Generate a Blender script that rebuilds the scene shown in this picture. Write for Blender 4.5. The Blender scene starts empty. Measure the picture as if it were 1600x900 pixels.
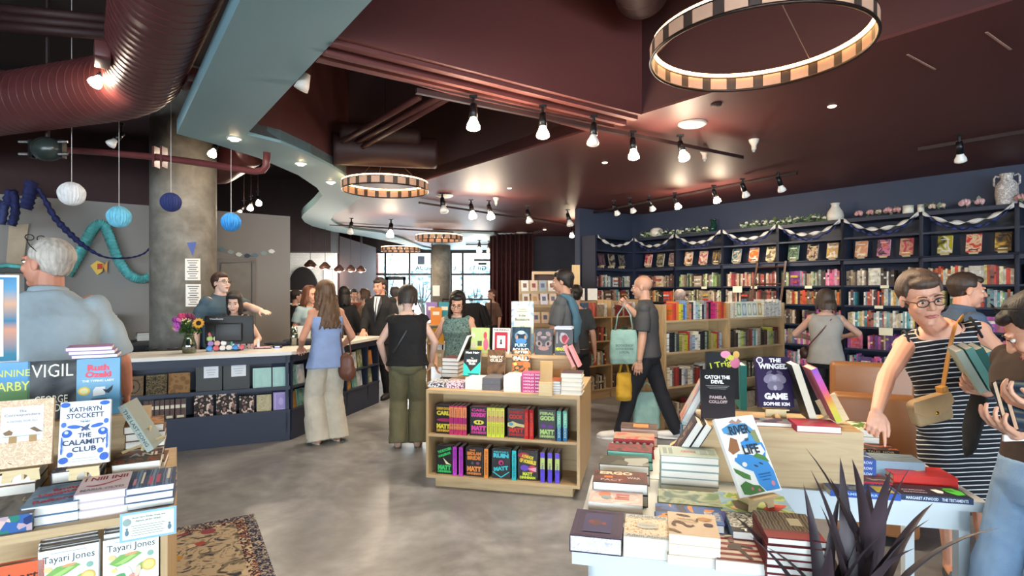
import bpy, math, random
from math import sin, cos, pi, radians as R, sqrt, atan2
from mathutils import Vector as V, Matrix as Mx, noise as mnoise
rnd = random.Random(11)
SC = bpy.context.scene
COL = SC.collection
F_PX, CAM_Z, HZ = 880.0, 1.6, 455.0
CEIL, HIGH = 3.1, 4.5

def P(px, py, Y):
    return V((Y*(px-800)/F_PX, Y, CAM_Z + Y*(HZ-py)/F_PX))
def G(px, py, z=0.0):
    return P(px, py, (CAM_Z-z)*F_PX/(py-HZ))
def lin(c):
    c = c/255.0
    return c/12.92 if c <= 0.04045 else ((c+0.055)/1.055)**2.4
def rgb(h):
    if isinstance(h, str):
        h = h.lstrip('#'); h = tuple(int(h[i:i+2], 16) for i in (0, 2, 4))
    return (lin(h[0]), lin(h[1]), lin(h[2]), 1.0)

# ---------------------------------------------------------------- materials
_mc = {}
def nodes(m):
    m.use_nodes = True
    nt = m.node_tree
    return nt, nt.nodes, nt.links, nt.nodes['Principled BSDF']
def add_bump(nt, b, src, dist, strength=1.0):
    bp = nt.nodes.new('ShaderNodeBump'); bp.inputs['Distance'].default_value = dist; bp.inputs['Strength'].default_value = strength
    nt.links.new(src, bp.inputs['Height']); nt.links.new(bp.outputs[0], b.inputs['Normal'])
def ramp(nt, src, stops, interp='LINEAR'):
    r = nt.nodes.new('ShaderNodeValToRGB'); r.color_ramp.interpolation = interp
    e = r.color_ramp.elements
    while len(e) < len(stops): e.new(0.5)
    for i, (p, c) in enumerate(stops):
        e[i].position = p; e[i].color = rgb(c)
    nt.links.new(src, r.inputs[0]); return r
def mat(c, rough=0.6, metal=0.0, var=0.10, scale=6.0, bump=0.0, bscale=60.0, emis=0.0, spec=0.5, stretch=None, coat=0, key=None):
    k = ('mat', str(c), rough, metal, var, scale, bump, bscale, emis, spec, str(stretch), coat, key)
    if k in _mc: return _mc[k]
    m = bpy.data.materials.new('paint_%d' % len(_mc)); _mc[k] = m
    nt, N, L, b = nodes(m)
    col = rgb(c)
    b.inputs['Roughness'].default_value = rough; b.inputs['Metallic'].default_value = metal
    b.inputs['Specular IOR Level'].default_value = spec
    if coat: b.inputs['Coat Weight'].default_value = coat
    tc = N.new('ShaderNodeTexCoord'); src = tc.outputs['Object']
    if stretch:
        mp = N.new('ShaderNodeMapping'); mp.inputs['Scale'].default_value = stretch
        L.new(src, mp.inputs[0]); src = mp.outputs[0]
    nz = N.new('ShaderNodeTexNoise'); nz.inputs['Scale'].default_value = scale; nz.inputs['Detail'].default_value = 4
    L.new(src, nz.inputs['Vector'])
    rp = N.new('ShaderNodeValToRGB')
    rp.color_ramp.elements[0].position = 0.3; rp.color_ramp.elements[1].position = 0.7
    rp.color_ramp.elements[0].color = tuple(x*(1-var) for x in col[:3])+(1,)
    rp.color_ramp.elements[1].color = tuple(min(1, x*(1+var)) for x in col[:3])+(1,)
    L.new(nz.outputs[0], rp.inputs[0]); L.new(rp.outputs[0], b.inputs['Base Color'])
    if emis:
        b.inputs['Emission Color'].default_value = col; b.inputs['Emission Strength'].default_value = emis
    if bump:
        n2 = N.new('ShaderNodeTexNoise'); n2.inputs['Scale'].default_value = bscale; n2.inputs['Detail'].default_value = 3
        L.new(src, n2.inputs['Vector']); add_bump(nt, b, n2.outputs[0], bump)
    return m
def art(cols, scale=18.0, kind='noise', rough=0.45, key=0, dist=1.0, interp='CONSTANT'):
    k = ('art', str(cols), scale, kind, rough, key, dist, interp)
    if k in _mc: return _mc[k]
    m = bpy.data.materials.new('artwork_%d' % len(_mc)); _mc[k] = m
    nt, N, L, b = nodes(m); b.inputs['Roughness'].default_value = max(rough,.45); b.inputs['Specular IOR Level'].default_value = .15
    tc = N.new('ShaderNodeTexCoord')
    mp = N.new('ShaderNodeMapping'); mp.inputs['Location'].default_value = (key*1.7, key*0.9, key*2.3); L.new(tc.outputs['Object'], mp.inputs[0])
    if kind == 'noise':
        t = N.new('ShaderNodeTexNoise'); t.inputs['Scale'].default_value = scale; t.inputs['Detail'].default_value = 2; t.inputs['Distortion'].default_value = dist; o = t.outputs[0]
    elif kind == 'vor':
        t = N.new('ShaderNodeTexVoronoi'); t.inputs['Scale'].default_value = scale; o = t.outputs['Distance']
    elif kind == 'cell':
        t = N.new('ShaderNodeTexVoronoi'); t.inputs['Scale'].default_value = scale; s = N.new('ShaderNodeSeparateColor'); L.new(t.outputs['Color'], s.inputs[0]); o = s.outputs[0]
    elif kind == 'wave':
        t = N.new('ShaderNodeTexWave'); t.inputs['Scale'].default_value = scale; t.inputs['Distortion'].default_value = dist*4; t.inputs['Detail'].default_value = 2; o = t.outputs[0]
    elif kind == 'magic':
        t = N.new('ShaderNodeTexMagic'); t.inputs['Scale'].default_value = scale; t.turbulence_depth = 3; o = t.outputs['Fac']
    L.new(mp.outputs[0], t.inputs['Vector'])
    n = len(cols)
    lo, hi = (0.32, 0.68) if kind == 'noise' else (0.05, 0.85) if kind in ('vor',) else (0.1, 0.9)
    st = [((lo+(hi-lo)*i/max(1, n-1)) if i or interp != 'CONSTANT' else 0.0, c) for i, c in enumerate(cols)]
    r = ramp(nt, o, st, interp); L.new(r.outputs[0], b.inputs['Base Color'])
    return m
def wood(c1, c2, axis=0, rough=0.5, scale=1.0):
    k = ('wood', c1, c2, axis, rough, scale)
    if k in _mc: return _mc[k]
    m = bpy.data.materials.new('plywood_%d' % len(_mc)); _mc[k] = m
    nt, N, L, b = nodes(m); b.inputs['Roughness'].default_value = rough
    tc = N.new('ShaderNodeTexCoord'); mp = N.new('ShaderNodeMapping')
    s = [26*scale]*3; s[axis] = 2.2*scale; mp.inputs['Scale'].default_value = s
    L.new(tc.outputs['Object'], mp.inputs[0])
    nz = N.new('ShaderNodeTexNoise'); nz.inputs['Scale'].default_value = 1.0; nz.inputs['Detail'].default_value = 6; nz.inputs['Distortion'].default_value = 0.6
    L.new(mp.outputs[0], nz.inputs[0])
    r = ramp(nt, nz.outputs[0], [(0.3, c1), (0.5, c2), (0.72, c1)]); L.new(r.outputs[0], b.inputs['Base Color'])
    add_bump(nt, b, nz.outputs[0], 0.0006)
    return m
def emit(c, s):
    k = ('emit', c, s)
    if k in _mc: return _mc[k]
    m = bpy.data.materials.new('glow_%d' % len(_mc)); _mc[k] = m
    nt, N, L, b = nodes(m)
    b.inputs['Base Color'].default_value = (0.8, 0.8, 0.8, 1)
    b.inputs['Emission Color'].default_value = rgb(c); b.inputs['Emission Strength'].default_value = s
    return m
def glass(c='ffffff', rough=0.02, a=0.15):
    k = ('glass', c, rough, a)
    if k in _mc: return _mc[k]
    m = bpy.data.materials.new('glass_%d' % len(_mc)); _mc[k] = m
    m.use_nodes = True; nt = m.node_tree; N = nt.nodes; L = nt.links; N.clear()
    o = N.new('ShaderNodeOutputMaterial'); mx = N.new('ShaderNodeMixShader'); t = N.new('ShaderNodeBsdfTransparent'); g = N.new('ShaderNodeBsdfGlossy')
    t.inputs[0].default_value = rgb(c); g.inputs['Roughness'].default_value = rough; g.inputs[0].default_value = (1, 1, 1, 1)
    mx.inputs[0].default_value = a
    L.new(t.outputs[0], mx.inputs[1]); L.new(g.outputs[0], mx.inputs[2]); L.new(mx.outputs[0], o.inputs[0])
    return m
def objcolor_mat():                       # spines take the colour of their own object, with printed bands
    m = bpy.data.materials.new('spine_print'); nt, N, L, b = nodes(m); b.inputs['Roughness'].default_value = 0.45
    oi = N.new('ShaderNodeObjectInfo'); tc = N.new('ShaderNodeTexCoord'); sx = N.new('ShaderNodeSeparateXYZ'); L.new(tc.outputs['Object'], sx.inputs[0])
    ml = N.new('ShaderNodeMath'); ml.operation = 'MULTIPLY'; ml.inputs[1].default_value = 9.0; L.new(oi.outputs['Random'], ml.inputs[0])
    cb = N.new('ShaderNodeCombineXYZ'); zz = N.new('ShaderNodeMath'); zz.operation = 'MULTIPLY'; zz.inputs[1].default_value = 34; L.new(sx.outputs[2], zz.inputs[0])
    L.new(zz.outputs[0], cb.inputs[2]); L.new(ml.outputs[0], cb.inputs[0])
    n = N.new('ShaderNodeTexNoise'); n.inputs['Scale'].default_value = 1.0; n.inputs['Detail'].default_value = 1; L.new(cb.outputs[0], n.inputs[0])
    r = ramp(nt, n.outputs[0], [(0.0, '000000'), (0.54, 'ffffff'), (0.60, '000000')], 'CONSTANT')
    mx = N.new('ShaderNodeMix'); mx.data_type = 'RGBA'; L.new(r.outputs[0], mx.inputs[0])
    hs = N.new('ShaderNodeHueSaturation'); hs.inputs['Value'].default_value = 0.45; hs.inputs['Hue'].default_value = 0.56; L.new(oi.outputs['Color'], hs.inputs['Color'])
    L.new(oi.outputs['Color'], mx.inputs[6]); L.new(hs.outputs[0], mx.inputs[7]); L.new(mx.outputs[2], b.inputs['Base Color'])
    return m
def attr_mat():                           # book rows: each book its own colour, from the mesh
    m = bpy.data.materials.new('row_print'); nt, N, L, b = nodes(m); b.inputs['Roughness'].default_value = 0.45
    a = N.new('ShaderNodeAttribute'); a.attribute_name = 'Col'; tc = N.new('ShaderNodeTexCoord')
    mp = N.new('ShaderNodeMapping'); mp.inputs['Scale'].default_value = (24, 24, 16); L.new(tc.outputs['Object'], mp.inputs[0])
    n = N.new('ShaderNodeTexNoise'); n.inputs['Scale'].default_value = 1; n.inputs['Detail'].default_value = 2; L.new(mp.outputs[0], n.inputs[0])
    r = ramp(nt, n.outputs[0], [(0.0, '808080'), (0.45, 'ffffff'), (0.58, '909090')])
    mx = N.new('ShaderNodeMix'); mx.data_type = 'RGBA'; mx.blend_type = 'MULTIPLY'; mx.inputs[0].default_value = 0.5
    L.new(a.outputs[0], mx.inputs[6]); L.new(r.outputs[0], mx.inputs[7]); L.new(mx.outputs[2], b.inputs['Base Color'])
    return m

# ---------------------------------------------------------------- mesh builder
class MB:
    def __init__(s): s.v = []; s.f = []; s.m = []; s.M = Mx.Identity(4); s.c = None
    def add(s, vs, fs, m=0):
        o = len(s.v); M = s.M
        s.v.extend([M @ V(p) for p in vs]); s.f.extend([tuple(i+o for i in f) for f in fs]); s.m.extend([m]*len(fs))
        return s
    def box(s, c, d, m=0, rz=0, Mt=None):
        x, y, z = d[0]/2, d[1]/2, d[2]/2
        vs = [V(p) for p in ((-x,-y,-z),(x,-y,-z),(x,y,-z),(-x,y,-z),(-x,-y,z),(x,-y,z),(x,y,z),(-x,y,z))]
        Q = Mx.Translation(V(c)) @ (Mt if Mt else Mx.Rotation(rz, 4, 'Z'))
        return s.add([Q @ p for p in vs], [(0,3,2,1),(4,5,6,7),(0,1,5,4),(1,2,6,5),(2,3,7,6),(3,0,4,7)], m)
    def b2(s, lo, hi, m=0):
        return s.box([(a+b)/2 for a, b in zip(lo, hi)], [abs(b-a) for a, b in zip(lo, hi)], m)
    def prism(s, poly, z0, z1, m=0, Mt=None):
        n = len(poly); Mt = Mt or Mx.Identity(4)
        vs = [Mt @ V((p[0], p[1], z0)) for p in poly]+[Mt @ V((p[0], p[1], z1)) for p in poly]
        a = sum(poly[i][0]*poly[(i+1)%n][1]-poly[(i+1)%n][0]*poly[i][1] for i in range(n))
        fs = [tuple(range(n))[::-1], tuple(range(n, 2*n))]+[(i, (i+1)%n, n+(i+1)%n, n+i) for i in range(n)]
        if (a < 0) != (z1 < z0): fs = [f[::-1] for f in fs]
        return s.add(vs, fs, m)
    def tube(s, path, r, n=8, m=0, closed=False, flat=1.0, caps=True, up=None):
        path = [V(p) for p in path]; k = len(path)
        rr = r if isinstance(r, (list, tuple)) else [r]*k
        vs = []; fs = []
        pt = None
        for i, p in enumerate(path):
            if closed: t = path[(i+1)%k]-path[i-1]
            else: t = path[min(i+1, k-1)]-path[max(i-1, 0)]
            t = t.normalized() if t.length > 1e-9 else V((0,0,1))
            if pt is None:
                u = V(up) if up else (V((0,0,1)) if abs(t.z) < 0.9 else V((1,0,0)))
                a = u.cross(t).normalized()
            else:
                a = (a - t*a.dot(t)); a = a.normalized() if a.length > 1e-6 else t.orthogonal().normalized()
            b = t.cross(a); pt = t
            for j in range(n):
                q = 2*pi*j/n; vs.append(p + (a*cos(q)+b*sin(q)*flat)*rr[i])
        for i in range(k if closed else k-1):
            for j in range(n):
                i2 = (i+1)%k; fs.append((i*n+j, i*n+(j+1)%n, i2*n+(j+1)%n, i2*n+j))
        if caps and not closed:
            fs.append(tuple(range(n))[::-1]); fs.append(tuple(range((k-1)*n, k*n)))
        return s.add(vs, fs, m)
    def cyl(s, p0, p1, r0, r1=None, n=12, m=0): return s.tube([p0, p1], [r0, r0 if r1 is None else r1], n, m)
    def lathe(s, prof, n=20, m=0, Mt=None):
        Mt = Mt or Mx.Identity(4); vs = []; fs = []; k = len(prof)
        for r, z in prof:
            for j in range(n): vs.append(Mt @ V((r*cos(2*pi*j/n), r*sin(2*pi*j/n), z)))
        for i in range(k-1):
            for j in range(n): fs.append((i*n+j, i*n+(j+1)%n, (i+1)*n+(j+1)%n, (i+1)*n+j))
        if prof[0][0] > 1e-5: fs.append(tuple(range(n))[::-1])
        if prof[-1][0] > 1e-5: fs.append(tuple(range((k-1)*n, k*n)))
        return s.add(vs, fs, m)
    def ell(s, c, r, n=12, k=8, m=0, Mt=None):
        if not isinstance(r, (tuple, list)): r = (r, r, r)
        Mt = Mt or Mx.Identity(4); Q = Mx.Translation(V(c)) @ Mt
        vs = [Q @ V((0,0,-r[2]))]; fs = []
        for i in range(1, k):
            a = -pi/2+pi*i/k
            for j in range(n): vs.append(Q @ V((r[0]*cos(a)*cos(2*pi*j/n), r[1]*cos(a)*sin(2*pi*j/n), r[2]*sin(a))))
        vs.append(Q @ V((0,0,r[2]))); last = len(vs)-1
        for j in range(n): fs.append((0, 1+(j+1)%n, 1+j)); fs.append((last, last-n+j, last-n+(j+1)%n))
        for i in range(k-2):
            for j in range(n): fs.append((1+i*n+j, 1+i*n+(j+1)%n, 1+(i+1)*n+(j+1)%n, 1+(i+1)*n+j))
        return s.add(vs, fs, m)
    def grid(s, fn, nu, nv, m=0):
        vs = [fn(i/nu, j/nv) for j in range(nv+1) for i in range(nu+1)]
        fs = [(j*(nu+1)+i, j*(nu+1)+i+1, (j+1)*(nu+1)+i+1, (j+1)*(nu+1)+i) for j in range(nv) for i in range(nu)]
        return s.add(vs, fs, m)
    def text(s, txt, M, w=None, h=None, m=0, bold=0.02, align='C'):
        vs, fs, x0, x1, y0, y1 = glyphs(txt, bold)
        if not vs: return s
        tw, th = x1-x0, y1-y0
        sy = h/th if h else w/tw
        sx = w/tw if w else sy
        if w and h and align == 'F': sx = min(sx, sy)
        ox = (x0+x1)/2 if align != 'L' else x0
        return s.add([M @ V(((x-ox)*sx, (y-(y0+y1)/2)*sy, 0)) for x, y in vs], fs, m)
    def build(s, name, mats, parent=None, smooth=False, Mw=None):
        me = bpy.data.meshes.new(name); me.from_pydata([tuple(p) for p in s.v], [], s.f)
        for mm in (mats if isinstance(mats, (list, tuple)) else [mats]): me.materials.append(mm)
        if max(s.m, default=0) > 0: me.polygons.foreach_set('material_index', s.m)
        me.polygons.foreach_set('use_smooth', [smooth]*len(me.polygons))
        me.update()
        o = bpy.data.objects.new(name, me); COL.objects.link(o)
        if parent: o.parent = parent
        if Mw is not None: o.matrix_basis = Mw
        return o
_gl = {}
def glyphs(txt, bold):
    k = (txt, bold)
    if k in _gl: return _gl[k]
    cu = bpy.data.curves.new('t', 'FONT'); cu.body = txt; cu.offset = bold; cu.resolution_u = 2
    ob = bpy.data.objects.new('t', cu)
    me = bpy.data.meshes.new_from_object(ob)
    vs = [(v.co.x, v.co.y) for v in me.vertices]; fs = [tuple(p.vertices) for p in me.polygons]
    bpy.data.objects.remove(ob); bpy.data.meshes.remove(me)
    if vs:
        xs = [a for a, _ in vs]; ys = [b for _, b in vs]; r = (vs, fs, min(xs), max(xs), min(ys), max(ys))
    else: r = ([], [], 0, 1, 0, 1)
    _gl[k] = r; return r

def tag(o, label=None, cat=None, group=None, kind=None):
    if label: o['label'] = label
    if cat: o['category'] = cat
    if group: o['group'] = group
    if kind: o['kind'] = kind
    return o
def thing(name, label, cat, M=None, group=None):
    o = bpy.data.objects.new(name, None); COL.objects.link(o); o.empty_display_size = 0.1
    if M is not None: o.matrix_basis = M
    return tag(o, label, cat, group)
def struct(name, mb, mats, smooth=False, parent=None):
    o = mb.build(name, mats, parent, smooth)
    if not parent: o['kind'] = 'structure'
    return o
def dup(root, M, label=None, group=None):
    r = root.copy(); COL.objects.link(r); r.matrix_basis = M
    if label: r['label'] = label
    if group: r['group'] = group
    for ch in list(root.children):
        c = ch.copy(); COL.objects.link(c); c.parent = r
        for g in ch.children:
            d = g.copy(); COL.objects.link(d); d.parent = c
    return r
def T(x, y, z): return Mx.Translation(V((x, y, z)))
def Rz(a): return Mx.Rotation(a, 4, 'Z')
def Rx(a): return Mx.Rotation(a, 4, 'X')
def Ry(a): return Mx.Rotation(a, 4, 'Y')
def frame(o, ang): return Mx.Translation(V(o)) @ Rz(ang)
U = V((0.7826, 0.6225, 0)); W = V((-0.6225, 0.7826, 0))     # building grid: across and along the long blue wall
ANG_U = atan2(U.y, U.x)
ORD = ['first','second','third','fourth','fifth','sixth','seventh','eighth','ninth','tenth','eleventh','twelfth','thirteenth','fourteenth','fifteenth','sixteenth','seventeenth','eighteenth','nineteenth','twentieth','twenty-first','twenty-second','twenty-third','twenty-fourth','twenty-fifth','twenty-sixth','twenty-seventh','twenty-eighth','twenty-ninth','thirtieth']

PLY = wood('b2936a', 'c1a57c', 0); PLYV = wood('ae9066', 'bda178', 2)
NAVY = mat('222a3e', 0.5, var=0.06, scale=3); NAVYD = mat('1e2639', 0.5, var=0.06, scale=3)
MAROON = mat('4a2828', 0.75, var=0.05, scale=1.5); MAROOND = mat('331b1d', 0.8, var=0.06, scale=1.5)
WHITE = mat('e9e9e6', 0.5, var=0.03); BLACK = mat('141416', 0.5); BLACKM = mat('17171a', 0.35, metal=0.3)
PAGE = mat('e9e6de', 0.8, var=0.07, scale=3, stretch=(1, 260, 1), key='page')
PAGEC = mat('d9cdb2', 0.8, var=0.08, scale=3, stretch=(1, 260, 1), key='page')
EASEL = wood('c9ac7a', 'd8c194', 0, 0.5)
SPINE = objcolor_mat(); ROWM = attr_mat()
SKIN = mat('d2a692', 0.55, var=0.06, scale=14, spec=0.35); SKINT = mat('b88b74', 0.55, var=0.06, scale=14, spec=0.35); SKINP = mat('dcb6a4', 0.55, var=0.06, scale=14, spec=0.35)
# ================================================================ THE ROOM
P0 = V((5.73, 6.39, 0))                     # front edge of the blue wall shelving, where the last bay ends
C0 = V((1.10, 4.77, 0))                     # inner corner of the raised ceiling
BEAM_D = V((-0.822, -0.569, 0))
def cp(px, py, z=CEIL):
    Y = (z-CAM_Z)*F_PX/(HZ-py); return V(((px-800)/F_PX*Y, Y, 0))
def concrete(c1, c2, c3, rough, bump=0.001, sc=1.1):
    m = bpy.data.materials.new('concrete_%d' % len(_mc)); _mc[m.name] = m
    nt, N, L, b = nodes(m)
    tc = N.new('ShaderNodeTexCoord'); n = N.new('ShaderNodeTexNoise'); n.inputs['Scale'].default_value = sc; n.inputs['Detail'].default_value = 8; n.inputs['Roughness'].default_value = 0.62; n.inputs['Distortion'].default_value = 0.8
    L.new(tc.outputs['Object'], n.inputs[0])
    r = ramp(nt, n.outputs[0], [(0.30, c1), (0.5, c2), (0.70, c3)])
    n2 = N.new('ShaderNodeTexNoise'); n2.inputs['Scale'].default_value = 9; n2.inputs['Detail'].default_value = 6; L.new(tc.outputs['Object'], n2.inputs[0])
    r2 = ramp(nt, n2.outputs[0], [(0.25, 'c4c4c4'), (0.75, 'ffffff')])
    mx = N.new('ShaderNodeMix'); mx.data_type = 'RGBA'; mx.blend_type = 'MULTIPLY'; mx.inputs[0].default_value = 0.75
    L.new(r.outputs[0], mx.inputs[6]); L.new(r2.outputs[0], mx.inputs[7]); L.new(mx.outputs[2], b.inputs['Base Color'])
    rr = N.new('ShaderNodeMapRange'); rr.inputs['To Min'].default_value = rough*0.75; rr.inputs['To Max'].default_value = rough*1.3; L.new(n2.outputs[0], rr.inputs[0]); L.new(rr.outputs[0], b.inputs['Roughness'])
    add_bump(nt, b, n2.outputs[0], bump)
    return m
FLOORM = concrete('6c6d70', '898a8d', 'a6a7aa', 0.34, 0.0006)
CONC = concrete('6b665d', '8a847a', 'a5a097', 0.8, 0.003, 1.6)
m = MB(); m.box((3, 5, -0.05), (40, 34, 0.1)); struct('floor', m, FLOORM)
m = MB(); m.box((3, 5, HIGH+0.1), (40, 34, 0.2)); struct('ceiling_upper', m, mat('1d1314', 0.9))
# low maroon ceiling
def poly(name, pts, z0, z1, mm):
    b = MB(); b.prism([(p.x, p.y) for p in pts], z0, z1); return struct(name, b, mm)
CEILM = mat('562a2a', 0.55, var=0.04, scale=0.8)
E4 = C0+W*4.0
poly('ceiling', [C0, C0-W*17, C0-W*17+U*5.4, C0+U*5.4+W*4.0, E4], CEIL, CEIL+0.14, CEILM)
inner = [cp(385,205), cp(439,219), cp(486,240), cp(520,258), cp(541,272), cp(560,292), cp(563,306), cp(545,320), cp(522,333), cp(517,341), cp(525,348), cp(543,355), cp(596,362), cp(630,372), cp(659,384), cp(676,388)]
outer = [cp(276,204), cp(337,221), cp(405,243), cp(466,270), cp(495,290), cp(504,303), cp(490,318), cp(474,332), cp(471,338), cp(476,345), cp(487,351), cp(520,360), cp(565,367), cp(610,376), cp(640,383), cp(672,391)]
L0, L1 = cp(371,0), cp(276,204); R0, R1 = cp(573,0), cp(385,205)
near_l = L0+(L0-L1)*4.4; near_r = R0+(R0-R1)*4.4
TEAL = mat('7fa3ad', 0.6, var=0.03, scale=1)
b = MB()
left = [near_l, L1]+outer[1:]; right = [near_r, inner[0]]+inner[1:]
n = len(left); z0, z1 = CEIL-0.03, CEIL+0.1
vs = [(p.x, p.y, z0) for p in left]+[(p.x, p.y, z0) for p in right]+[(p.x, p.y, z1) for p in left]+[(p.x, p.y, z1) for p in right]
fs = []
for i in range(n-1):
    fs += [(i, i+1, n+i+1, n+i), (2*n+i, 3*n+i, 3*n+i+1, 2*n+i+1), (i, 2*n+i, 2*n+i+1, i+1), (n+i, n+i+1, 3*n+i+1, 3*n+i)]
fs += [(0, n, 3*n, 2*n), (n-1, 3*n-1, 4*n-1, 2*n-1)]
b.add(vs, fs); struct('ceiling_band', b, TEAL)
mid = [(a+c)/2 for a, c in zip(inner, outer)]
poly('ceiling_far', [E4, cp(556,277)]+mid[6:]+[V((-2.2,21,0)), V((5,21,0)), C0+U*5.4+W*4.0], CEIL+0.02, CEIL+0.16, CEILM)
poly('ceiling_window_end', [cp(676,362,3.07), cp(676,391,3.07), V((-2.3,20.4,0)), V((0.2,20.4,0)), cp(772,365,3.07)], CEIL-0.04, CEIL+0.01, mat('93a9ac', 0.6))  # paler than the band, window light mixed into its colour
# upstands around the raised parts of the ceiling
def upstand(name, a, c, mm, z0=CEIL, z1=HIGH, th=0.1):
    d = (c-a); ln = d.length; b = MB(); b.M = Mx.Translation(a) @ Rz(atan2(d.y, d.x)); b.b2((0, 0, z0), (ln, th, z1)); return struct(name, b, mm)
BEAMM = mat('683634', 0.7, var=0.04, scale=1.2)
upstand('beam_side', C0-W*17, C0, MAROON, CEIL+0.02, th=-0.1)
upstand('beam_side_back', C0, E4, MAROOND, CEIL+0.02, th=-0.1)  # darker maroon puts the shade of the opening into this face
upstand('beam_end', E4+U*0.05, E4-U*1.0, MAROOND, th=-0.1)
fa = [C0, C0+BEAM_D*3.0, V((-1.45,3.45,0)), V((0.72,5.28,0))]
poly('beam', fa, CEIL-0.006, HIGH, BEAMM)
# ledge and reveal lines under the beam
b = MB(); d0 = fa[0]; 
for off, dz, wd in ((0.07, 0.035, 0.05), (0.2, 0.05, 0.045), (0.36, 0.03, 0.07)):
    nrm = V((-BEAM_D.y, BEAM_D.x, 0))*-1
    a = C0+nrm*off; c = a+BEAM_D*2.60; d = c-a
    Q = Mx.Translation(a) @ Rz(atan2(d.y, d.x)); b.M = Q; b.b2((0, -wd/2, CEIL-dz), (d.length, wd/2, CEIL))
struct('beam_ledge', b, BEAMM)
cu = [inner[i] for i in range(0, 5)]+[cp(552,281)]
b = MB(); vs = []; fs = []
for i, p in enumerate(cu): vs += [(p.x, p.y, CEIL), (p.x, p.y, HIGH)]
for i in range(len(cu)-1): fs.append((2*i, 2*i+2, 2*i+3, 2*i+1))
b.add(vs, fs); struct('beam_curve', b, mat('4f2524', 0.75)); 
# walls
def wall(name, a, c, z0, z1, mm, th=0.14):
    return upstand(name, a, c, mm, z0, z1, th)
WBLUE = mat('343d52', 0.65, var=0.04, scale=1.0)
wall('wall_right', P0+U*0.38-W*18.5, P0+U*0.38+W*5.85, 0, CEIL+0.1, WBLUE, -0.15)
pc = P0+W*5.84+U*0.38
wall('wall_return', pc, pc-U*1.48, 0, CEIL+0.1, WBLUE, -0.12)
wall('wall_back', V((0.5,15.6,0)), V((2.6,15.6,0)), 0, CEIL+0.1, mat('353743', 0.7))
wall('wall_back_side', V((2.6,15.6,0)), V((2.6,11.4,0)), 0, CEIL+0.1, WBLUE)
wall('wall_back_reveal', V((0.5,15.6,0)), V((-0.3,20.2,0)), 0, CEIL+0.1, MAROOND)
GREY = mat('8f8a86', 0.75, var=0.03, scale=1)
GD = V((0.8, 0.6, 0)); G0 = V((-4.25, 9.2, 0)); GE = G0+GD*0.603
wall('wall_counter', GE, GE-GD*6.3, 0, 2.87, GREY, -0.14)
c7 = G0-GD*1.15
wall('wall_counter_upper', c7, c7-GD*4.9, 2.87, HIGH, mat('3a2325', 0.8), -0.14)
lw = GE-GD*6.3
wall('wall_left', lw, V((lw.x-0.2, -8.2, 0)), 0, HIGH, mat('8c8884', 0.75))
def gwall(px, py, off=0.0):               # a pixel on the grey wall behind the counter
    r = (px-800)/F_PX; nrm = V((0.6, -0.8, 0)); g = G0+nrm*off
    t = (g.x-r*g.y)/(r*0.6-0.8); p = g+GD*t; p.z = CAM_Z+p.y*(HZ-py)/F_PX; return p
def poly_on_wall(name, pxs, off, mm, th=0.02, kind=None):
    b = MB(); f0 = [gwall(x, y, off+th) for x, y in pxs]; f1 = [gwall(x, y, off) for x, y in pxs]
    n = len(pxs); b.add(f0+f1, [tuple(range(n)), tuple(range(n, 2*n))[::-1]]+[(i, n+i, n+(i+1)%n, (i+1)%n) for i in range(n)]); return b
o = struct('door_1', poly_on_wall('d', [(345,412),(345,640),(393,640),(393,409)], 0.01, None), mat('85807b', 0.7))
b = MB(); fr = mat('77726e', 0.6)
for q in ([(335,405),(335,640),(343,640),(343,412)], [(394,408),(394,640),(400,640),(400,407)], [(335,404),(335,411),(400,409),(400,403)]):
    x = poly_on_wall('f', q, 0.01, None, 0.05); b.add(x.v, x.f)
struct('door_frame', b, fr, parent=o)
# concrete columns
b = MB(); b.lathe([(0.39,0),(0.39,HIGH)], 40, Mt=T(-4.37,7.5,0)); struct('column_concrete', b, CONC, True)
b = MB(); b.lathe([(0.30,0),(0.30,CEIL+0.1)], 32, Mt=T(-2.27,18.0,0)); struct('column_window', b, CONC, True)
# cafe corner: tiled wall, soffit, beige wall
TILE = bpy.data.materials.new('tile'); nt, N, L, bb = nodes(TILE); bb.inputs['Roughness'].default_value = 0.25
tc = N.new('ShaderNodeTexCoord'); br = N.new('ShaderNodeTexBrick'); br.inputs['Scale'].default_value = 6; br.inputs['Color1'].default_value = rgb('e6e8ea'); br.inputs['Color2'].default_value = rgb('dcdfe2'); br.inputs['Mortar'].default_value = rgb('b9bcc0'); br.inputs['Mortar Size'].default_value = 0.012
mp = N.new('ShaderNodeMapping'); mp.inputs['Rotation'].default_value = (pi/2, 0, 0); L.new(tc.outputs['Object'], mp.inputs[0]); L.new(mp.outputs[0], br.inputs[0]); L.new(br.outputs[0], bb.inputs['Base Color'])
b = MB(); b.b2((-7.5, 15.0, 0), (-4.70, 15.15, 2.62)); struct('wall_cafe', b, TILE)
b = MB(); b.b2((-9, 14.6, 2.62), (-4.70, 15.3, HIGH)); struct('beam_cafe', b, mat('3c3336', 0.7))
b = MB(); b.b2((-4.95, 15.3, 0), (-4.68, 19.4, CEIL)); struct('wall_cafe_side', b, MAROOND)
b = MB(); b.b2((-7.2, 19.4, 0), (-5.25, 19.5, 2.62)); struct('wall_beige', b, mat('97897a', 0.7))
b = MB(); b.b2((-7.2, 19.3, 2.62), (-5.2, 19.6, HIGH)); struct('beam_beige', b, MAROOND)
b = MB(); b.b2((-9, 20.0, 0), (-5.3, 20.15, HIGH)); b.b2((-5.3, 20.0, 3.02), (0.6, 20.15, HIGH)); b.b2((-2.84, 20.0, 0), (-2.2, 20.15, 3.1)); b.b2((-5.3, 20.0, 0), (0.6, 20.15, 0.25)); struct('wall_windows', b, mat('4a4442', 0.7))
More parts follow.
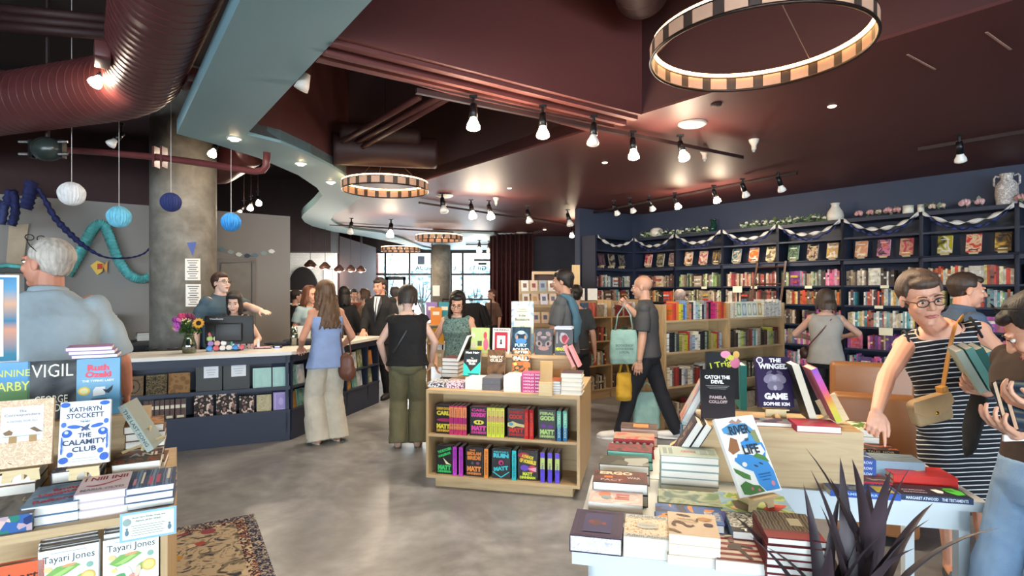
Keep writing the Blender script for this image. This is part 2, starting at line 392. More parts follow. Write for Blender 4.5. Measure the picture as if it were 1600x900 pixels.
b = MB(); b.b2((-14, 19.9, 0), (-9, 20.1, HIGH)); b.b2((-14, -8, 0), (-13.9, 20, HIGH)); struct('wall_far', b, MAROOND)
# street windows at the far end
DK = mat('2a2a2c', 0.4, metal=0.4)
def glazing(name, x0, x1, z0, z1, xs, zs, y=20.05, glassm=glass('f4f8fa', a=0.05)):
    g = MB(); g.b2((x0, y-0.005, z0), (x1, y+0.005, z1)); o = struct(name, g, glassm)
    f = MB(); t = 0.035
    for x in [x0+t, x1-t]+xs: f.b2((x-t, y-0.05, z0), (x+t, y+0.05, z1))
    for z in [z0+t, z1-t]+zs: f.b2((x0, y-0.045, z-t), (x1, y+0.045, z+t))
    q = f.build('window_frame', DK, o); return o
w1 = glazing('window_1', -5.25, -2.82, 0.25, 3.02, [-4.5, -3.64], [2.2])
w2 = glazing('window_2', -2.2, -0.72, 0.25, 3.02, [-1.75], [2.2])
b = MB(); 
for x0, x1 in ((-4.47,-4.38), (-3.86,-3.77)): b.b2((x0,19.95,0.05),(x1,20.0,2.1))
b.b2((-4.47,19.95,2.0),(-3.77,20.0,2.12)); b.b2((-4.47,19.95,0.05),(-3.77,20.0,0.3)); o = struct('door_2', b, DK)
b = MB(); b.cyl((-3.9,19.88,0.9),(-3.9,19.88,1.5),0.015); b.build('door_handle', mat('b9bbbd',0.3,metal=1), o)
# lettering on the transoms, seen from behind
b = MB(); LT = mat('6f7f8c', 0.5)
MIR = lambda x, z: T(x, 19.98, z) @ Rx(pi/2) @ Mx.Diagonal((-1, 1, 1, 1))
b.text('HOUA', MIR(-3.12, 2.42), w=0.62, h=0.16); b.build('window_lettering', LT, w1)
b = MB(); b.text('B', MIR(-2.05, 2.42), h=0.16); b.text('GIFTS', MIR(-1.22, 2.42), w=0.62, h=0.16); b.build('window_lettering', LT, w2)
b = MB(); b.b2((-3.35,19.97,2.55),(-3.1,19.99,2.85)); b.build('window_decal', mat('8794a8',0.5), w1)
b = MB(); b.b2((-1.35,19.97,2.66),(-0.75,19.99,2.74)); b.b2((-1.2,19.97,2.53),(-0.9,19.99,2.61)); b.build('window_decal', mat('45484c',0.5), w2)
# wall behind the camera with its shop windows
FRW = MB(); yb = -8.0
for x0, x1 in ((-14,-7.8),(-0.35,0.35),(9.0,20)): FRW.b2((x0,yb,0),(x1,yb+0.2,HIGH))
FRW.b2((-7.8,yb,0),(9.0,yb+0.2,0.35)); FRW.b2((-7.8,yb,3.0),(9.0,yb+0.2,HIGH)); struct('wall_front', FRW, GREY)
glazing('window_3', -7.8, -0.35, 0.35, 3.0, [-5.4,-3.0], [2.3], yb+0.1, glass('f4f8fa', a=0.04))
glazing('window_4', 0.35, 9.0, 0.35, 3.0, [3.2,6.1], [2.3], yb+0.1, glass('f4f8fa', a=0.04))
b = MB(); b.b2((20,-8,0),(20.1,22,HIGH)); b.b2((2.6,20.9,0),(20,21,HIGH)); struct('wall_outer', b, MAROOND)

# outside
b = MB(); b.box((-3,36,-0.08),(60,31.5,0.1)); b.box((0,-20,-0.08),(60,23.5,0.1)); struct('ground_street', b, mat('b9b7b2', 0.9))
b = MB(); b.b2((-25,38,0),(20,39,9)); o = tag(b.build('street_building', mat('d8d6d2',0.8)), 'pale building across the street, seen through the far shop windows', 'building')
b = MB()
for i in range(9): b.b2((-20+i*4.2, 37.9, 1.0), (-18.2+i*4.2, 38.0, 3.2)); b.b2((-20+i*4.2, 37.9, 4.6), (-18.2+i*4.2, 38.0, 6.6))
b.build('facade_windows', mat('8fa0ad',0.3), o)['kind'] = 'stuff'
BR = bpy.data.materials.new('brick'); nt, N, L, bb = nodes(BR); bb.inputs['Roughness'].default_value = 0.8
tc = N.new('ShaderNodeTexCoord'); br = N.new('ShaderNodeTexBrick'); br.inputs['Scale'].default_value = 4; br.inputs['Color1'].default_value = rgb('b9766a'); br.inputs['Color2'].default_value = rgb('a8655b'); br.inputs['Mortar'].default_value = rgb('cfc4bb')
mp = N.new('ShaderNodeMapping'); mp.inputs['Rotation'].default_value = (pi/2,0,0); L.new(tc.outputs['Object'], mp.inputs[0]); L.new(mp.outputs[0], br.inputs[0]); L.new(br.outputs[0], bb.inputs['Base Color'])
b = MB(); b.b2((-6.6,22.5,0),(-5.35,23.3,5.2)); tag(b.build('brick_pier', BR), 'red brick pier outside, left of the far window', 'pier')
def tree(x, y, h, r, lab, colr, seed, dens=260, col0=0.0):
    rr = random.Random(seed); t = thing('street_tree', lab, 'tree', T(x,y,0), 'trees outside the far windows')
    b = MB(); b.tube([(0,0,0),(0.05,0,h*0.3),(0,0.05,h*0.55)], [0.12,0.09,0.05], 8); 
    for i in range(9):
        a = rr.random()*6.28; b.tube([(0,0,h*0.2+rr.random()*h*.25),(cos(a)*r*.5,sin(a)*r*.5,h*.6),(cos(a)*r*.8,sin(a)*r*.8,h*.95)],[.04,.025,.008],5)
    b.build('trunk', mat('5c5f5a',0.8), t)
    b = MB()
    for i in range(dens):
        a = rr.random()*6.28; q = r*rr.random()**.5; z = h*(0.45+rr.random()*0.6)-q*q*.2; s = 0.10+rr.random()*.1
        Q = Rz(rr.random()*6)@Rx(rr.random()*3); c = V((cos(a)*q, sin(a)*q, z))
        b.add([c+(Q@V(p)) for p in ((-s,0,0),(0,-s*.5,0),(s,0,0),(0,s*.5,0))], [(0,1,2,3)])
    b.build('foliage', mat(colr,0.6), t)['kind'] = 'stuff'
tree(-6.6, 27.5, 5.0, 1.3, 'leafy green tree outside behind the left panes of the far window', '9cc08e', 3)
tree(-1.6, 24.5, 2.6, 0.8, 'blue-green spiky shrub outside the right-hand far window', '8fbcc8', 5, 160)
tree(-3.9, 24.5, 2.5, 0.7, 'bare-stemmed bluish shrub outside, just left of the window column', '9ac0cc', 6, 120)
tree(-5.7, 25.2, 2.6, 0.6, 'small bluish shrub outside in the leftmost far pane', 'a2c6d0', 8, 110)
# ================================================================ FIXTURES
TH = R(-12.9)                                # the free-standing tables and the centre island
LVL = [2.60, 2.34, 2.02, 1.68, 1.41, 1.12, 0.82, 0.52, 0.20]
FW = frame(P0, atan2(W.y, W.x))              # x runs away along the blue wall, y points out into... the room is +y
BAY = 0.914
def wall_bay(label, M, wid, depth=0.33, ends=(1, 1)):
    t = thing('wall_bookcase', label, 'bookcase', M, 'navy bookcase bays along the blue wall')
    for x in (0.0, wid):
        b = MB(); b.b2((x-0.022, -depth, 0), (x+0.022, 0, LVL[0])); b.build('side_panel', NAVY, t)
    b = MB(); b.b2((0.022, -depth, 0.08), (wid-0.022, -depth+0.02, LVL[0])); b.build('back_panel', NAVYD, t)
    for i, z in enumerate(LVL):
        b = MB(); th = 0.05 if i in (0, 2) else 0.024
        yy = 0.03 if i == 2 else 0.0
        b.b2((0.022 if i else -0.02, -depth+0.02, z-th), (wid-0.022 if i else wid+0.02, yy, z)); b.build('top_panel' if i == 0 else 'shelf', NAVY, t)
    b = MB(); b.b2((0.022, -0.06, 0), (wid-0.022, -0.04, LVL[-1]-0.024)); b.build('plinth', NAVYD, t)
    return t
# local frame of the long wall: x along W (away), +y = left of W = into the room
bays = []
names = ['nearest bay of the long navy bookcase, cut by the right edge of the photo', 'navy bookcase bay holding the yellow, red and brown face-out books', 'navy bookcase bay behind the woman in the striped dress', 'navy bookcase bay just right of the ladder top, below the plain white vase', 'navy bookcase bay with the wooden ladder leaning on it', 'navy bookcase bay left of the ladder, under white flowers', 'navy bookcase bay above the bald man, under the round white jar', 'navy bookcase bay next to the corner, its left side']
for i in range(-1, 6):
    M = FW @ T(i*BAY, 0, 0); bays.append((i, M)); wall_bay(names[i+1], M, BAY)
FR = frame(P0+W*5.484, ANG_U+pi)             # return wall: x runs -U, +y = -W into the room
FR_M = FR
wall_bay('narrow navy bookcase on the short return wall left of the corner', FR @ T(0.02,0,0), 1.03)
# ladder
FL = FW
t = thing('rolling_ladder', 'dark brown wooden ladder leaning on the navy bookcase', 'ladder', Mx.Identity(4))
LW = wood('3a2218', '4c2d20', 2, 0.4)
def fwp(px, py, off):                         # a pixel onto a plane parallel to the blue shelving, off metres into the room
    q = P0-U*off; r = (px-800)/F_PX; k = (q.x-r*q.y)/(W.y*r-W.x); p = q+W*k; p.z = CAM_Z+p.y*(HZ-py)/F_PX; return p
tl, tr = fwp(1184, 410, 0.06), fwp(1228, 408, 0.06); bl = fwp(1170, 488, 0.20); brr = fwp(1218, 486, 0.20)
tops = [tl, tr]; bots = []
for a, c in ((tl, bl), (tr, brr)):
    d = (c-a).normalized(); k = -a.z/d.z; bots.append(a+d*k)
for a, c in zip(tops, bots):
    b = MB(); b.tube([a, c], 0.03, 4, flat=0.6); b.build('rail', LW, t)
for k in range(8):
    f = (0.04+k*0.125); b = MB(); b.tube([tops[0].lerp(bots[0], f), tops[1].lerp(bots[1], f)], 0.02, 6, flat=0.6); b.build('rung', LW, t)
b = MB(); b.tube([P0-U*0.03+V((0,0,2.03))-W*0.9, P0-U*0.03+V((0,0,2.03))+W*5.4], 0.012, 8); tag(b.build('ladder_rail', NAVYD), 'thin dark rail running along the navy bookcases for the ladder', 'rail')

# low plywood shelving
def low_case(name, label, M, wid, h, levels, depth=0.32, nb=2, group=None):
    t = thing(name, label, 'bookcase', M, group)
    for i in range(nb+1):
        x = wid*i/nb; b = MB(); b.b2((x-0.013, 0, 0), (x+0.013, depth, h)); b.build('side_panel' if i in (0, nb) else 'divider', PLYV, t)
    b = MB(); b.b2((0.013, depth-0.015, 0.05), (wid-0.013, depth-0.003, h-0.02)); b.build('back_panel', PLY, t)
    for z in levels:
        for i in range(nb):
            b = MB(); b.b2((wid*i/nb+0.013, 0.004, z-0.022), (wid*(i+1)/nb-0.013, depth-0.016, z)); b.build('shelf', PLY, t)
    b = MB(); b.b2((0.013, 0.02, 0), (wid-0.013, 0.035, levels[-1]-0.022)); b.build('plinth', PLY, t)
    return t
LC_L = [1.27, 0.91, 0.52, 0.14]
# between the bald man and the blue wall; x to the right seen from the camera, y away
pl = P(1040, 476, 6.3); prr = P(1225, 475, 7.45)
dd = V((prr.x-pl.x, prr.y-pl.y, 0)); LCW = dd.length
FC = frame((pl.x, pl.y, 0), atan2(dd.y, dd.x))
low_case('low_bookcase', 'waist-high plywood bookcase with bright spines, right of the bald man', FC, LCW, 1.45, LC_L)
pl2 = P(905, 470, 8.15); pr2 = P(1003, 470, 8.9); d2 = V((pr2.x-pl2.x, pr2.y-pl2.y, 0)); LCW2 = d2.length
FC2 = frame((pl2.x, pl2.y, 0), atan2(d2.y, d2.x))
low_case('low_bookcase', 'plywood bookcase standing left of the bald man, behind the man in grey', FC2, LCW2, 1.47, [1.22, 0.86, 0.5, 0.14], nb=2)
# centre island
FI = frame((-0.70, 4.585, 0), TH)
IW, ID, IH = 1.25, 0.98, 0.80
def island(label, M, wid, dep, h, mids, name='display_island'):
    t = thing(name, label, 'display island', M)
    b = MB(); b.b2((0, 0, h-0.03), (wid, dep, h)); b.build('top_board', PLY, t)
    b = MB(); b.b2((0, 0, 0.085), (wid, dep, 0.11)); b.build('bottom_board', PLY, t)
    for x in (0, wid-0.022): b = MB(); b.b2((x, 0, 0.11), (x+0.022, dep, h-0.03)); b.build('side_panel', PLYV, t)
    b = MB(); b.b2((0.022, dep*0.36, 0.11), (wid-0.022, dep*0.36+0.02, h-0.03)); b.build('centre_panel', PLY, t)
    for z in mids: b = MB(); b.b2((0.022, 0.005, z-0.02), (wid-0.022, dep*0.36, z)); b.build('shelf', PLY, t)
    b = MB(); b.b2((0.06, 0.06, 0), (wid-0.06, dep-0.06, 0.085)); b.build('plinth', PLY, t)
    return t
island('square plywood island in the middle of the shop, two shelves of neon books', FI, IW, ID, IH, [0.44])
def riser(label, M, wid, dep, h, z0):
    t = thing('display_riser', label, 'riser', M @ T(0, 0, z0))
    b = MB(); b.b2((0, 0, h-0.022), (wid, dep, h)); b.build('top_board', PLY, t)
    for x in (0, wid-0.022): b = MB(); b.b2((x, 0.01, 0), (x+0.022, dep-0.01, h-0.022)); b.build('end_panel', PLYV, t)
    b = MB(); b.b2((0.022, dep*0.5, 0), (wid-0.022, dep*0.5+0.015, h-0.022)); b.build('back_panel', PLY, t)
    return t
riser('plywood riser carrying five upright books on the centre island', FI @ T(0.22, 0.42, 0), 0.93, 0.20, 0.25, IH)
# left front island
AL = R(29.0)
FLI = frame((-1.26, 2.06, 0), AL)            # x = 0 at its right front corner, negative x to the left
LH = 0.80
tl_ = island('plywood display island at the left edge, covered in new novels', FLI @ T(-1.45, 0, 0), 1.45, 0.95, LH, [0.46])
riser('plywood riser for upright books on the left-hand island', FLI @ T(-1.25, 0.60, 0), 1.15, 0.22, 0.25, LH)
# white tables
TB = frame((0, 0, 0), TH)                    # x = w, y = d
WT = mat('c9d1d4', 0.35, var=0.03)
def white_table(label, x0, x1, y0, y1, h=0.75):
    t = thing('white_table', label, 'table', TB @ T(x0, y0, 0)); w, d = x1-x0, y1-y0
    b = MB(); b.b2((0,0,h-0.04),(w,d,h)); b.build('tabletop', WT, t)
    b = MB(); b.b2((0.05,0.03,h-0.13),(w-0.05,0.05,h-0.04)); b.build('apron', WT, t)
    b = MB(); b.b2((0.05,d-0.05,h-0.13),(w-0.05,d-0.03,h-0.04)); b.build('apron', WT, t)
    for x in (0.05, w-0.09):
        for y, s in ((0.03, 1), (d-0.08, -1)):
            b = MB(); b.prism([(x, y), (x+0.04, y), (x+0.04, y+0.05), (x, y+0.05)], 0, h-0.04); b.build('leg', WT, t)
    return t
TA = (-0.22, 0.50, 1.837, 2.62); TBB = (-0.16, 1.36, 2.63, 3.22)
white_table('nearer white table in front, crowded with book stacks', *TA)
white_table('farther white table carrying the plywood box, by the woman in stripes', *TBB)
# plywood box on the far table
bx = thing('riser_box', 'open-backed plywood box standing on the white table under upright books', 'box', TB @ T(0.26, 2.66, 0.75))
b = MB(); b.b2((0,0,0),(0.66,0.018,0.25)); b.build('front_panel', PLY, bx)
b = MB(); b.b2((0,0.018,0.232),(0.66,0.34,0.25)); b.build('top_board', PLY, bx)
for x in (0, 0.642): b = MB(); b.b2((x,0.018,0),(x+0.018,0.34,0.232)); b.build('side_panel', PLYV, bx)

# counter: first run, then the run going away
CT = mat('dedcd6', 0.3, var=0.02)
cc = V((-2.38, 6.04, 0)); a1 = R(25.5); FC1 = frame(cc, a1+pi)   # x to the left along the front, y... front faces -y of the flipped frame
F1 = frame(cc-V((cos(a1), sin(a1), 0))*2.75, a1)                  # x left->right, y away
t = thing('checkout_counter', 'navy checkout counter with white top and open notebook shelves', 'counter', F1)
CW, CH, CD = 2.75, 0.955, 0.62
b = MB(); b.prism([(-0.03,-0.05),(CW+0.01,-0.05),(CW+0.28,CD),(-0.03,CD)], CH-0.035, CH); b.build('countertop', CT, t)
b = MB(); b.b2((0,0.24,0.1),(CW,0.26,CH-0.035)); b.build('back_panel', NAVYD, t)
for x in (0, 0.62, 1.24, CW-0.03): b = MB(); b.b2((x-0.014,0,0.1),(x+0.014,0.24,CH-0.035)); b.build('divider', NAVY, t)
for z in (0.57, 0.32): b = MB(); b.b2((0,-0.012,z-0.02),(CW,0.24,z)); b.build('shelf', NAVY, t)
for z in (0.57, 0.32): b = MB(); b.b2((0,-0.02,z-0.02),(CW,-0.010,z+0.018)); b.build('shelf_lip', NAVY, t)
b = MB(); b.b2((0,0.0,CH-0.12),(CW,0.02,CH-0.035)); b.build('top_rail', NAVY, t)
b = MB(); b.b2((0,0.004,0.07),(CW,0.24,0.1)); b.b2((0,0.03,0.0),(CW,0.24,0.07)); b.build('plinth', NAVY, t)
b = MB(); b.b2((0,0.0,0.1),(CW,0.014,0.30)); b.build('lower_front_panel', NAVY, t)
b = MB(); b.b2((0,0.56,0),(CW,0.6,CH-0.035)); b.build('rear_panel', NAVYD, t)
a2 = R(77.0); F2 = frame(cc+V((0.0,0.03,0)), a2)                  # x away, +y = left = behind the counter
t = thing('checkout_counter', 'far run of the navy counter, behind the woman in cream trousers', 'counter', F2)
C2 = 2.08
b = MB(); b.prism([(0.0,-0.05),(C2+0.03,-0.05),(C2+0.03,0.6),(0.0,0.6)], CH-0.037, CH-0.002); b.build('countertop', CT, t)
b = MB(); b.b2((0.03,0.24,0.1),(C2,0.26,CH-0.04)); b.build('back_panel', NAVYD, t)
for x in (0.02, 0.6, 1.18, 1.74, C2-0.02): b = MB(); b.b2((x-0.014,0,0.1),(x+0.014,0.24,CH-0.04)); b.build('divider', NAVY, t)
for z in (0.57, 0.32): b = MB(); b.b2((0,-0.012,z-0.02),(C2,0.24,z)); b.build('shelf', NAVY, t)
b = MB(); b.b2((0,0.0,CH-0.12),(C2,0.02,CH-0.04)); b.build('top_rail', NAVY, t)
b = MB(); b.b2((0,0.0,0.0),(C2,0.24,0.1)); b.build('plinth', NAVY, t)
b = MB(); b.b2((0.03,0.0,0.1),(C2,0.014,0.30)); b.build('lower_front_panel', NAVY, t)
b = MB(); b.b2((0.1,0.56,0),(C2,0.6,CH-0.04)); b.build('rear_panel', NAVYD, t)

# leather bench seats
LE = mat('8f5f38', 0.4, var=0.08, scale=4, bump=0.001, bscale=120)
def lounge(label, M, w, backh, seath=0.42, dep=0.75):
    t = thing('leather_armchair', label, 'armchair', M)
    b = MB(); b.b2((0,0,0.06),(w,0.14,backh)); o = b.build('backrest', LE, t); bv(o, 0.03)
    b = MB(); b.b2((0.12,0.14,0.28),(w-0.12,dep,seath)); o = b.build('seat_cushion', LE, t); bv(o, 0.04)
    for x in (0, w-0.12): b = MB(); b.b2((x,0.1,0.08),(x+0.12,dep,0.6)); o = b.build('armrest', LE, t); bv(o, 0.03)
    b = MB(); b.b2((0.02,0.06,0.06),(w-0.02,dep-0.02,0.28)); b.build('base', LE, t)
    for x in (0.05,w-0.09):
        for y in (0.05,dep-0.1): b = MB(); b.cyl((x+.02,y+.02,0),(x+.02,y+.02,0.07),0.02); b.build('leg', BLACK, t)
def bv(o, w, seg=3):
    md = o.modifiers.new('b', 'BEVEL'); md.width = w; md.segments = seg; md.limit_method = 'ANGLE'
    for p in o.data.polygons: p.use_smooth = True
    return o
pa = P(1302, 615, 3.62); pb = P(1440, 622, 3.45)
d = V((pb.x-pa.x, pb.y-pa.y, 0)); lounge('tan leather armchair seen from behind, nearer to the white table', frame((pa.x, pa.y, 0), atan2(d.y, d.x)), d.length, pa.z, dep=0.6)
pa = P(1300, 566, 4.35); pb = P(1400, 569, 4.2); d = V((pb.x-pa.x, pb.y-pa.y, 0))
lounge('tan leather armchair farther back, its back rising above the nearer one', frame((pa.x, pa.y, 0), atan2(d.y, d.x)), d.length*1.3, pa.z, dep=0.6)

# rug
RM = bpy.data.materials.new('rug_pile'); nt, N, L, bb = nodes(RM); bb.inputs['Roughness'].default_value = 0.95
tc = N.new('ShaderNodeTexCoord'); vo = N.new('ShaderNodeTexVoronoi'); vo.inputs['Scale'].default_value = 6.5; L.new(tc.outputs['Object'], vo.inputs[0])
no = N.new('ShaderNodeTexNoise'); no.inputs['Scale'].default_value = 8; no.inputs['Distortion'].default_value = 2.0; L.new(tc.outputs['Object'], no.inputs[0])
r1 = ramp(nt, no.outputs[0], [(0, '2b2c38'), (0.37, '6a604e'), (0.44, 'a39279'), (0.58, '85745f'), (0.64, '343443')], 'CONSTANT')
sc_ = N.new('ShaderNodeSeparateColor'); L.new(vo.outputs['Color'], sc_.inputs[0]); r2 = ramp(nt, sc_.outputs[0], [(0, 'a2772f'), (0.25, '8f3a33'), (0.4, '5d7560'), (0.5, 'b5a288'), (0.8, '7a3440')], 'CONSTANT')
r3 = ramp(nt, vo.outputs['Distance'], [(0, 'ffffff'), (0.30, '000000')], 'CONSTANT')
mx = N.new('ShaderNodeMix'); mx.data_type = 'RGBA'; L.new(r3.outputs[0], mx.inputs[0]); L.new(r1.outputs[0], mx.inputs[6]); L.new(r2.outputs[0], mx.inputs[7]); L.new(mx.outputs[2], bb.inputs['Base Color'])
add_bump(nt, bb, no.outputs[0], 0.002)
rc = G(397, 804); re = G(436, 898); rl = G(300, 822)
dx = (V((rl.x, rl.y, 0))-V((rc.x, rc.y, 0))).normalized(); ang = atan2(dx.y, dx.x)
FRUG = frame((rc.x, rc.y, 0), ang)            # x to the left along the far edge, +y toward the camera
t = thing('area_rug', 'ornate cream and navy rug on the concrete floor by the left island', 'rug', FRUG)
rw, rh = 1.5, 2.3
b = MB(); b.b2((0.13,0.13,0.0),(rw-0.13,rh-0.13,0.008)); b.build('field', RM, t)
BRD = art(['1f2330', '4a4a5c', 'a89b88', '2a2a3a'], 30, 'noise', 0.95, 3, 2.0); BR2 = art(['b5a288', '2a2431', '8d5a4a', 'c2b397'], 22, 'noise', 0.95, 5, 1.5)
b = MB()
for lo, hi in (((0,0,0),(rw,0.07,0.0075)),((0,rh-0.07,0),(rw,rh,0.0075)),((0,0.07,0),(0.07,rh-0.07,0.0075)),((rw-0.07,0.07,0),(rw,rh-0.07,0.0075))): b.b2(lo,hi)
b.build('outer_border', BRD, t)
b = MB()
for lo, hi in (((0.07,0.07,0),(rw-0.07,0.13,0.0078)),((0.07,rh-0.13,0),(rw-0.07,rh-0.07,0.0078)),((0.07,0.13,0),(0.13,rh-0.13,0.0078)),((rw-0.13,0.13,0),(rw-0.07,rh-0.13,0.0078))): b.b2(lo,hi)
b.build('inner_border', BR2, t)
b = MB()
for x in (0.52, 0.60): b.b2((x,0.4,0.008),(x+0.012,rh-0.4,0.0088))
for y in (0.36, 0.44): b.b2((0.52,y,0.008),(rw-0.4,y+0.012,0.0088))
b.build('field_lines', mat('2a1f24', 0.95), t)

# cordyline
pt = P(1345, 900, 1.55); t = thing('potted_cordyline', 'dark purple-black spiky plant in front of the white table', 'plant', T(pt.x, pt.y, 0))
b = MB(); b.lathe([(0.13,0),(0.16,0.3),(0.165,0.32),(0.15,0.32),(0.145,0.29),(0,0.29)], 28); b.build('pot', mat('3a3a3c', 0.5), t, True)
b = MB(); b.lathe([(0.145,0.285),(0,0.295)], 20); b.build('soil', mat('2a201a', 0.95), t)
LFM = mat('41343a', 0.45, var=0.25, scale=9); rr = random.Random(5)
for sx, sy, sh in ((-0.03,0,0.68),(0.05,0.03,0.78),(-0.08,0.04,0.60)):
    b = MB(); b.tube([(sx*0.6,sy*0.6,0.28),(sx,sy,0.5),(sx*1.2,sy*1.2,sh)], [0.014,0.012,0.01], 8); b.build('stem', mat('6b4a45', 0.6), t)
def leaf(base, az, el, ln, wd, droop):
    b = MB(); n = 10; pts = []; p = V(base); e = el
    for i in range(n+1):
        f = i/n; pts.append((p.copy(), e, f)); p = p+V((cos(az)*cos(e), sin(az)*cos(e), sin(e)))*ln/n; e -= droop/n*(0.4+1.3*f)
    s = V((-sin(az), cos(az), 0)); vs = []
    for q, e, f in pts:
        w = wd*(0.35+1.9*f if f < 0.35 else 1.0*(1-(f-0.35)/0.65)**0.8); up = V((-cos(az)*sin(e), -sin(az)*sin(e), cos(e)))
        vs += [q-s*w+up*w*0.45, q-up*0.0, q+s*w+up*w*0.45]
    fs = []
    for i in range(n): 
        a = 3*i; fs += [(a,a+1,a+4,a+3),(a+1,a+2,a+5,a+4)]
    b.add(vs, fs); return b.build('leaf', LFM, t, True)
for i in range(54):
    k = i % 3; sx, sy, sh = ((-0.03,0,0.68),(0.05,0.03,0.78),(-0.08,0.04,0.60))[k]
    f = (i//3)/18; az = i*2.399+rr.random()*0.4; el = R(26+58*f+rr.random()*8)
    leaf((sx, sy, 0.52+(sh-0.52)*f), az, el, (0.33+0.15*rr.random())*(.78+.28*f), 0.021+0.009*rr.random(), R(75-60*f))
# ================================================================ CEILING FIXTURES AND HANGING THINGS
BULB = emit('ffdcae', 90.0); BULBOFF = mat('f1efe9', 0.3)
TRK = mat('2a1718', 0.5)
def onz(px, py, z): 
    Y = (z-CAM_Z)*F_PX/(HZ-py); return V(((px-800)/F_PX*Y, Y, z))
def track(name, label, a, c, off=0.012, mm=None):
    d = c-a; b = MB(); b.b2((0,-0.018,-0.035),(d.length,0.018,0)); o = b.build(name, mm or TRK); o.matrix_basis = Mx.Translation((a.x,a.y,CEIL-off)) @ Rz(atan2(d.y,d.x)); tag(o, label, 'light track'); return o
nlit = [0]
def spot(label, px, py, on, z=2.86, top=CEIL-0.045, aim=(0, -0.4), dark=BLACKM, s=1.0, energy=26):
    p = onz(px, py, z); t = thing('track_spotlight', label, 'spotlight', Mx.Translation((p.x, p.y, top)), 'ceiling spotlights')
    dz = z-top
    b = MB(); b.cyl((0,0,0),(0,0,dz*0.45),0.012*s,n=8); b.b2((-0.03*s,-0.015,-0.02),(0.03*s,0.015,0)); b.build('mount', dark, t)
    ax, ay = aim; d = V((ax, ay, -1)).normalized(); c0 = V((0,0,dz*0.45)); c1 = c0+d*0.09*s; c2 = V((0,0,dz*0.45))+d*0.17*s
    b = MB(); b.tube([c0-d*0.02, c1], [0.026*s, 0.034*s], 14); hs_ = b.build('housing', dark, t, True)
    b = MB(); b.tube([c1-d*0.01, c1+d*0.025*s, c1+d*0.055*s, c1+d*0.08*s, c1+d*0.09*s], [0.022*s, 0.032*s, 0.047*s, 0.05*s, 0.03*s], 16); b.build('bulb', BULB if on else BULBOFF, hs_, True)
    if on:
        l = bpy.data.lights.new('lamp_light', 'SPOT'); l.energy = energy*3.4; l.color = (1.0, 0.87, 0.70); l.spot_size = R(125); l.spot_blend = 1.0; l.shadow_soft_size = 0.04
        o = bpy.data.objects.new('lamp_light', l); COL.objects.link(o); o.parent = t; o.location = c1+d*0.12*s; o.rotation_euler = d.to_track_quat('-Z', 'Y').to_euler()
        l2 = bpy.data.lights.new('lamp_glow', 'POINT'); l2.energy = energy*0.8; l2.color = (1.0, 0.84, 0.66); l2.shadow_soft_size = 0.05
        o = bpy.data.objects.new('lamp_glow', l2); COL.objects.link(o); o.parent = t; o.location = c1+d*0.16*s
    return t
a = onz(650,125,CEIL); c = onz(1160,235,CEIL); track('light_track', 'long light track under the maroon beam, nearest the camera', a, c, 0.06)
for lab, px, py, on, aim in (('lit spotlight nearest the teal band on the beam track', 740,190,1,(0,-.2)), ('second lit spotlight on the beam track, right of the first', 848,203,1,(0,-.2)),
    ('unlit black spotlight between two lit ones on the beam track', 928,217,0,(-.1,-.3)), ('lit spotlight right of the unlit one on the beam track', 989,238,1,(0,-.2)), ('lit spotlight at the right end of the beam track', 1063,243,1,(0.1,-.5))):
    spot(lab, px, py, on, aim=aim)
a = onz(920,331,CEIL); c = onz(1245,267,CEIL); track('light_track', 'light track parallel to the navy bookcases', a, c)
for lab, px, py, on in (('unlit spotlight nearest the corner on the bookcase track', 959,330,0), ('second unlit spotlight from the corner on the bookcase track', 984,326,0), ('third unlit spotlight from the corner on the bookcase track', 1014,323,0),
    ('lit spotlight left in the pair over the navy bookcases', 1054,319,1), ('lit spotlight right in the pair over the navy bookcases', 1115,309,1), ('unlit spotlight just right of the lit pair over the bookcases', 1160,300,0), ('unlit spotlight at the right end of the bookcase track', 1216,291,0)):
    spot(lab, px, py, on, aim=(0.5,0.35), z=2.88, energy=22)
a = onz(1435,229,CEIL); c = onz(1640,194,CEIL); track('light_track', 'short light track at the upper right edge', a, c)
spot('single unlit spotlight on the track at the upper right', 1499,243,0, z=2.86, aim=(0.4,0.4))
a = onz(655,314,CEIL); c = onz(900,352,CEIL); track('light_track', 'light track over the far side of the shop, by the white disc', a, c)
for lab, px, py, on in (('unlit spotlight right of the middle ring lamp', 691,324,0), ('lit spotlight left of its neighbour, beyond the beam', 736,333,1), ('lit spotlight right of its neighbour, beyond the beam', 764,334,1), ('unlit spotlight above the man in grey', 824,341,0), ('unlit spotlight left of the blue wall end', 887,346,0)):
    spot(lab, px, py, on, z=2.84, s=1.25, aim=(.2,-.4))
for lab, px, py, on in (('left one of two lit bulbs beside the blue wall end', 893,371,1), ('right one of two lit bulbs beside the blue wall end', 905,371,1)):
    spot(lab, px, py, on, z=2.75, s=1.0, energy=15)
a = onz(515,349,CEIL); c = onz(720,362,CEIL); track('light_track', 'light track below the curved band, over the cafe', a, c)
spot('dim spotlight over the cafe, left end of its track', 549,359,0, z=2.82, s=1.3); spot('lit spotlight over the cafe, on the track by the curved band', 611,362,1, z=2.8, s=1.5)
a = onz(728,379,CEIL-.02); c = onz(768,379,CEIL-.02); track('light_track', 'short light track near the far window', a, c, 0.06)
spot('lit spotlight near the far window, beside the dark curtain', 749,387,1, z=2.84, s=1.5); spot('unlit spotlight near the far window, touching the curtain', 764,388,0, z=2.84, s=1.4)
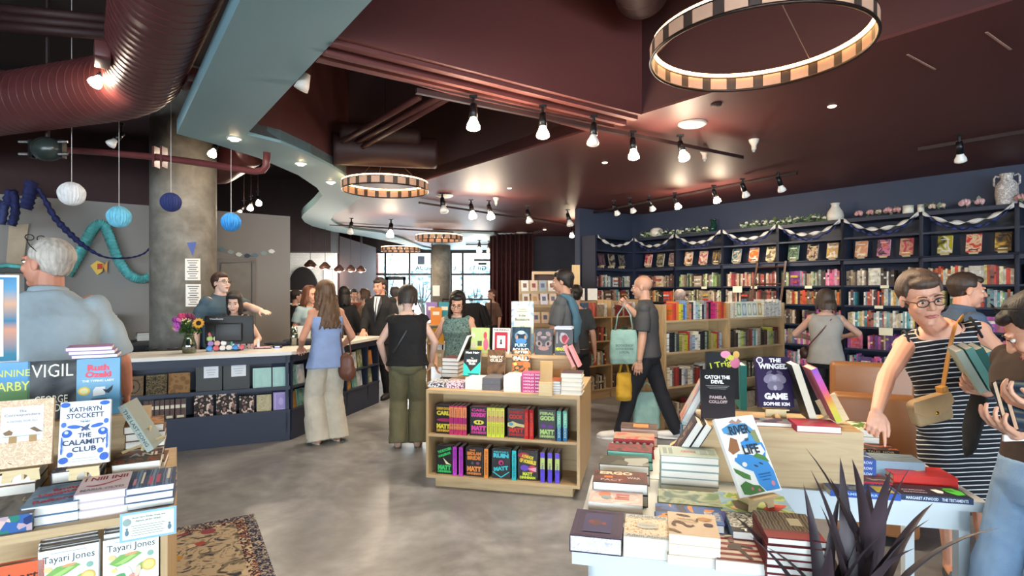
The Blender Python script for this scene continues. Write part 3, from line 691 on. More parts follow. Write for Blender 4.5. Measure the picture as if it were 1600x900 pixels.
# spots in the open ceiling at the left
for lab, px, py, on, Y, aim in (('lit spotlight beside the elbow of the big duct', 167,134,1,4.6,(-.3,-.6)), ('small unlit spotlight left of the concrete column', 190,228,0,6.0,(-.5,-.6)), ('lit spotlight under the teal band, near the column top', 337,242,1,6.9,(0,-.6)),
      ('lit spotlight of the pair above the blue paper ball, upper one', 403,320,1,9.6,(.5,-.8)), ('lit spotlight of the pair above the blue paper ball, lower one', 392,327,1,9.6,(.3,-.8)), ('dark spotlight hanging beside the pair above the blue ball', 381,334,0,9.6,(-.4,-.6))):
    p = P(px, py, Y); t = spot(lab, px, py, on, z=p.z+0.001, top=p.z+0.26, aim=aim, energy=14); t.matrix_basis = Mx.Translation((p.x, p.y, p.z+0.24))
    b = MB(); b.cyl((0,0,0),(0,0,HIGH-p.z-0.24),0.008,n=6); b.build('drop_rod', TRK, t)
# downlights in the band
for lab, px, py in (('round downlight at the wide end of the teal band', 366,216), ('round downlight midway along the curving band', 470,255), ('round downlight where the curving band bends away', 517,284)):
    p = onz(px, py, CEIL-0.03); t = thing('downlight', lab, 'downlight', Mx.Translation(p), 'downlights in the teal band')
    b = MB(); b.lathe([(0.07,0),(0.07,-0.008),(0.052,-0.01),(0.05,0.0)], 24); b.build('trim_ring', WHITE, t, True)
    b = MB(); b.lathe([(0,-0.03),(0.03,-0.026),(0.05,-0.004),(0.05,0)], 20); b.build('lens', BULB, t, True)
    l = bpy.data.lights.new('lamp_light', 'SPOT'); l.energy = 40; l.color = (1,.82,.6); l.spot_size = R(140); l.spot_blend = 1; l.shadow_soft_size = 0.05
    o = bpy.data.objects.new('lamp_light', l); COL.objects.link(o); o.parent = t; o.location = (0,0,-0.05)
# small ceiling items
def small(name, lab, cat, px, py, prof, mm, z=CEIL, n=24):
    p = onz(px, py, z); b = MB(); b.lathe(prof, n); o = b.build(name, mm, None, True, Mx.Translation(p)); tag(o, lab, cat); return o
OFFW = mat('c4bcb4', 0.5)
small('ceiling_speaker', 'flat white round ceiling speaker left of the big ring lamp', 'speaker', 1082,192, [(0,-0.05),(0.03,-0.045),(0.035,-0.03),(0.1,-0.028),(0.125,-0.012),(0.125,0)], OFFW)
small('ceiling_speaker', 'small flat white disc above the far light track', 'speaker', 695,305, [(0,-0.05),(0.03,-0.045),(0.1,-0.03),(0.13,-0.012),(0.13,0)], OFFW)
small('ceiling_speaker', 'white disc in the far ceiling above the man in grey', 'speaker', 815,363, [(0,-0.04),(0.1,-0.03),(0.14,-0.012),(0.14,0)], OFFW)
small('sprinkler_head', 'small dark disc sprinkler under the big ring lamp', 'sprinkler', 1119,162, [(0,-0.02),(0.04,-0.018),(0.045,0)], MAROOND)
for lab, px, py in (('tiny pale recessed spot right of the white ceiling speaker', 1300,166), ('tiny pale recessed spot below the unlit beam spotlight', 945,254), ('tiny pale recessed spot beyond the beam', 796,294)):
    small('recessed_spot', lab, 'recessed spot', px, py, [(0,-0.01),(0.022,-0.01),(0.032,-0.004),(0.034,0)], emit('ffe9c8', 3.0))
small('recessed_spot', 'tiny recessed spot in the far ceiling right of the curtain', 'recessed spot', 851,359, [(0,-0.01),(0.03,-0.01),(0.045,0)], emit('ffe9c8', 3.0))
for lab, px, py in (('white cone-shaped detector under the ceiling, right of the other', 1178,226), ('white cone-shaped detector under the ceiling, left of the other', 1101,242), ('white cone-shaped detector right of the twin lit spotlights', 775,317)):
    s = 1.0; p = onz(px, py-8, CEIL); t = thing('ceiling_detector', lab, 'detector', Mx.Translation(p))
    b = MB(); b.lathe([(0.022,-0.10),(0.024,-0.06),(0.045,-0.025),(0.05,-0.005),(0.05,0)], 20); bo_ = b.build('body', OFFW, t, True)
    b = MB(); b.lathe([(0,-0.125),(0.012,-0.123),(0.016,-0.10)], 12); b.build('sensor', mat('9aa0a4', 0.4), bo_, True)
p = onz(466,121,CEIL); b = MB(); b.lathe([(0.05,-0.12),(0.045,-0.08),(0.02,0.0),(0,0)], 16, Mt=Ry(R(25))); tag(b.build('ceiling_detector', OFFW, None, True, Mx.Translation(p+V((0.06,0.02,0.03)))), 'white cone detector on the right edge of the teal band', 'detector')
# two slot lines in the ceiling, upper right
for lab, pa, pb in (('pale slot diffuser line in the ceiling, nearer one', (1418,85),(1461,108)), ('pale slot diffuser line at the upper right corner', (1541,50),(1579,77))):
    a, c = onz(*pa, CEIL), onz(*pb, CEIL); d = c-a; b = MB(); b.b2((0,-0.006,-0.004),(d.length,0.006,0)); tag(b.build('slot_diffuser', mat('b08a80', 0.5), None, False, Mx.Translation(a) @ Rz(atan2(d.y,d.x))), lab, 'diffuser')

# ring lamps
SHADE = mat('d0a48a', 0.6, var=.10, scale=9, emis=0.12)
def ring(label, c, rad, h, n, top, drops=True, seg=96):
    t = thing('ring_chandelier', label, 'chandelier', Mx.Translation(c), 'round ring chandeliers')
    k = rad/0.55
    for nm, zz in (('upper_hoop', h/2-.006), ('lower_hoop', -h/2)):
        b = MB(); b.tube([(cos(2*pi*i/seg)*rad, sin(2*pi*i/seg)*rad, zz) for i in range(seg)], (0.006 if nm == 'upper_hoop' else 0.009)*k, 8, closed=True, flat=1.0); b.build(nm, mat('3a2a24', 0.35, metal=0.6), t, True)
    b = MB(); b.tube([(cos(2*pi*i/seg)*(rad-0.012*k), sin(2*pi*i/seg)*(rad-0.012*k), h/2+0.008) for i in range(seg)], 0.010*k, 8, closed=True); b.build('led_strip', emit('ffc884', 16), t, True)
    for i in range(n):
        a0 = 2*pi*(i+0.2)/n; a1 = 2*pi*(i+0.84)/n; b = MB(); vs = []; q = 4
        for z in (-h/2+0.008, h/2-0.01):
            for rr_ in (rad-0.004, rad+0.004):
                for j in range(q+1): a = a0+(a1-a0)*j/q; vs.append((cos(a)*rr_, sin(a)*rr_, z))
        fs = []; m_ = q+1
        for j in range(q): fs += [(j, 2*m_+j, 2*m_+j+1, j+1), (m_+j, m_+j+1, 3*m_+j+1, 3*m_+j), (j, j+1, m_+j+1, m_+j), (2*m_+j, 3*m_+j, 3*m_+j+1, 2*m_+j+1)]
        fs += [(0, m_, 3*m_, 2*m_), (q, 2*m_+q, 3*m_+q, m_+q)]
        b.add(vs, fs); b.build('shade_panel', SHADE, t)
    for i in range(n):
        a0 = 2*pi*(i+0.02)/n; b = MB(); b.box((cos(a0)*rad, sin(a0)*rad, 0), (0.008, 2*pi*rad/n*0.30, h-0.012), 0, a0); b.build('divider_panel', mat('4a3a33', 0.5), t)
    if drops:
        ztop = top-c.z; jz = ztop*0.38 if ztop < 1.0 else 0.5
        for i in range(3):
            a = 2*pi*i/3+0.6; b = MB(); b.cyl((cos(a)*rad, sin(a)*rad, h/2), (0,0,jz), 0.003*max(1,k), n=6); b.build('suspension_wire', mat('6b5a55', 0.4), t)
        b = MB(); b.cyl((0,0,jz),(0,0,ztop),0.012,n=8); b.build('drop_rod', TRK, t)
    return t
ring('largest ring chandelier, glowing, at the upper right', V((1.33, 3.06, 2.93)), 0.56, 0.085, 22, HIGH)
ring('middle-sized ring chandelier hanging left of centre', V((-1.64, 7.3, 2.95)), 0.55, 0.10, 22, HIGH)
ring('small far ring chandelier in front of the window column', V((-1.76, 13.6, 2.88)), 0.56, 0.11, 20, CEIL, False)
ring('farthest ring chandelier, low above the far window', V((-3.36, 17.0, 2.86)), 0.58, 0.11, 20, CEIL, False)
for x, y, z, e in ((1.33,3.06,2.9,55),(-1.64,7.3,2.9,55),(-1.76,13.6,2.8,50),(-3.36,17,2.8,40)):
    l = bpy.data.lights.new('ring_light', 'AREA'); l.shape = 'DISK'; l.size = 1.0; l.energy = e; l.color = (1,.78,.52)
    o = bpy.data.objects.new('ring_light', l); COL.objects.link(o); o.location = (x,y,z-0.06)
# ducts and pipes
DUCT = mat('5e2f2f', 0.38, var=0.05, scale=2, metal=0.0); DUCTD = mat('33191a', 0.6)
def duct(label, pts, r, mm=DUCT, rib=0.10, name='air_duct'):
    t = thing(name, label, 'duct', Mx.Identity(4)); path = []
    for i in range(len(pts)-1):
        a, c = V(pts[i]), V(pts[i+1]); n = max(2, int((c-a).length/0.05)); path += [a.lerp(c, k/n) for k in range(n)]
    path.append(V(pts[-1])); b = MB(); b.tube(path, r, 40); b.build('duct_pipe', mm, t, True)
    if rib:
        acc = 0
        for i in range(1, len(path)):
            acc += (path[i]-path[i-1]).length
            if acc >= rib:
                acc = 0; d = (path[i]-path[i-1]).normalized(); b = MB(); b.tube([path[i]-d*0.006, path[i], path[i]+d*0.006], [r*1.001, r*1.018, r*1.001], 40, caps=False); b.build('seam', mm, t, True)
    return t
def arc(c, a, bdir, r, n=8):                  # quarter bend from direction -a to bdir around c
    return [c-bdir*r*cos(k/n*pi/2)+a*r*sin(k/n*pi/2) for k in range(n+1)]
e0 = P(258, 2, 3.45); e1 = P(224, 128, 4.7); dirA = (e1-e0).normalized(); dirA = V((dirA.x, dirA.y, 0)).normalized(); e1.z = e0.z = 3.42
dirB = V((-0.95, 0.30, 0)).normalized()
pts = [e0-dirA*3.2, e0, e1-dirA*0.1]
cur = e1-dirA*0.1; cc_ = [cur+(dirA*sin(k/7*pi/2)+dirB*(1-cos(k/7*pi/2)))*0.42 for k in range(1, 8)]
dt = duct('big maroon spiral duct running overhead and turning left', pts+cc_+[cc_[-1]+dirB*3.4], 0.28)
for lab, q in (('l', (190,82,3.9)), ('r', (292,95,4.35))):
    p = P(*q); p.z = 3.36; b = MB(); s = -1 if lab == 'l' else 1
    side = V((dirA.y, -dirA.x, 0)); cp_ = e0.lerp(e1, 0.62 if lab == 'l' else 0.72)+side*s*0.29+V((0,0,-0.10)); cp_.z = 3.30
    b.M = Mx.Translation(cp_) @ Rz(atan2(dirA.y, dirA.x)); b.b2((-0.13,-0.05,-0.06),(0.13,0.05,0.06)); bv(b.build('access_panel', DUCT, dt), 0.012)
duct('smaller maroon duct emerging behind the concrete column', [P(300,262,8.3), P(345,262,8.4), P(392,232,7.9)], 0.24, rib=0)
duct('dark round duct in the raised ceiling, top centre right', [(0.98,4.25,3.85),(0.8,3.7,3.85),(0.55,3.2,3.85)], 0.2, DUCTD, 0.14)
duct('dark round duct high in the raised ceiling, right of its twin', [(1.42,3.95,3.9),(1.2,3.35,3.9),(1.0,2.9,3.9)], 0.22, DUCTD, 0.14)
duct('dark duct deep in the opening above the middle ring lamp', [P(520,232,6.7), P(680,240,7.1)], 0.19, DUCTD, 0)  # this duct and the next: DUCTD carries the opening's shade in its colour
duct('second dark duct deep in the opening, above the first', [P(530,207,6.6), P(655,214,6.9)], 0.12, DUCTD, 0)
pm = mat('6b3536', 0.4)
def pipe(label, pts, r, mm=pm): b = MB(); b.tube(pts, r, 12); return tag(b.build('ceiling_pipe', mm, None, True), label, 'pipe')
pipe('maroon sprinkler pipe bending up under the teal band', [P(60,232,6.3),P(160,238,6.2),P(250,246,6.1),P(330,257,6.0),P(398,268,5.9),P(411,266,5.88),P(416,259,5.86),P(417,238,5.85)], 0.036)
for i, (x0, y0, x1, y1) in enumerate(((690,150,538,232),(702,152,548,240),(655,152,512,234))):
    pipe(('thin pipe in the ceiling opening, %s of three parallel' % ['middle','rightmost','leftmost'][i]), [P(x0,y0,5.2),P(x1,y1,6.9)], 0.03, mat('4a2627', 0.5))
for i, (y0, y1) in enumerate(((12,32),(26,44),(40,56))):
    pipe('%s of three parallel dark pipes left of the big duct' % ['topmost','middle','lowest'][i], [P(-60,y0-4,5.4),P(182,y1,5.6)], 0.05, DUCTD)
for i, (x, y) in enumerate(((253,248),(243,232))):
    pass
t = thing('pipe_clamp', 'maroon pipe clamp on the concrete column', 'clamp', Mx.Identity(4))
for dx in (-6, 6): b = MB(); b.b2(tuple(P(250+dx,262,6.1)-V((0.012,0.05,0))), tuple(P(250+dx,230,6.1)+V((0.012,0.05,0)))); b.build('clamp_plate', DUCT, t)
# motorised stage light at upper left
p = P(74, 233, 5.6); t = thing('stage_light', 'dark round stage light with silver brackets, upper left corner', 'stage light', Mx.Translation(p))
b = MB(); b.ell((0,0,0),(0.15,0.12,0.12),24,14); b.build('lens_housing', mat('2c3634', 0.25), t, True)
for s in (-1, 1):
    b = MB(); b.b2((s*0.15-0.02,-0.03,-0.09),(s*0.15+0.02,0.03,0.09)); b.build('bracket', BLACKM, t)
    for z in (-0.06, 0.06): b = MB(); b.cyl((s*0.15,-0.05,z),(s*0.24,-0.05,z),0.012,n=8); b.build('knob', mat('d8dadc', 0.25, metal=0.8), t)
b = MB(); b.cyl((0,0,0.1),(0,0,HIGH-p.z),0.02,n=8); b.build('drop_rod', TRK, t)

# paper balls
def paper_ball(label, px, py, Y, r, colr):
    p = P(px, py, Y); t = thing('paper_ball', label, 'paper ball', Mx.Translation(p), 'honeycomb paper balls')
    b = MB(); n = 48; vs = []; k = 14
    for i in range(k+1):
        a = -pi/2+pi*i/k
        for j in range(n):
            rr_ = r*(1.0 if j % 2 else 0.93)*(1+0.02*cos(i*5+j)); vs.append((rr_*cos(a)*cos(2*pi*j/n), rr_*cos(a)*sin(2*pi*j/n), r*sin(a)))
    b.add(vs, [(i*n+j, i*n+(j+1)%n, (i+1)*n+(j+1)%n, (i+1)*n+j) for i in range(k) for j in range(n)]); b.build('honeycomb', mat(colr, 0.8, var=0.15, scale=20), t)
    b = MB(); b.cyl((0,0,r),(0,0,HIGH-p.z),0.003,n=6); b.build('string', mat('c9c9c9', 0.6), t)
paper_ball('white honeycomb paper ball hanging highest at the left', 112,303,5.6,0.118,'e4e6ea')
paper_ball('pale turquoise honeycomb paper ball left of the column', 186,339,5.6,0.108,'6fc0de')
paper_ball('dark navy honeycomb paper ball in front of the column', 267,316,5.6,0.096,'1f2c66')
paper_ball('bright blue honeycomb paper ball right of the column', 361,347,5.9,0.098,'2f87d2')
# garlands on the grey wall
def swag(name, label, pts, r, mm, seg=10, off=0.10, flat=0.35, wob=0.25, n=10):
    P3 = [gwall(x, y, off) for x, y in pts]; path = []
    for i in range(len(P3)-1):
        p0 = P3[max(0,i-1)]; p1 = P3[i]; p2 = P3[i+1]; p3 = P3[min(len(P3)-1,i+2)]
        for k in range(seg):
            u = k/seg; path.append(0.5*((2*p1)+(p2-p0)*u+(2*p0-5*p1+4*p2-p3)*u*u+(3*p1-3*p2+p3-p0)*u**3))
    path.append(P3[-1]); m_ = len(path)
    rs = [r(i/(m_-1))*(1+wob*sin(i*1.9)) if callable(r) else r*(1+wob*sin(i*1.9)) for i in range(m_)]
    b = MB(); b.tube(path, rs, n, flat=flat); return tag(b.build(name, mm, None, True), label, 'garland')
NV = mat('20285a', 0.8, var=0.3, scale=12); TQ = mat('5fb4b4', 0.75, var=0.25, scale=14)
swag('paper_streamer', 'twisted navy paper streamer draped across the grey wall', [(50,283),(66,305),(86,340),(110,366),(135,387),(165,402),(200,403),(225,396),(240,380)], lambda f: 0.035+0.08*max(0, sin(pi*min(1,f*1.55)))-0.02*f if f < 0.62 else 0.035, NV, off=0.55)
swag('paper_streamer', 'thick turquoise tissue garland in an A shape on the wall', [(105,430),(125,396),(140,366),(152,352),(164,354),(174,378),(186,408),(203,430),(222,436),(240,430)], 0.085, TQ, off=0.12, flat=0.5, wob=0.16, seg=22)
for lab, pts in (('navy tissue paper bunch hanging left of the streamer', [(14,322),(20,300),(24,330),(18,352)]), ('short navy tissue tail beside the bunch, at the wall corner', [(50,284),(46,305),(40,326)]), ('faded blue tissue loop at the left edge', [(-4,318),(6,322),(2,350)])):
    swag('tissue_garland', lab, pts, 0.09, NV if 'navy' in lab else mat('3a4578', 0.8), off=0.6, flat=0.5, wob=0.15)
t = thing('paper_fish', 'yellow and red paper fish pinned on the grey wall', 'paper fish', Mx.Identity(4))
b = poly_on_wall('f', [(141,415),(152,407),(163,412),(160,424),(152,430)], 0.03, None, 0.02); b.build('body', mat('e9c25a', 0.7), t)
b = poly_on_wall('f', [(152,412),(160,412),(160,420),(152,421)], 0.055, None, 0.008); b.build('stripe', mat('c8452e', 0.7), t)
b = poly_on_wall('f', [(161,416),(168,408),(167,428)], 0.03, None, 0.02); b.build('tail', mat('e8a14a', 0.7), t)
cs = ['4a3340','6f8a96','9fb0b0','d8dcd6','3b4a5c','6a8291','90a0a2','dfe3df']
for i, (x, y) in enumerate(((333,393),(347,389),(360,393),(373,397),(386,399),(398,398),(412,395),(424,392))):
    b = poly_on_wall('f', [(x-5,y),(x-1,y-3),(x+3,y-2),(x+6,y+1),(x+2,y+4),(x-3,y+3)], 0.02, None, 0.01)
    o = tag(b.build('paper_cutout', mat(cs[i], 0.8)), '%s small paper cutout from the left in the row above the door' % ORD[i], 'paper cutout', 'paper cutouts above the door')
def col_pt(px, py, cx=-4.37, cy=7.5, r=0.395):  # a pixel on the round column
    k = (px-800)/F_PX; A = k*k+1; B = -2*(cx*k+cy); Cc = cx*cx+cy*cy-r*r; Y = (-B-sqrt(B*B-4*A*Cc))/(2*A); return P(px, py, Y)
def on_col(name, label, cat, x0, y0, x1, y1, mm, lines=0, **kw):
    b = MB(); n = 8; vs = [col_pt(x0+(x1-x0)*i/n, y) for y in (y0, y1) for i in range(n+1)]
    b.add(vs, [(i, n+1+i, n+2+i, i+1) for i in range(n)]); t = tag(b.build(name, mm), label, cat)
    if lines:
        q = MB()
        for k in range(lines):
            y = y0+(y1-y0)*(k+1)/(lines+1); ins = 3+(k*7%5)
            vv = [col_pt(x0+ins+(x1-x0-2*ins)*i/4, yy, r=0.397) for yy in (y-0.6, y+0.6) for i in range(5)]; q.add(vv, [(i, 5+i, 6+i, i+1) for i in range(4)])
        q.build('printed_lines', mat('55585c', 0.8), t)
    return t
on_col('paper_notice', 'upper white paper notice taped to the concrete column', 'notice', 289,404,313,438, WHITE, 9)
on_col('paper_notice', 'lower white paper notice on the column, partly hidden', 'notice', 290,444,314,479, WHITE, 9)
b = MB(); b.add([col_pt(292,379),col_pt(307,378),col_pt(301,400)], [(0,2,1)]); tag(b.build('paper_pennant', mat('5266a8', 0.8)), 'small blue triangular pennant on the concrete column', 'pennant')
p = P(797,495,1); 
b = MB(); b.b2((-2.27-0.22,17.68,1.45),(-2.27+0.0,17.70,1.78)); tag(b.build('paper_notice', WHITE), 'white notice on the far window column', 'notice')
# beige panel and frame at the left edge
b = poly_on_wall('f', [(14,352),(45,350),(34,430),(8,430)], 0.02, None, 0.02); tag(b.build('wall_panel', mat('b8a48c', 0.7)), 'beige panel on the wall behind the white-haired man', 'panel')
p = gwall(14, 420, 0.5); t = thing('wall_shelf', 'dark shelf topped with a teal garland, at the left edge', 'shelf', Mx.Translation(p) @ Rz(atan2(.6,.8)))
b = MB(); b.b2((-0.5,-0.2,-0.05),(0.22,0.2,0.0)); b.build('board', BLACK, t); b = MB(); b.b2((0.16,-0.2,-0.6),(0.22,0.2,-0.05)); b.build('upright', BLACK, t); b = MB(); b.tube([(-0.5+i*0.07,-0.1+0.03*sin(i),0.03+0.01*sin(i*2)) for i in range(10)],0.03,8); b.build('tinsel', TQ, t, True)

# cafe pendants, arch and frames
for i, (px, py, Y) in enumerate(((485,413,12.5),(508,416,13.2),(530,420,14.2),(548,420,14.8),(564,421,15.6))):
    p = P(px, py, Y); t = thing('pendant_lamp', '%s smoky brown pendant lamp from the left over the cafe' % ORD[i], 'pendant lamp', Mx.Translation(p), 'cafe pendant lamps')
    b = MB(); b.lathe([(0.03,0.10),(0.05,0.08),(0.13,0.0),(0.135,-0.03),(0.10,-0.07),(0.09,-0.07),(0.12,-0.03)], 24); sd_ = b.build('shade', mat('4a2f26', 0.25), t, True)
    b = MB(); b.ell((0,0,-0.04),0.05,12,8); b.build('bulb', emit('ffd9a8', 25), sd_, True)
    l = bpy.data.lights.new('pendant_light', 'POINT'); l.energy = 45; l.color = (1,.9,.76); l.shadow_soft_size = .06; o = bpy.data.objects.new('pendant_light', l); COL.objects.link(o); o.parent = t; o.location = (0,0,-.14)
    b = MB(); b.cyl((0,0,0.1),(0,0,(CEIL if Y<14.5 else CEIL)-p.z),0.006,n=6); b.build('cord', BLACK, t)
t = thing('arched_shelf', 'black arched bar shelf on the tiled cafe wall', 'shelf', Mx.Identity(4))
b = MB(); pts = [(sin(a)*0.42-5.55, -cos(a)*0.0+max(0,cos(a))*0.75+1.5) for a in [(-pi/2+pi*i/16) for i in range(17)]]
vs = [(x, 14.93, z) for x, z in pts]+[(-5.13,14.93,0.9),(-5.97,14.93,0.9)]; vs2 = [(x, 15.0, z) for x, y, z in vs]; n = len(vs)
b.add(vs+vs2, [tuple(range(n))]+[(i,(i+1)%n,n+(i+1)%n,n+i) for i in range(n)]); b.build('arch_panel', mat('1d1a1d', 0.5), t)
for z in (1.25,1.6): b = MB(); b.b2((-5.97,14.75,z),(-5.13,14.93,z+0.03)); b.build('shelf_board', WHITE, t)
for x0, x1, z0, z1, lab in ((-5.02,-4.75,1.5,2.2,'tall white framed menu board on the tiled wall'),):
    t = thing('menu_board', lab, 'menu board', Mx.Identity(4)); b = MB(); b.b2((x0,14.94,z0),(x1,14.99,z1)); fo_ = b.build('frame', mat('8a8d90', 0.5), t); b = MB(); b.b2((x0+.03,14.93,z0+.03),(x1-.03,14.945,z1-.03)); b.build('panel', mat('d5dade', 0.5), fo_)
# curtain
CU = mat('3a0f12', 0.85, var=0.15, scale=5)
def curt(u, v):
    p = V((-0.58, 14.9, 0)).lerp(V((0.56, 14.6, 0)), u); return V((p.x, p.y+0.07*sin(u*62)+0.03*sin(u*23+1), 0.03+(CEIL-0.03)*v))
b = MB(); b.grid(curt, 120, 6); o = b.build('curtain', CU, None, True); md = o.modifiers.new('s','SOLIDIFY'); md.thickness = 0.01; tag(o, 'floor-length dark red velvet curtain right of the far window', 'curtain')
# ================================================================ BOOKS
def facemb(w, h, t, items, mats_, text=True):
    """printed shapes on the front cover; u, v run 0..1 from the lower left"""
    a = MB(); tx = MB(); am = []; tm = []
    def mi(lst, c):
        mm = c if not isinstance(c, str) else mat(c, 0.55, var=0.03, spec=.25)
        if mm not in lst: lst.append(mm)
        return lst.index(mm)
    y0 = -t/2-0.0004; k = 0
    X = lambda u: -w/2+u*w
    for it in items:
        k += 1; y = y0-0.00022*k
        if it[0] == 'r':
            _, u0, v0, u1, v1, c = it; a.add([(X(u0),y,v0*h),(X(u1),y,v0*h),(X(u1),y,v1*h),(X(u0),y,v1*h)], [(0,1,2,3)], mi(am, c))
        elif it[0] == 'e':
            _, cu, cv, ru, rv, c = it[:6]; rot = it[6] if len(it) > 6 else 0; n = 20; pp = []
            for j in range(n):
                q = 2*pi*j/n; px, pz = ru*w*cos(q), rv*h*sin(q); pp.append((X(cu)+px*cos(rot)-pz*sin(rot), y, cv*h+px*sin(rot)+pz*cos(rot)))
            a.add(pp, [tuple(range(n))], mi(am, c))
        elif it[0] == 'p':
            a.add([(X(u), y, v*h) for u, v in it[1]], [tuple(range(len(it[1])))], mi(am, it[2]))
        elif it[0] == 't':
            _, s, cu, cv, wf, hf, c = it[:7]; bo = it[7] if len(it) > 7 else 0.02; rot = it[8] if len(it) > 8 else 0
            tx.text(s, T(X(cu), y, cv*h) @ Ry(-rot) @ Rx(pi/2), w=(wf*w if not rot or abs(rot) < 1 else wf*h), h=(hf*h if not rot or abs(rot) < 1 else hf*w), m=mi(tm, c), bold=bo)
    return a, am, tx, tm
def book(M, w, h, t, cover, label, front=None, items=None, pages=None, soft=False, group=None, spine=None, color=None, name='book', cat='book', text_spine=None):
    bd = 0.0016 if soft else 0.0028; ov = 0.0 if soft else 0.003
    cm = mat(cover, 0.5, var=0.05, spec=.15) if isinstance(cover, str) else cover
    ms = [cm, front or cm, (mat(spine, 0.5, var=0.05, spec=.25) if isinstance(spine, str) else spine) or cm]
    b = MB(); x0, x1, y0, y1 = -w/2, w/2, -t/2, t/2
    b.prism([(x0,y0),(x1,y0),(x1,y0+bd),(x0+bd,y0+bd),(x0+bd,y1-bd),(x1,y1-bd),(x1,y1),(x0,y1)], 0, h)
    b.m = [0, 0]+[1]+[0]*6+[2]
    o = b.build(name, ms, None, False, M); tag(o, label, cat, group)
    if color is not None: o.color = color
    b = MB(); b.b2((x0+bd, y0+bd, ov), (x1-ov-0.0004*soft, y1-bd, h-ov)); b.build('pages', pages or PAGE, o)
    if items:
        a, am, tx, tm = facemb(w, h, t, items, None)
        if a.f: a.build('cover_art', am, o)
        if tx.f: tx.build('title', tm, o)
    if text_spine:
        s = MB(); s.text(text_spine[0], T(x0-0.0006, 0, h*0.5) @ Mx(((0,0,-1,0),(0,-1,0,0),(-1,0,0,0),(0,0,0,1))), w=h*(text_spine[2] if len(text_spine) > 2 else 0.8), h=t*0.5, bold=0.02); s.build('spine_title', mat(text_spine[1], 0.5), o)
    return o
LIE = Rx(-pi/2)
SIDE = Mx(((0,0,-1,0),(1,0,0,0),(0,-1,0,0),(0,0,0,1)))
nb = [0]
def lay(p, ang, w, h, ts, covers, topdesc, where, front=None, items=None, pages=None, soft=False, desc=None, group=None, jit=0.02, spine=None, side=False, text_spine=None):
    """a stack lying flat; p = bottom centre of its near edge; side: the near edge shows spines"""
    z = p[2]; n = len(ts)
    for i, t in enumerate(ts):
        c = covers[i % len(covers)]; j = rnd.uniform(-jit, jit); top = i == n-1
        lab = topdesc if top else '%s, %s of the stack %s' % (desc or 'book with only its edge showing', 'bottom' if i == 0 else ORD[i]+' from the bottom', where)
        M = T(p[0], p[1], z+t/2) @ Rz(ang+j) @ T(rnd.uniform(-.003,.003), rnd.uniform(0,.006), 0) @ LIE
        ww, hh = w, h
        if side: M = T(p[0], p[1], z+t/2) @ Rz(ang+j) @ T(h/2, w/2, 0) @ SIDE
        book(M, ww, hh, t, c, ' '.join(lab.split()[:16]), front if top else None, items if top else None, pages, soft, spine=spine, text_spine=text_spine)
        z += t
    return z
def stand(M, w, h, t, cover, label, front=None, items=None, tilt=0.2, easel=None, **kw):
    """upright book; with an easel it leans back on a small plywood stand"""
    z = 0.0
    if easel:
        e = thing('book_easel', easel, 'easel', M); ew = w*0.62; z = 0.05
        b = MB(); n = 10; pts = [(-ew/2, 0), (-ew*0.24, 0)]+[(-ew*0.24*cos(pi*k/n), 0.028*sin(pi*k/n)) for k in range(1, n)]+[(ew*0.24, 0), (ew/2, 0), (ew*0.46, z-0.004), (-ew*0.46, z-0.004)]
        b.prism(pts, -0.004, 0.004, Mt=Rx(pi/2)); b.build('front_foot', EASEL, e)
        b = MB(); b.box((0,0.0,z-0.002),(ew*1.05,0.055,0.006)); b.build('ledge', EASEL, e)
        b = MB(); b.M = T(0,0.016,z) @ Rx(-tilt); b.b2((-ew*0.35,t/2+0.004,0),(ew*0.35,t/2+0.009,h*0.55)); b.build('back_rest', EASEL, e)
        b = MB(); b.b2((-0.004,0.02,0),(0.004,0.11,z)); b.build('rear_foot', EASEL, e)
    return book(M @ T(0, 0.0, z+0.002+t/2*sin(tilt)) @ Rx(-tilt), w, h, t, cover, label, front, items, **kw)
def at(px, py, z): g = G(px, py, z); return g
def Fp(px, py, z, ang): g = G(px, py, z); return T(g.x, g.y, z) @ Rz(ang)
TT = 0.75
# ---- nearer white table, front row
MARB = art(['f2f2f4','dcdde6','c9bfae','eceef2','b9b4cc'], 26, 'noise', 0.5, 2, 1.6, 'LINEAR')
PURP = art(['2a1d46','352455','43203f'], 24, 'magic', 0.35, 1, 1, 'LINEAR')
lay(at(930,867,TT), TH, 0.168, 0.225, [0.055], ['241a3c'], 'thick purple and navy book with marbled page edges at the table corner', '', PURP,
    [('r',.06,.05,.94,.07,'4a2a4a'),('r',.06,.93,.94,.95,'4a2a4a'),('r',.06,.07,.08,.93,'4a2a4a'),('r',.92,.07,.94,.93,'4a2a4a'),('r',.22,.16,.78,.84,'2c2868'),('e',.45,.5,.12,.12,'5a2a3c'),('e',.62,.48,.05,.05,'8a3a3a'),('e',.36,.52,.06,.07,'7a3038')], pages=MARB)
FIL = art(['e9e2cf','e9e2cf','cf9a55','dcb783'], 95, 'noise', 0.5, 3, 1.2)
lay(at(1011,874,TT), TH, 0.146, 0.185, [0.032,0.033], ['ded9cc'], 'cream paperback with orange filigree leaves, second in the front row', 'in the front row of the nearer white table',
    FIL, [('r',.0,.86,1,1,'ccd2d2'),('r',0,0,1,.13,'ccd2d2'),('t','ALCHIPLEAS',.5,.93,.86,.09,'8f9aa0',.03),('t','Adam Aleksic',.5,.07,.9,.09,'8f9aa0',.03),('e',.5,.52,.26,.14,'c9cdc8'),('t','INTIMATE',.5,.52,.34,.04,'a89a80')], soft=True)
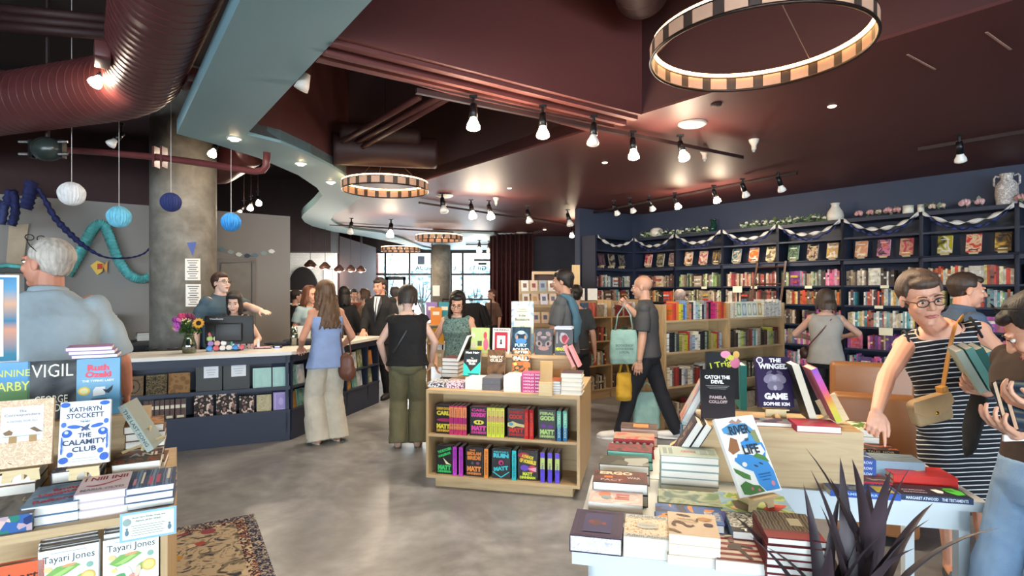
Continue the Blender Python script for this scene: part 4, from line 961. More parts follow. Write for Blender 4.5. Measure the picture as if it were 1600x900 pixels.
lay(at(1084,886,TT), TH, 0.152, 0.185, [0.03,0.033,0.03], ['d9c6a8'], 'cream paperback with a curling brown snake drawing in the front row', 'under the snake-covered paperback', art(['d9c3a6','e0ccb2'],6,'noise',.5,4,1,'LINEAR'),
    [('e',.33,.86,.16,.05,'4a3324',-.25),('e',.25,.88,.05,.03,'4a3324'),('p',[(.62,.80),(.75,.84),(.95,.78),(.84,.74),(.93,.70),(.78,.66),(.66,.68)],'c08a4a'),('p',[(.06,.42),(.10,.55),(.2,.60),(.32,.54),(.38,.44),(.46,.42),(.5,.46),(.54,.42),(.46,.34),(.36,.36),(.28,.46),(.18,.50),(.13,.42),(.17,.36),(.10,.34)],'5a3c26'),('p',[(.56,.62),(.62,.6),(.64,.74),(.6,.76)],'6b4426'),('p',[(0,.22),(.12,.2),(.26,.08),(.2,.06),(.08,.13),(0,.14)],'7a5a3a'),('e',.82,.5,.10,.07,'3c2a3e'),('t','FOR HALL',.40,.70,.38,.07,'b5a184'),('t','AUTHORIAL',.36,.6,.5,.06,'b5a184')], soft=True, desc='white-edged paperback')
lay(at(1161,897,TT), TH, 0.158, 0.195, [0.034], ['d8c9c0'], 'paperback with red and cream stripes behind a leaping figure', '', art(['ddd0c2','e3d6c8'],5,'noise',.5,6,1,'LINEAR'),
    [('r',.03,.80,.94,.88,'8e2a30'),('r',.03,.60,.94,.68,'8e2a30'),('r',.03,.40,.94,.48,'8e2a30'),('r',.03,.22,.94,.29,'8e2a30'),('r',.03,.04,.94,.10,'8e2a30'),('r',0,.76,.16,.97,'3a4256'),('p',[(.3,.5),(.36,.62),(.5,.66),(.62,.62),(.56,.5),(.44,.42),(.34,.42)],'4f443c'),('p',[(.46,.5),(.56,.5),(.72,.12),(.64,.10)],'554a40'),('e',.42,.74,.06,.06,'7a6a5a'),('p',[(.3,.88),(.5,.93),(.5,.9),(.34,.84),(.42,.76),(.38,.75)],'5a4c42'),('p',[(.56,.62),(.78,.56),(.8,.5),(.6,.55)],'5a4c42')], soft=True, spine='8a7a70')
FOR = art(['3a3328','5d5242','8a7d66','4a4033'], 16, 'wave', 0.45, 2, 1.2, 'LINEAR')
lay(at(1244,912,TT), TH, 0.160, 0.21, [0.021]*6, ['5a1f24','6a2427'], 'hardcover with a dark forest cover turning red, topmost of six', 'under the red forest cover', FOR, [('r',0,0,1,.22,'8e2228'),('r',0,.22,1,.30,'6b2c28'),('r',.55,.48,.78,.76,'a8a58c')], desc='dark red hardcover', jit=.01)
# second row: left column going back
lay(at(962,812,TT), TH, 0.20, 0.15, [0.03,0.028], ['cfc9cc'], 'pale pink and white book, first behind the purple one', 'directly behind the purple book', art(['e4e2e0','d9b9b4','e8e6e4'],14,'noise',.5,7,.5,'LINEAR'),
    [('e',.28,.6,.12,.2,'e08a6a'),('e',.32,.4,.10,.14,'8f9fa6'),('r',.48,.3,.75,.42,'c97a6a'),('r',.5,.55,.75,.66,'c06a7c'),('e',.62,.5,.13,.05,'e0a08a')], soft=True, spine='9a8890')
lay(at(968,790,TT), TH, 0.215, 0.15, [0.045,0.045], ['2a1a1a'], 'dark maroon book with cream letter tiles, in the left column', 'in the left column, third from the front', art(['3a1818','5a2620','7a2f22'],9,'noise',.45,1,1,'LINEAR'),
    [('t','ERGO',.42,.78,.62,.26,'d9cdb2',.05),('r',.2,.36,.36,.52,'d0702c'),('t','FACT',.34,.2,.4,.16,'b9a0a0',.03),('t','WAR',.75,.42,.25,.16,'c0b0b0',.03)], desc='thick dark-jacketed book')
lay(at(975,757,TT), TH, 0.215, 0.14, [0.045,0.04], ['2c3234'], 'grey-green photo-covered book, fourth in the left column', 'fourth in the left column', art(['3c3d36','7d8078','54564e','9aa09c'],12,'cell',.45,3), desc='dark grey hardcover')
lay(at(984,734,TT), TH, 0.21, 0.14, [0.04,0.045], ['2f3a3a'], 'dark book with turquoise page edges in the left column', 'with turquoise edges, left column', art(['2a2c2c','8a3038','3a3838'],14,'noise',.45,9,1,'LINEAR'), pages=mat('8fdcd6',0.7,var=0.04), desc='book with turquoise page edges')
o = lay(at(991,716,TT), TH, 0.205, 0.14, [0.05,0.045], ['b03038'], 'red-edged book with white flowers, second from the back of the column', 'with red sprayed edges, left column', art(['8a7a68','a08a74','c04040'],12,'noise',.45,11,1,'LINEAR'), pages=mat('b8323c',0.6,var=0.05), desc='book with red page edges')
g = at(991,716,TT)
for k in range(6):
    b = MB(); b.M = T(g.x,g.y,TT+0.072) @ Rz(TH); b.ell((-0.085+k*0.034,-0.003,0),(0.010,0.003,0.010),10,6); tag(b.build('flower_sticker', mat('f1e6e4',0.7)), '%s white flower from the left on the red page edge' % ORD[k], 'flower', 'white flowers on the red-edged book')
lay(at(998,697,TT), TH, 0.20, 0.14, [0.05,0.045], ['3a2622'], 'dark book with an orange panel, backmost of the left column', 'at the back of the left column', art(['3a2a26','5a4238'],10,'noise',.45,13,1,'LINEAR'), [('r',.34,.25,.75,.8,'d9702c')], desc='thick brown-jacketed book')
# middle column
lay(at(1079,846,TT), TH, 0.225, 0.155, [0.032,0.03], ['2f4f8a'], 'blue and orange illustrated hardcover in the middle column', 'behind the snake paperback', art(['2a3350','30589a','3d68ae','dd8a3a','2b2f2c'],9,'noise',.4,4,1.2),
    [('t','LIBBY',.80,.45,.5,.12,'c8d4e4',.03,-pi/2),('t','WILSON',.92,.45,.5,.10,'c8d4e4',.03,-pi/2)], pages=PAGE, desc='blue hardcover')
lay(at(1079,816,TT), TH, 0.225, 0.15, [0.033,0.030], ['6a7c66'], 'green misty landscape book, just behind the orange and blue one', 'under the misty landscape cover', art(['6f8a6a','a3ad90','4f6a60'],11,'noise',.45,5,1,'LINEAR'), desc='green-jacketed book')
lay(at(1078,772,TT), TH, 0.235, 0.155, [0.031]*5, ['8ea3a0','97aaa8'], 'pale grey-green hardcover topping a stack of five identical ones', 'of pale grey-green hardcovers', art(['9dafab','a9bab6'],5,'noise',.45,8,1,'LINEAR'),
    [('r',.05,.2,.12,.8,'7d8f8b'),('r',.15,.2,.22,.8,'7d8f8b'),('t','CRITICS',.5,.5,.26,.18,'b05a58',.03),('r',.7,.3,.82,.75,'8a9b97'),('r',.85,.3,.96,.75,'8a9b97')], desc='pale grey-green hardcover', jit=.012)

def gradmat(stops, h, key=0):
    k = ('grad', str(stops), round(h,3), key)
    if k in _mc: return _mc[k]
    m = bpy.data.materials.new('printed_bands_%d' % len(_mc)); _mc[k] = m
    nt, N, L, b = nodes(m); b.inputs['Roughness'].default_value = 0.5; b.inputs['Specular IOR Level'].default_value = .12
    tc = N.new('ShaderNodeTexCoord'); sx = N.new('ShaderNodeSeparateXYZ'); L.new(tc.outputs['Object'], sx.inputs[0])
    ml = N.new('ShaderNodeMath'); ml.operation = 'DIVIDE'; ml.inputs[1].default_value = h; L.new(sx.outputs[2], ml.inputs[0])
    r = ramp(nt, ml.outputs[0], stops, 'LINEAR' if key else 'CONSTANT'); L.new(r.outputs[0], b.inputs['Base Color']); return m
# leaning books: page edges toward the viewer (lean to the right) or spine toward the viewer (lean to the left)
def sidelean(p, az, roll, w, h, t, cover, label, spine_out=False, **k):
    return book(T(*p) @ Rz(az) @ Ry(roll) @ Rz(pi/2 if spine_out else -pi/2), w, h, t, cover, label, **k)
p = P(1048,722,2.60); sidelean(p, TH, 0.55, 0.155, 0.235, 0.034, '2c2630', 'dark hardcover leaning right with grey spine letters, mid table', front=art(['2e2630','4b3f48','2a2430'],9,'noise',.4,2,1,'LINEAR'), items=[('t','ZAFE',.45,.5,.8,.4,'8d7f78',.03,pi/2)])
p = P(1062,724,2.60); sidelean(p, TH, 0.55, 0.155, 0.232, 0.034, '332a30', 'second dark hardcover leaning right, in front of the first')
p = P(1068,655,2.78); sidelean(p, TH, 0.48, 0.15, 0.215, 0.034, '7d99b0', 'blue-jacketed book leaning right above the dark pair', front=art(['7d99b0','c0b0a8','c07a60','4f7a98'],9,'noise',.4,3,1,'LINEAR'))
t = thing('book_easel', 'small wooden easel propping the leaning books on the white table', 'easel', T(p.x, p.y-0.02, TT) @ Rz(TH))
b = MB(); b.tube([(-0.10,0,0.0),(0.05,0,0.20)], 0.008, 4); b.build('strut', EASEL, t); b = MB(); b.box((-0.01,0,0.13),(0.14,0.04,0.006), Mt=Ry(-0.6)); b.build('ledge', EASEL, t)
lay((at(1090,700,TT)), TH, 0.16, 0.15, [0.03]*4, ['5f86a8','4f7392'], 'blue-edged book topping the pile beside the plywood box', 'beside the plywood box', desc='blue-covered book')
# right column
lay(at(1196,862,TT), TH, 0.2, 0.17, [0.03,0.028], ['4a4c4a'], 'black and white foliage-covered paperback reading THE TO', 'under the foliage paperback', art(['2e302e','8d918a','c4c6c0','3c3e3a'],40,'noise',.45,3,1.5),
    [('r',0,0,1,.2,'2a2c2a'),('t','THE TO',.5,.1,.7,.13,'eceeea',.04),('r',.55,.25,1,.4,'6a5a2a')], soft=True, spine='7fa0c4')
PIC = art(['8db0c8','7fa0b8','a8b87a','7a9a52','d8a890','c04a3c'],5.5,'noise',.35,9,1.4)
zt = lay(at(1186,828,TT), TH, 0.20, 0.255, [0.028,0.03], ['b59ad0'], 'large picture book with a green and blue landscape and lilac spine', 'under the landscape picture book', PIC,
    [('p',[(.0,.62),(.3,.55),(.6,.7),(.55,.8),(.2,.78)],'4a4438'),('p',[(.1,.25),(.5,.05),(.52,.3),(.2,.42)],'c04038')], side=True, spine='b9a0d2', text_spine=('BARISOWE  A', '2a2436', 0.5), desc='lilac-spined picture book')
# River of Life on its easel
RL = art(['3f86c8','4f95d4','5fa0da'],9,'noise',.35,1,1,'LINEAR')
eM = T(0.905,2.045,zt) @ Rz(R(24))
stand(eM, 0.195, 0.285, 0.014, 'f1f0ea', 'white picture book with a winding blue river, on an easel', art(['f3f1ea','eae6dc'],5,'noise',.4,1,1,'LINEAR'),
  [('p',[(.08,.86),(.35,.92),(.72,.90),(.86,.80),(.88,.66),(.70,.62),(.62,.68),(.70,.76),(.5,.80),(.3,.76),(.10,.80)],'5a9ac8'),('p',[(.62,.7),(.42,.66),(.44,.58),(.66,.57),(.9,.60),(.95,.50),(.8,.44),(.5,.50),(.25,.52),(.15,.42),(.3,.33),(.48,.28),(.5,.12),(.62,.02),(.97,.02),(.98,.25),(.9,.42),(.98,.52),(.96,.62),(.7,.66)],'4b92d2'),
   ('p',[(.15,.48),(.5,.46),(.66,.4),(.5,.3),(.3,.34),(.12,.44)],'4b92d2'),('p',[(.22,.74),(.36,.7),(.34,.56),(.14,.52),(.06,.58),(.14,.66)],'9a6a4a'),('p',[(.3,.93),(.42,.97),(.5,.93),(.58,.97),(.66,.92),(.5,.9)],'b08a80'),('p',[(.74,.78),(.9,.80),(.92,.62),(.8,.64)],'8c9468'),
   ('p',[(.6,.46),(.72,.5),(.9,.44),(.96,.36),(.8,.40)],'5c8a4a'),('p',[(.02,.36),(.2,.30),(.36,.24),(.34,.18),(.18,.22),(.04,.30)],'58814a'),('p',[(.04,.14),(.2,.18),(.36,.12),(.5,.10),(.58,.02),(.2,.01),(.06,.03)],'4f7a44'),('e',.3,.08,.03,.02,'c0607a'),('e',.45,.05,.03,.02,'d06a7a'),('e',.84,.10,.05,.03,'d08a9a',.8),
   ('e',.32,.38,.06,.03,'e9e4da'),('e',.58,.34,.05,.012,'3a4a5a',-.4),('e',.72,.36,.05,.012,'3a4a5a',-.4),('r',.55,.22,.86,.235,'2f6aa4'),('r',.55,.19,.86,.2,'2f6aa4'),('r',.6,.15,.8,.16,'2f6aa4'),
   ('t','THE',.18,.78,.08,.03,'6a6058'),('t','RIVER',.50,.82,.52,.12,'3a4048',.03,-.0),('t','OF',.58,.68,.10,.04,'3a4048',.03),('t','LIFE',.60,.555,.40,.12,'3a4048',.03)], tilt=0.50, easel='plywood easel under the river picture book, on the landscape book', soft=False)
# ---- on the plywood box, top at 1.0
ZB = 1.0
stand(Fp(1129,640,ZB,TH+0.05), 0.155, 0.235, 0.03, '1a1518', 'black book with pink and yellow splashes standing behind Catch the Devil', art(['0c0a0e','120e12'],5), [('e',.62,.95,.16,.08,'d88aa8'),('e',.9,.78,.16,.12,'d87a9c'),('e',.78,.88,.10,.06,'c8c84a'),('e',.95,.95,.1,.08,'d8a85a'),('t','I Trig',.45,.72,.66,.16,'c8cc3c',.02,.2),('t','ger',.7,.86,.2,.08,'c8cc3c',.02,.3)], tilt=0.16, easel='plywood easel under the black splashed book')
stand(Fp(1122,656,ZB,TH+0.04), 0.150, 0.228, 0.028, '1c1718', 'near-black book titled Catch the Devil, standing on the plywood box', gradmat([(0,'383034'),(.45,'1c1618'),(1,'0c0a08')],.228,1),
  [('t','CATCH THE',.5,.84,.76,.075,'e8e6e4',.05),('t','DEVIL',.5,.745,.38,.075,'e8e6e4',.05),('r',.15,.66,.85,.666,'a8a4a4'),('r',.2,.63,.8,.636,'a8a4a4'),('r',.25,.60,.75,.606,'a8a4a4'),('t','PAMELA',.5,.43,.5,.065,'b8a0a0',.04),('t','COLLOFF',.5,.34,.55,.065,'b8a0a0',.04)], tilt=0.2)
stand(Fp(1212,655,ZB,TH+0.10), 0.158, 0.235, 0.03, '38284c', 'purple book titled The Winged Game, on a plywood easel', mat('2a1c40',.5,spec=.15),
  [('e',.12,.93,.10,.065,'d8d4d8'),('e',.12,.93,.07,.045,'4a3a5c'),('t','THE',.56,.93,.34,.085,'f0eef2',.05),('t','WINGED',.50,.81,.86,.11,'f0eef2',.05),
   ('e',.36,.56,.18,.09,'7c7488',.5),('e',.66,.56,.18,.09,'7c7488',-.5),('e',.5,.5,.17,.14,'8a8296'),('e',.42,.42,.14,.09,'6f677c',.4),('e',.6,.42,.14,.09,'6f677c',-.4),('e',.5,.58,.07,.05,'a49cae'),('e',.5,.38,.05,.05,'a49cae'),('e',.36,.68,.10,.03,'5f566c',.6),('e',.66,.68,.1,.03,'5f566c',-.6),
   ('t','GAME',.5,.21,.66,.13,'f0eef2',.06),('t','SOPHIE KIM',.5,.06,.74,.07,'f0eef2',.04)], tilt=0.26, easel='plywood easel under the purple winged book')
lay(at(1213,667,ZB), TH, 0.165, 0.10, [0.018], ['4a3a50'], 'thin purple-edged comic lying flat in front of the winged book', '', art(['4a3a50','a08a90','6a8088','8a7078'],26,'cell',.4,5), soft=True)
lay(at(1281,677,ZB), TH, 0.175, 0.14, [0.03], ['a03048'], 'crimson and green book lying flat at the right end of the box', '', art(['a83450','b84860','6a8a4a'],10,'noise',.4,2,1,'LINEAR'))
book(Fp(1158,636,ZB,TH) @ Rz(pi/2), 0.15, 0.225, 0.03, '2f7a74', 'teal book standing edge-on behind the plywood box display')
p = at(1303,664,ZB); sidelean((p.x,p.y,ZB+0.03), TH, -0.42, 0.15, 0.25, 0.026, 'd87a90', 'colourful book with pink to yellow-green spine leaning on an easel', True, spine=gradmat([(0,'b8c04a'),(.25,'d8c050'),(.45,'e07a4a'),(.6,'d85a90'),(.8,'c060b0'),(1,'8a5ab8')],.25,1), pages=PAGEC)
p = at(1268,660,ZB); sidelean((p.x,p.y+0.02,ZB+0.02), TH, -0.30, 0.15, 0.26, 0.03, '24241e', 'dark-covered book leaning beside the colourful spine', True, spine='cfc6b0')
t = thing('book_easel', 'bare wooden easel struts at the right end of the box', 'easel', T(p.x+0.05,p.y-0.03,ZB) @ Rz(TH))
b = MB(); b.tube([(-0.06,0,0.004),(0.05,0,0.05)], 0.006, 4); b.build('strut', EASEL, t); b = MB(); b.box((0.03,0.02,0.06),(0.13,0.01,0.09), Mt=Ry(1.1)); b.build('back_rest', EASEL, t)
# ---- farther white table
SD = dict(side=True)
lay(at(1352,716,TT), TH, 0.13, 0.19, [0.036]*4, ['5c8a3c','6a9a48'], 'green paperback with a white pattern topping the pile by the hand', 'of green paperbacks by the hand', art(['5c7a40','d8d8c0','4a6a38'],14,'noise',.45,2,1), spine='6f9a44', desc='green paperback', soft=True, jit=.04)
lay(at(1367,728,TT), TH, 0.12, 0.21, [0.02]*4, ['2a2624'], 'dark paperback with a red-orange cover, topmost under the pointing hand', 'of dark paperbacks under the hand', art(['3a2a24','b05a3a','242020'],12), side=True, spine='2c2a2a', text_spine=('NOIR TALES  NOIR', 'b8a890', .8), soft=True, desc='dark paperback', jit=.03)
lay(at(1330,752,TT), TH, 0.14, 0.20, [0.025]*4, ['34508c'], 'blue paperback topping the pile next to the plywood box', 'of blue paperbacks by the box', art(['3a5490','c8ccd4','3a5490'],8,'noise',.45,3,1), side=True, spine='3a58a0', text_spine=('HISTORY OF TOMORROW', 'c8d4e4', .85), soft=True, desc='blue paperback')
lay(at(1404,752,TT), TH, 0.13, 0.21, [0.03,0.03,0.028], ['5a646c'], 'silver and grey landscape paperback behind the red books', 'behind the red books', art(['9fb4c0','5a6670','3a4048','7a8890'],13,'wave',.4,3,1,'LINEAR'), side=True, spine='8fa8b8', soft=True, desc='grey paperback')
lay(at(1352,764,TT), TH, 0.12, 0.21, [0.032], ['a83038'], 'red paperback with white lettering between the blue ones', '', art(['a83038','6a4a44','c8b8b0'],9,'noise',.45,8,1), side=True, spine='b0303c', text_spine=('TIME OF HEARTS', 'e8dcdc', .85), soft=True)
lay(at(1352,779,TT), TH, 0.11, 0.26, [0.026], ['2f4a94'], 'blue book with a yellow panel at the table front edge', '', mat('2f4a94',.4), [('r',.1,.06,.8,.32,'c8b858'),('t','SPACE',.5,.6,.7,.2,'b8c4dc',.03)], side=True, spine='3458a8', text_spine=('JAMES HORROR', 'a8c8e8', .6), soft=True)
lay(at(1446,764,TT), TH, 0.15, 0.245, [0.028,0.026], ['c8302c'], 'bright red hardcover with a small cream leaf, upper of two', 'of two red hardcovers', mat('cc3430',.4), [('p',[(.46,.5),(.6,.56),(.62,.46),(.7,.42),(.56,.38),(.5,.44)],'e0c890')], side=True, spine='d03832', pages=PAGEC, desc='bright red hardcover')
lay(at(1464,785,TT), TH, 0.135, 0.255, [0.024], ['26304a'], 'navy paperback with green ponytail and white collar art, at the front', '', mat('222838',.4),
   [('p',[(.30,.42),(.6,.46),(.66,.36),(.48,.30),(.30,.34)],'eceeea'),('p',[(.2,.16),(.5,.26),(.8,.24),(.85,.1),(.6,.02),(.3,.03)],'58c84a'),('p',[(.5,.12),(.75,.14),(.7,.3),(.55,.26)],'3a8a34'),('t','MARGARET',.25,.74,.34,.10,'c8b8cc',.03,-pi/2),('t','ATWOOD',.45,.74,.34,.10,'c8b8cc',.03,-pi/2)], side=True, spine='2c3a58', text_spine=('MARGARET ATWOOD    THE TESTAMENTS', 'd0d8e0', .86), soft=True, pages=PAGEC)

# ---- centre island, front row on top
ZI = IH
def fy(px): return 604.5+(px-667)*0.058
DOT = art(['e6e6ea','3a4258','8a90a0'],70,'noise',.5,2,1); DOTP = art(['7a3a6a','e4dce4','6a3260'],75,'noise',.5,3,1); GRP = art(['6a6a70','7c7c82'],60,'noise',.5,4,1)
for px, w, ts, cov, lab, fr, pg, sp in (
   (681,.145,[.04],['8a8c98'],'white and navy speckled notebook at the left front of the island top',DOT,DOT,None),
   (711,.15,[.045],['6a3a62'],'purple and white leaf-patterned paperback beside the speckled one',DOTP,DOTP,None),
   (740,.145,[.045,.045],['d8dade'],'white-edged book topping the third stack on the island front',mat('c8ccd4',.5),PAGE,None),
   (768,.15,[.05,.05],['5c5c62'],'charcoal patterned book topping the fourth stack on the island front',GRP,GRP,None),
   (800,.14,[.04,.04,.045],['e4e2da'],'white book topping the tall stack in the middle of the island front',mat('e6e2d6',.5),PAGE,None)):
    lay(at(px,fy(px),ZI), TH, w, 0.20, ts, cov, lab, 'at the island front, pixel-pale stack' if 0 else 'below the '+' '.join(lab.split()[:3]), fr, pages=pg, soft=True, desc='matching book')
lay(at(831,fy(831),ZI), TH, 0.13, 0.165, [.026]*6, ['b8487a'], 'pink paperback topping the stack of six on the island front', 'of pink paperbacks on the island', mat('b05078',.5), side=True, spine='c44a84', text_spine=('HOLD ME', 'f4e4ec', .8), soft=True, desc='pink paperback', jit=.03)
lay(at(862,fy(862),ZI), TH, 0.14, 0.20, [.02]*5, ['a8b8d0','9aaac4'], 'brown-jacketed book topping the pale blue stack of five', 'with pale blue boards', art(['8a4a34','b87a5a'],10), desc='pale blue hardcover')
lay(at(893,fy(893),ZI), TH, 0.16, 0.20, [.035,.034,.03,.034,.034], ['e0dcd0','c9b48c'], 'dark-covered book topping the stack at the island right corner', 'at the island right corner', mat('3a2a2c',.5), desc='cream-edged book', jit=.05)
lay(at(703,fy(703)-17,ZI), TH, 0.16, 0.20, [.036]*5, ['6a2a30','2a2a30'], 'dark red hardcover topping the tall stack at the back left', 'at the back left of the island top', mat('6a2830',.45), desc='white-edged hardcover', jit=.03)
# easels on the island
stand(Fp(737,598,ZI+0.02,TH), 0.15, 0.225, 0.028, '15191a', 'black and turquoise book reading Midnight Train on an easel', mat('16191a',.4),
  [('p',[(0,.02),(1,.02),(1,.55),(.72,.36),(.45,.2),(.2,.4),(0,.52)],'3cc4b8'),('p',[(.3,.3),(.45,.18),(.62,.3),(.5,.42)],'4a3028'),('t','Matt Haig',.5,.88,.8,.11,'f0f0ee',.04),('t','The',.5,.68,.14,.05,'f0f0ee'),('t','MIDNIGHT',.5,.58,.62,.1,'f4f2ee',.05),('t','TRAIN',.5,.47,.4,.09,'f4f2ee',.05),('r',.3,.06,.95,.10,'1a3a3a')], tilt=.2, easel='plywood easel holding the black and turquoise book')
stand(Fp(775,600,ZI+0.0,TH), 0.158, 0.238, 0.03, '2a2024', 'dark brown book titled Verity Guild on the centre island', art(['1f181c','3c2c28','7a5a3c','2a2024'],6,'noise',.4,2,1,'LINEAR'),
  [('t','VERITY',.5,.74,.8,.1,'e4d8c8',.04),('t','GUILD',.5,.62,.7,.1,'e4d8c8',.04),('r',.15,.1,.85,.14,'8a8078')], tilt=.16, easel='plywood easel holding the dark brown Verity book')
stand(Fp(814,601,ZI+0.0,TH), 0.16, 0.24, 0.03, '6a5a48', 'orange and grey leafy book titled After the Fall on the island', art(['5c584c','d88a50','4a4a42','c87040','a8a868'],10,'noise',.4,6,1.4),
  [('t','AFTER',.5,.93,.8,.09,'f0e8dc',.04),('t','THE',.5,.83,.2,.04,'f0e8dc'),('t','FALL',.5,.70,.84,.15,'f4eee4',.05),('e',.18,.5,.1,.06,'d8c868'),('e',.8,.48,.2,.12,'d87a48'),('e',.25,.14,.24,.12,'b8b880'),('e',.8,.14,.24,.12,'c0c088')], tilt=.16, easel='plywood easel holding the orange leafy book')
t = thing('book_easel', 'empty tan easel board standing on the island, right of centre', 'easel', Fp(853,597,ZI+0.1,TH))
b = MB(); b.M = Rx(-0.2); b.b2((-0.05,0,0),(0.05,0.008,0.16)); bv(b.build('back_rest', mat('b09060',.5), t), 0.004); b = MB(); b.b2((-0.05,-0.03,-0.1),(0.05,0.03,0.0)); b.build('base', EASEL, t)
p = FI @ V((0.13,0.50,ZI)); sidelean((p.x,p.y,ZI+0.19), TH, 0.42, 0.15, 0.235, 0.03, '17171a', 'black-covered book leaning with white pages at the island back left')
p = FI @ V((1.21,0.40,ZI)); sidelean((p.x,p.y,ZI+.175), TH, -0.45, 0.12, 0.19, 0.024, 'c88a90', 'pink-spined book leaning at the island right end', True, spine='d0949a'); sidelean((p.x-0.045,p.y,ZI+.175), TH, -0.45, 0.12, 0.19, 0.024, 'c88a90', 'second pink-spined book leaning left of its twin', True, spine='cf9298')
ZR = IH+0.25
RB = FI @ T(0.22,0.42,0)
def rb(x, w, h, t, cov, lab, fr, items): book(RB @ T(x,0.085,ZR) @ Rx(-0.10), w, h, t, cov, lab, fr, items)
rb(.09,.165,.225,.03,'7a9a5a','green and pink illustrated book, leftmost on the island riser',art(['a8c07a','b8c88a'],8,'noise',.4,1,1,'LINEAR'),[('e',.12,.7,.12,.1,'c8c0a8'),('e',.16,.3,.14,.12,'b8b098'),('e',.8,.7,.1,.14,'c84a54'),('e',.84,.35,.14,.24,'d8607a'),('r',.38,.28,.62,.48,'4a4a3c'),('r',.40,.02,.64,.28,'c8c03a')])
rb(.285,.155,.225,.03,'e4e2de','white book titled The Ending with a red frame and keyhole',mat('e6e2dc',.5),[('r',.12,.08,.88,.84,'a8303c'),('r',.26,.22,.74,.70,'e0dcd8'),('e',.5,.52,.05,.035,'1a1a1a'),('p',[(.47,.5),(.53,.5),(.57,.36),(.43,.36)],'1a1a1a'),('t','THE ENDING',.5,.92,.9,.08,'5a5650',.03)])
rb(.465,.165,.235,.032,'20303c','dark blue glittering book titled Fury Bound, centre of the riser',art(['1c2c38','2a4458','16222c'],7,'noise',.4,2,1,'LINEAR'),[('e',.5,.66,.36,.2,'6a8498'),('e',.5,.64,.28,.15,'223444'),('e',.5,.8,.2,.07,'a8c4d4'),('e',.5,.48,.3,.1,'4a86c0'),('e',.28,.62,.05,.08,'b8907a'),('e',.72,.62,.05,.08,'b8907a'),('t','FURY',.5,.33,.66,.12,'b8d8ec',.04),('t','BOUND',.5,.16,.86,.13,'dce8f0',.04)])
rb(.665,.155,.225,.03,'1f1a1c','black book with ornate pink-grey skull-like ornament on the riser',mat('1f1a1c',.4),[('e',.25,.8,.16,.08,'8a7a7c',.6),('e',.75,.8,.16,.08,'8a7a7c',-.6),('e',.24,.42,.16,.14,'8f7f80',.9),('e',.76,.42,.16,.14,'8f7f80',-.9),('e',.25,.42,.07,.07,'1f1a1c'),('e',.75,.42,.07,.07,'1f1a1c'),('e',.5,.24,.3,.08,'9a7a78'),('e',.5,.64,.16,.06,'7a6c70'),('e',.12,.62,.06,.1,'7a6c70'),('e',.88,.62,.06,.1,'7a6c70'),('t','GOTHIC',.5,.68,.36,.05,'c8b8ba',.03)])
rb(.84,.155,.22,.03,'2a2426','dark book titled Headlights with a red and white heart, rightmost',mat('2c2628',.4),[('e',.5,.66,.24,.22,'b8b0b0',.2),('e',.56,.62,.18,.18,'a03a4c',.2),('r',.08,.45,.16,.9,'9a9092'),('e',.42,.82,.12,.06,'d0c8c8'),('p',[(.5,.44),(.6,.42),(.8,.66),(.74,.7)],'c87a84'),('t','HEADLIGHTS',.5,.24,.9,.13,'ccd83c',.05),('r',.3,.09,.7,.115,'8a8284')])
p = RB @ V((0.84,0.12,ZR+0.222)); 
book(T(p.x,p.y,ZR+0.235) @ Rz(TH) @ T(0,-.09,0) @ LIE, .15, .16, .022, '8a9ac0', 'blue-edged book lying across the top of the riser books')
# sign behind
t = thing('display_sign', 'tall pale blue and cream sign standing above the island riser', 'sign', RB @ T(.46,.16,ZR))
b = MB(); b.b2((-.10,0,.0),(.10,.008,.46)); b.build('board', art(['a8c4d4','d4d8c4','7aa0b8','c8d4cc'],9,'noise',.3,4,1,'LINEAR'), t)
b = MB(); b.b2((-.075,-.002,.20),(.075,0,.42)); pn_ = b.build('panel', mat('d8d8b8',.4), t)
b = MB(); tc_ = lambda z: T(0,-.003,z) @ Rx(pi/2)
b.text('5TH ANNUAL', tc_(.39), w=.07, h=.012); b.text('INDEPENDENT', tc_(.37), w=.10, h=.012); b.text('Indie', tc_(.335), w=.06, h=.022, bold=.03); b.text('Bookstore', tc_(.30), w=.13, h=.024, bold=.03); b.text('2025', tc_(.235), w=.04, h=.014); b.build('lettering', mat('4a5448',.5), pn_)
b = MB(); b.b2((-.07,-.05,-.0),(.07,.05,.006)); b.build('base', glass('e8f0f4',a=.1), t)
# neon series on the shelves
def lx(px): return (px-663)/(904-663)*1.25
def faceout(px0, px1, z, cov, lab, items, nbk=2, spine=None):
    w = (lx(px1)-lx(px0)); w = max(.135, w); x = lx(px0)+w/2; M = FI @ T(x, .055, z)
    book(M, w, .232, .036, cov, lab, mat('1c1a1c',.4), items, spine=spine)
    for k in range(nbk): book(FI @ T(x+.002*k, .055+.037*(k+1), z), w, .232, .036, cov, '%s copy standing behind the %s' % (ORD[k], ' '.join(lab.split()[:9])), spine=spine)
def spines(px, n, z, cov, stops, lab, dx=.036, ts=None):
    for k in range(n):
        book(FI @ T(lx(px)+dx*(k+.5), .02+.155/2, z) @ Rz(pi/2), .155, .232, .034, cov, '%s, %s from the left' % (lab, ORD[k]) if n > 1 else lab, mat('1c1a1c',.4), spine=gradmat(stops,.232), text_spine=ts, group='neon paperback spines on the island')
ZM, ZL = 0.44, 0.11
NEON = lambda a, c, extra, t1, t2: [('t',t1,.5,.88,.84,.10,c,.06),('t',t2,.5,.72,.84,.16,a,.07),('t','MATT',.5,.26,.84,.17,a,.08),('t','DINNIMAN',.5,.11,.84,.09,c,.06)]+extra
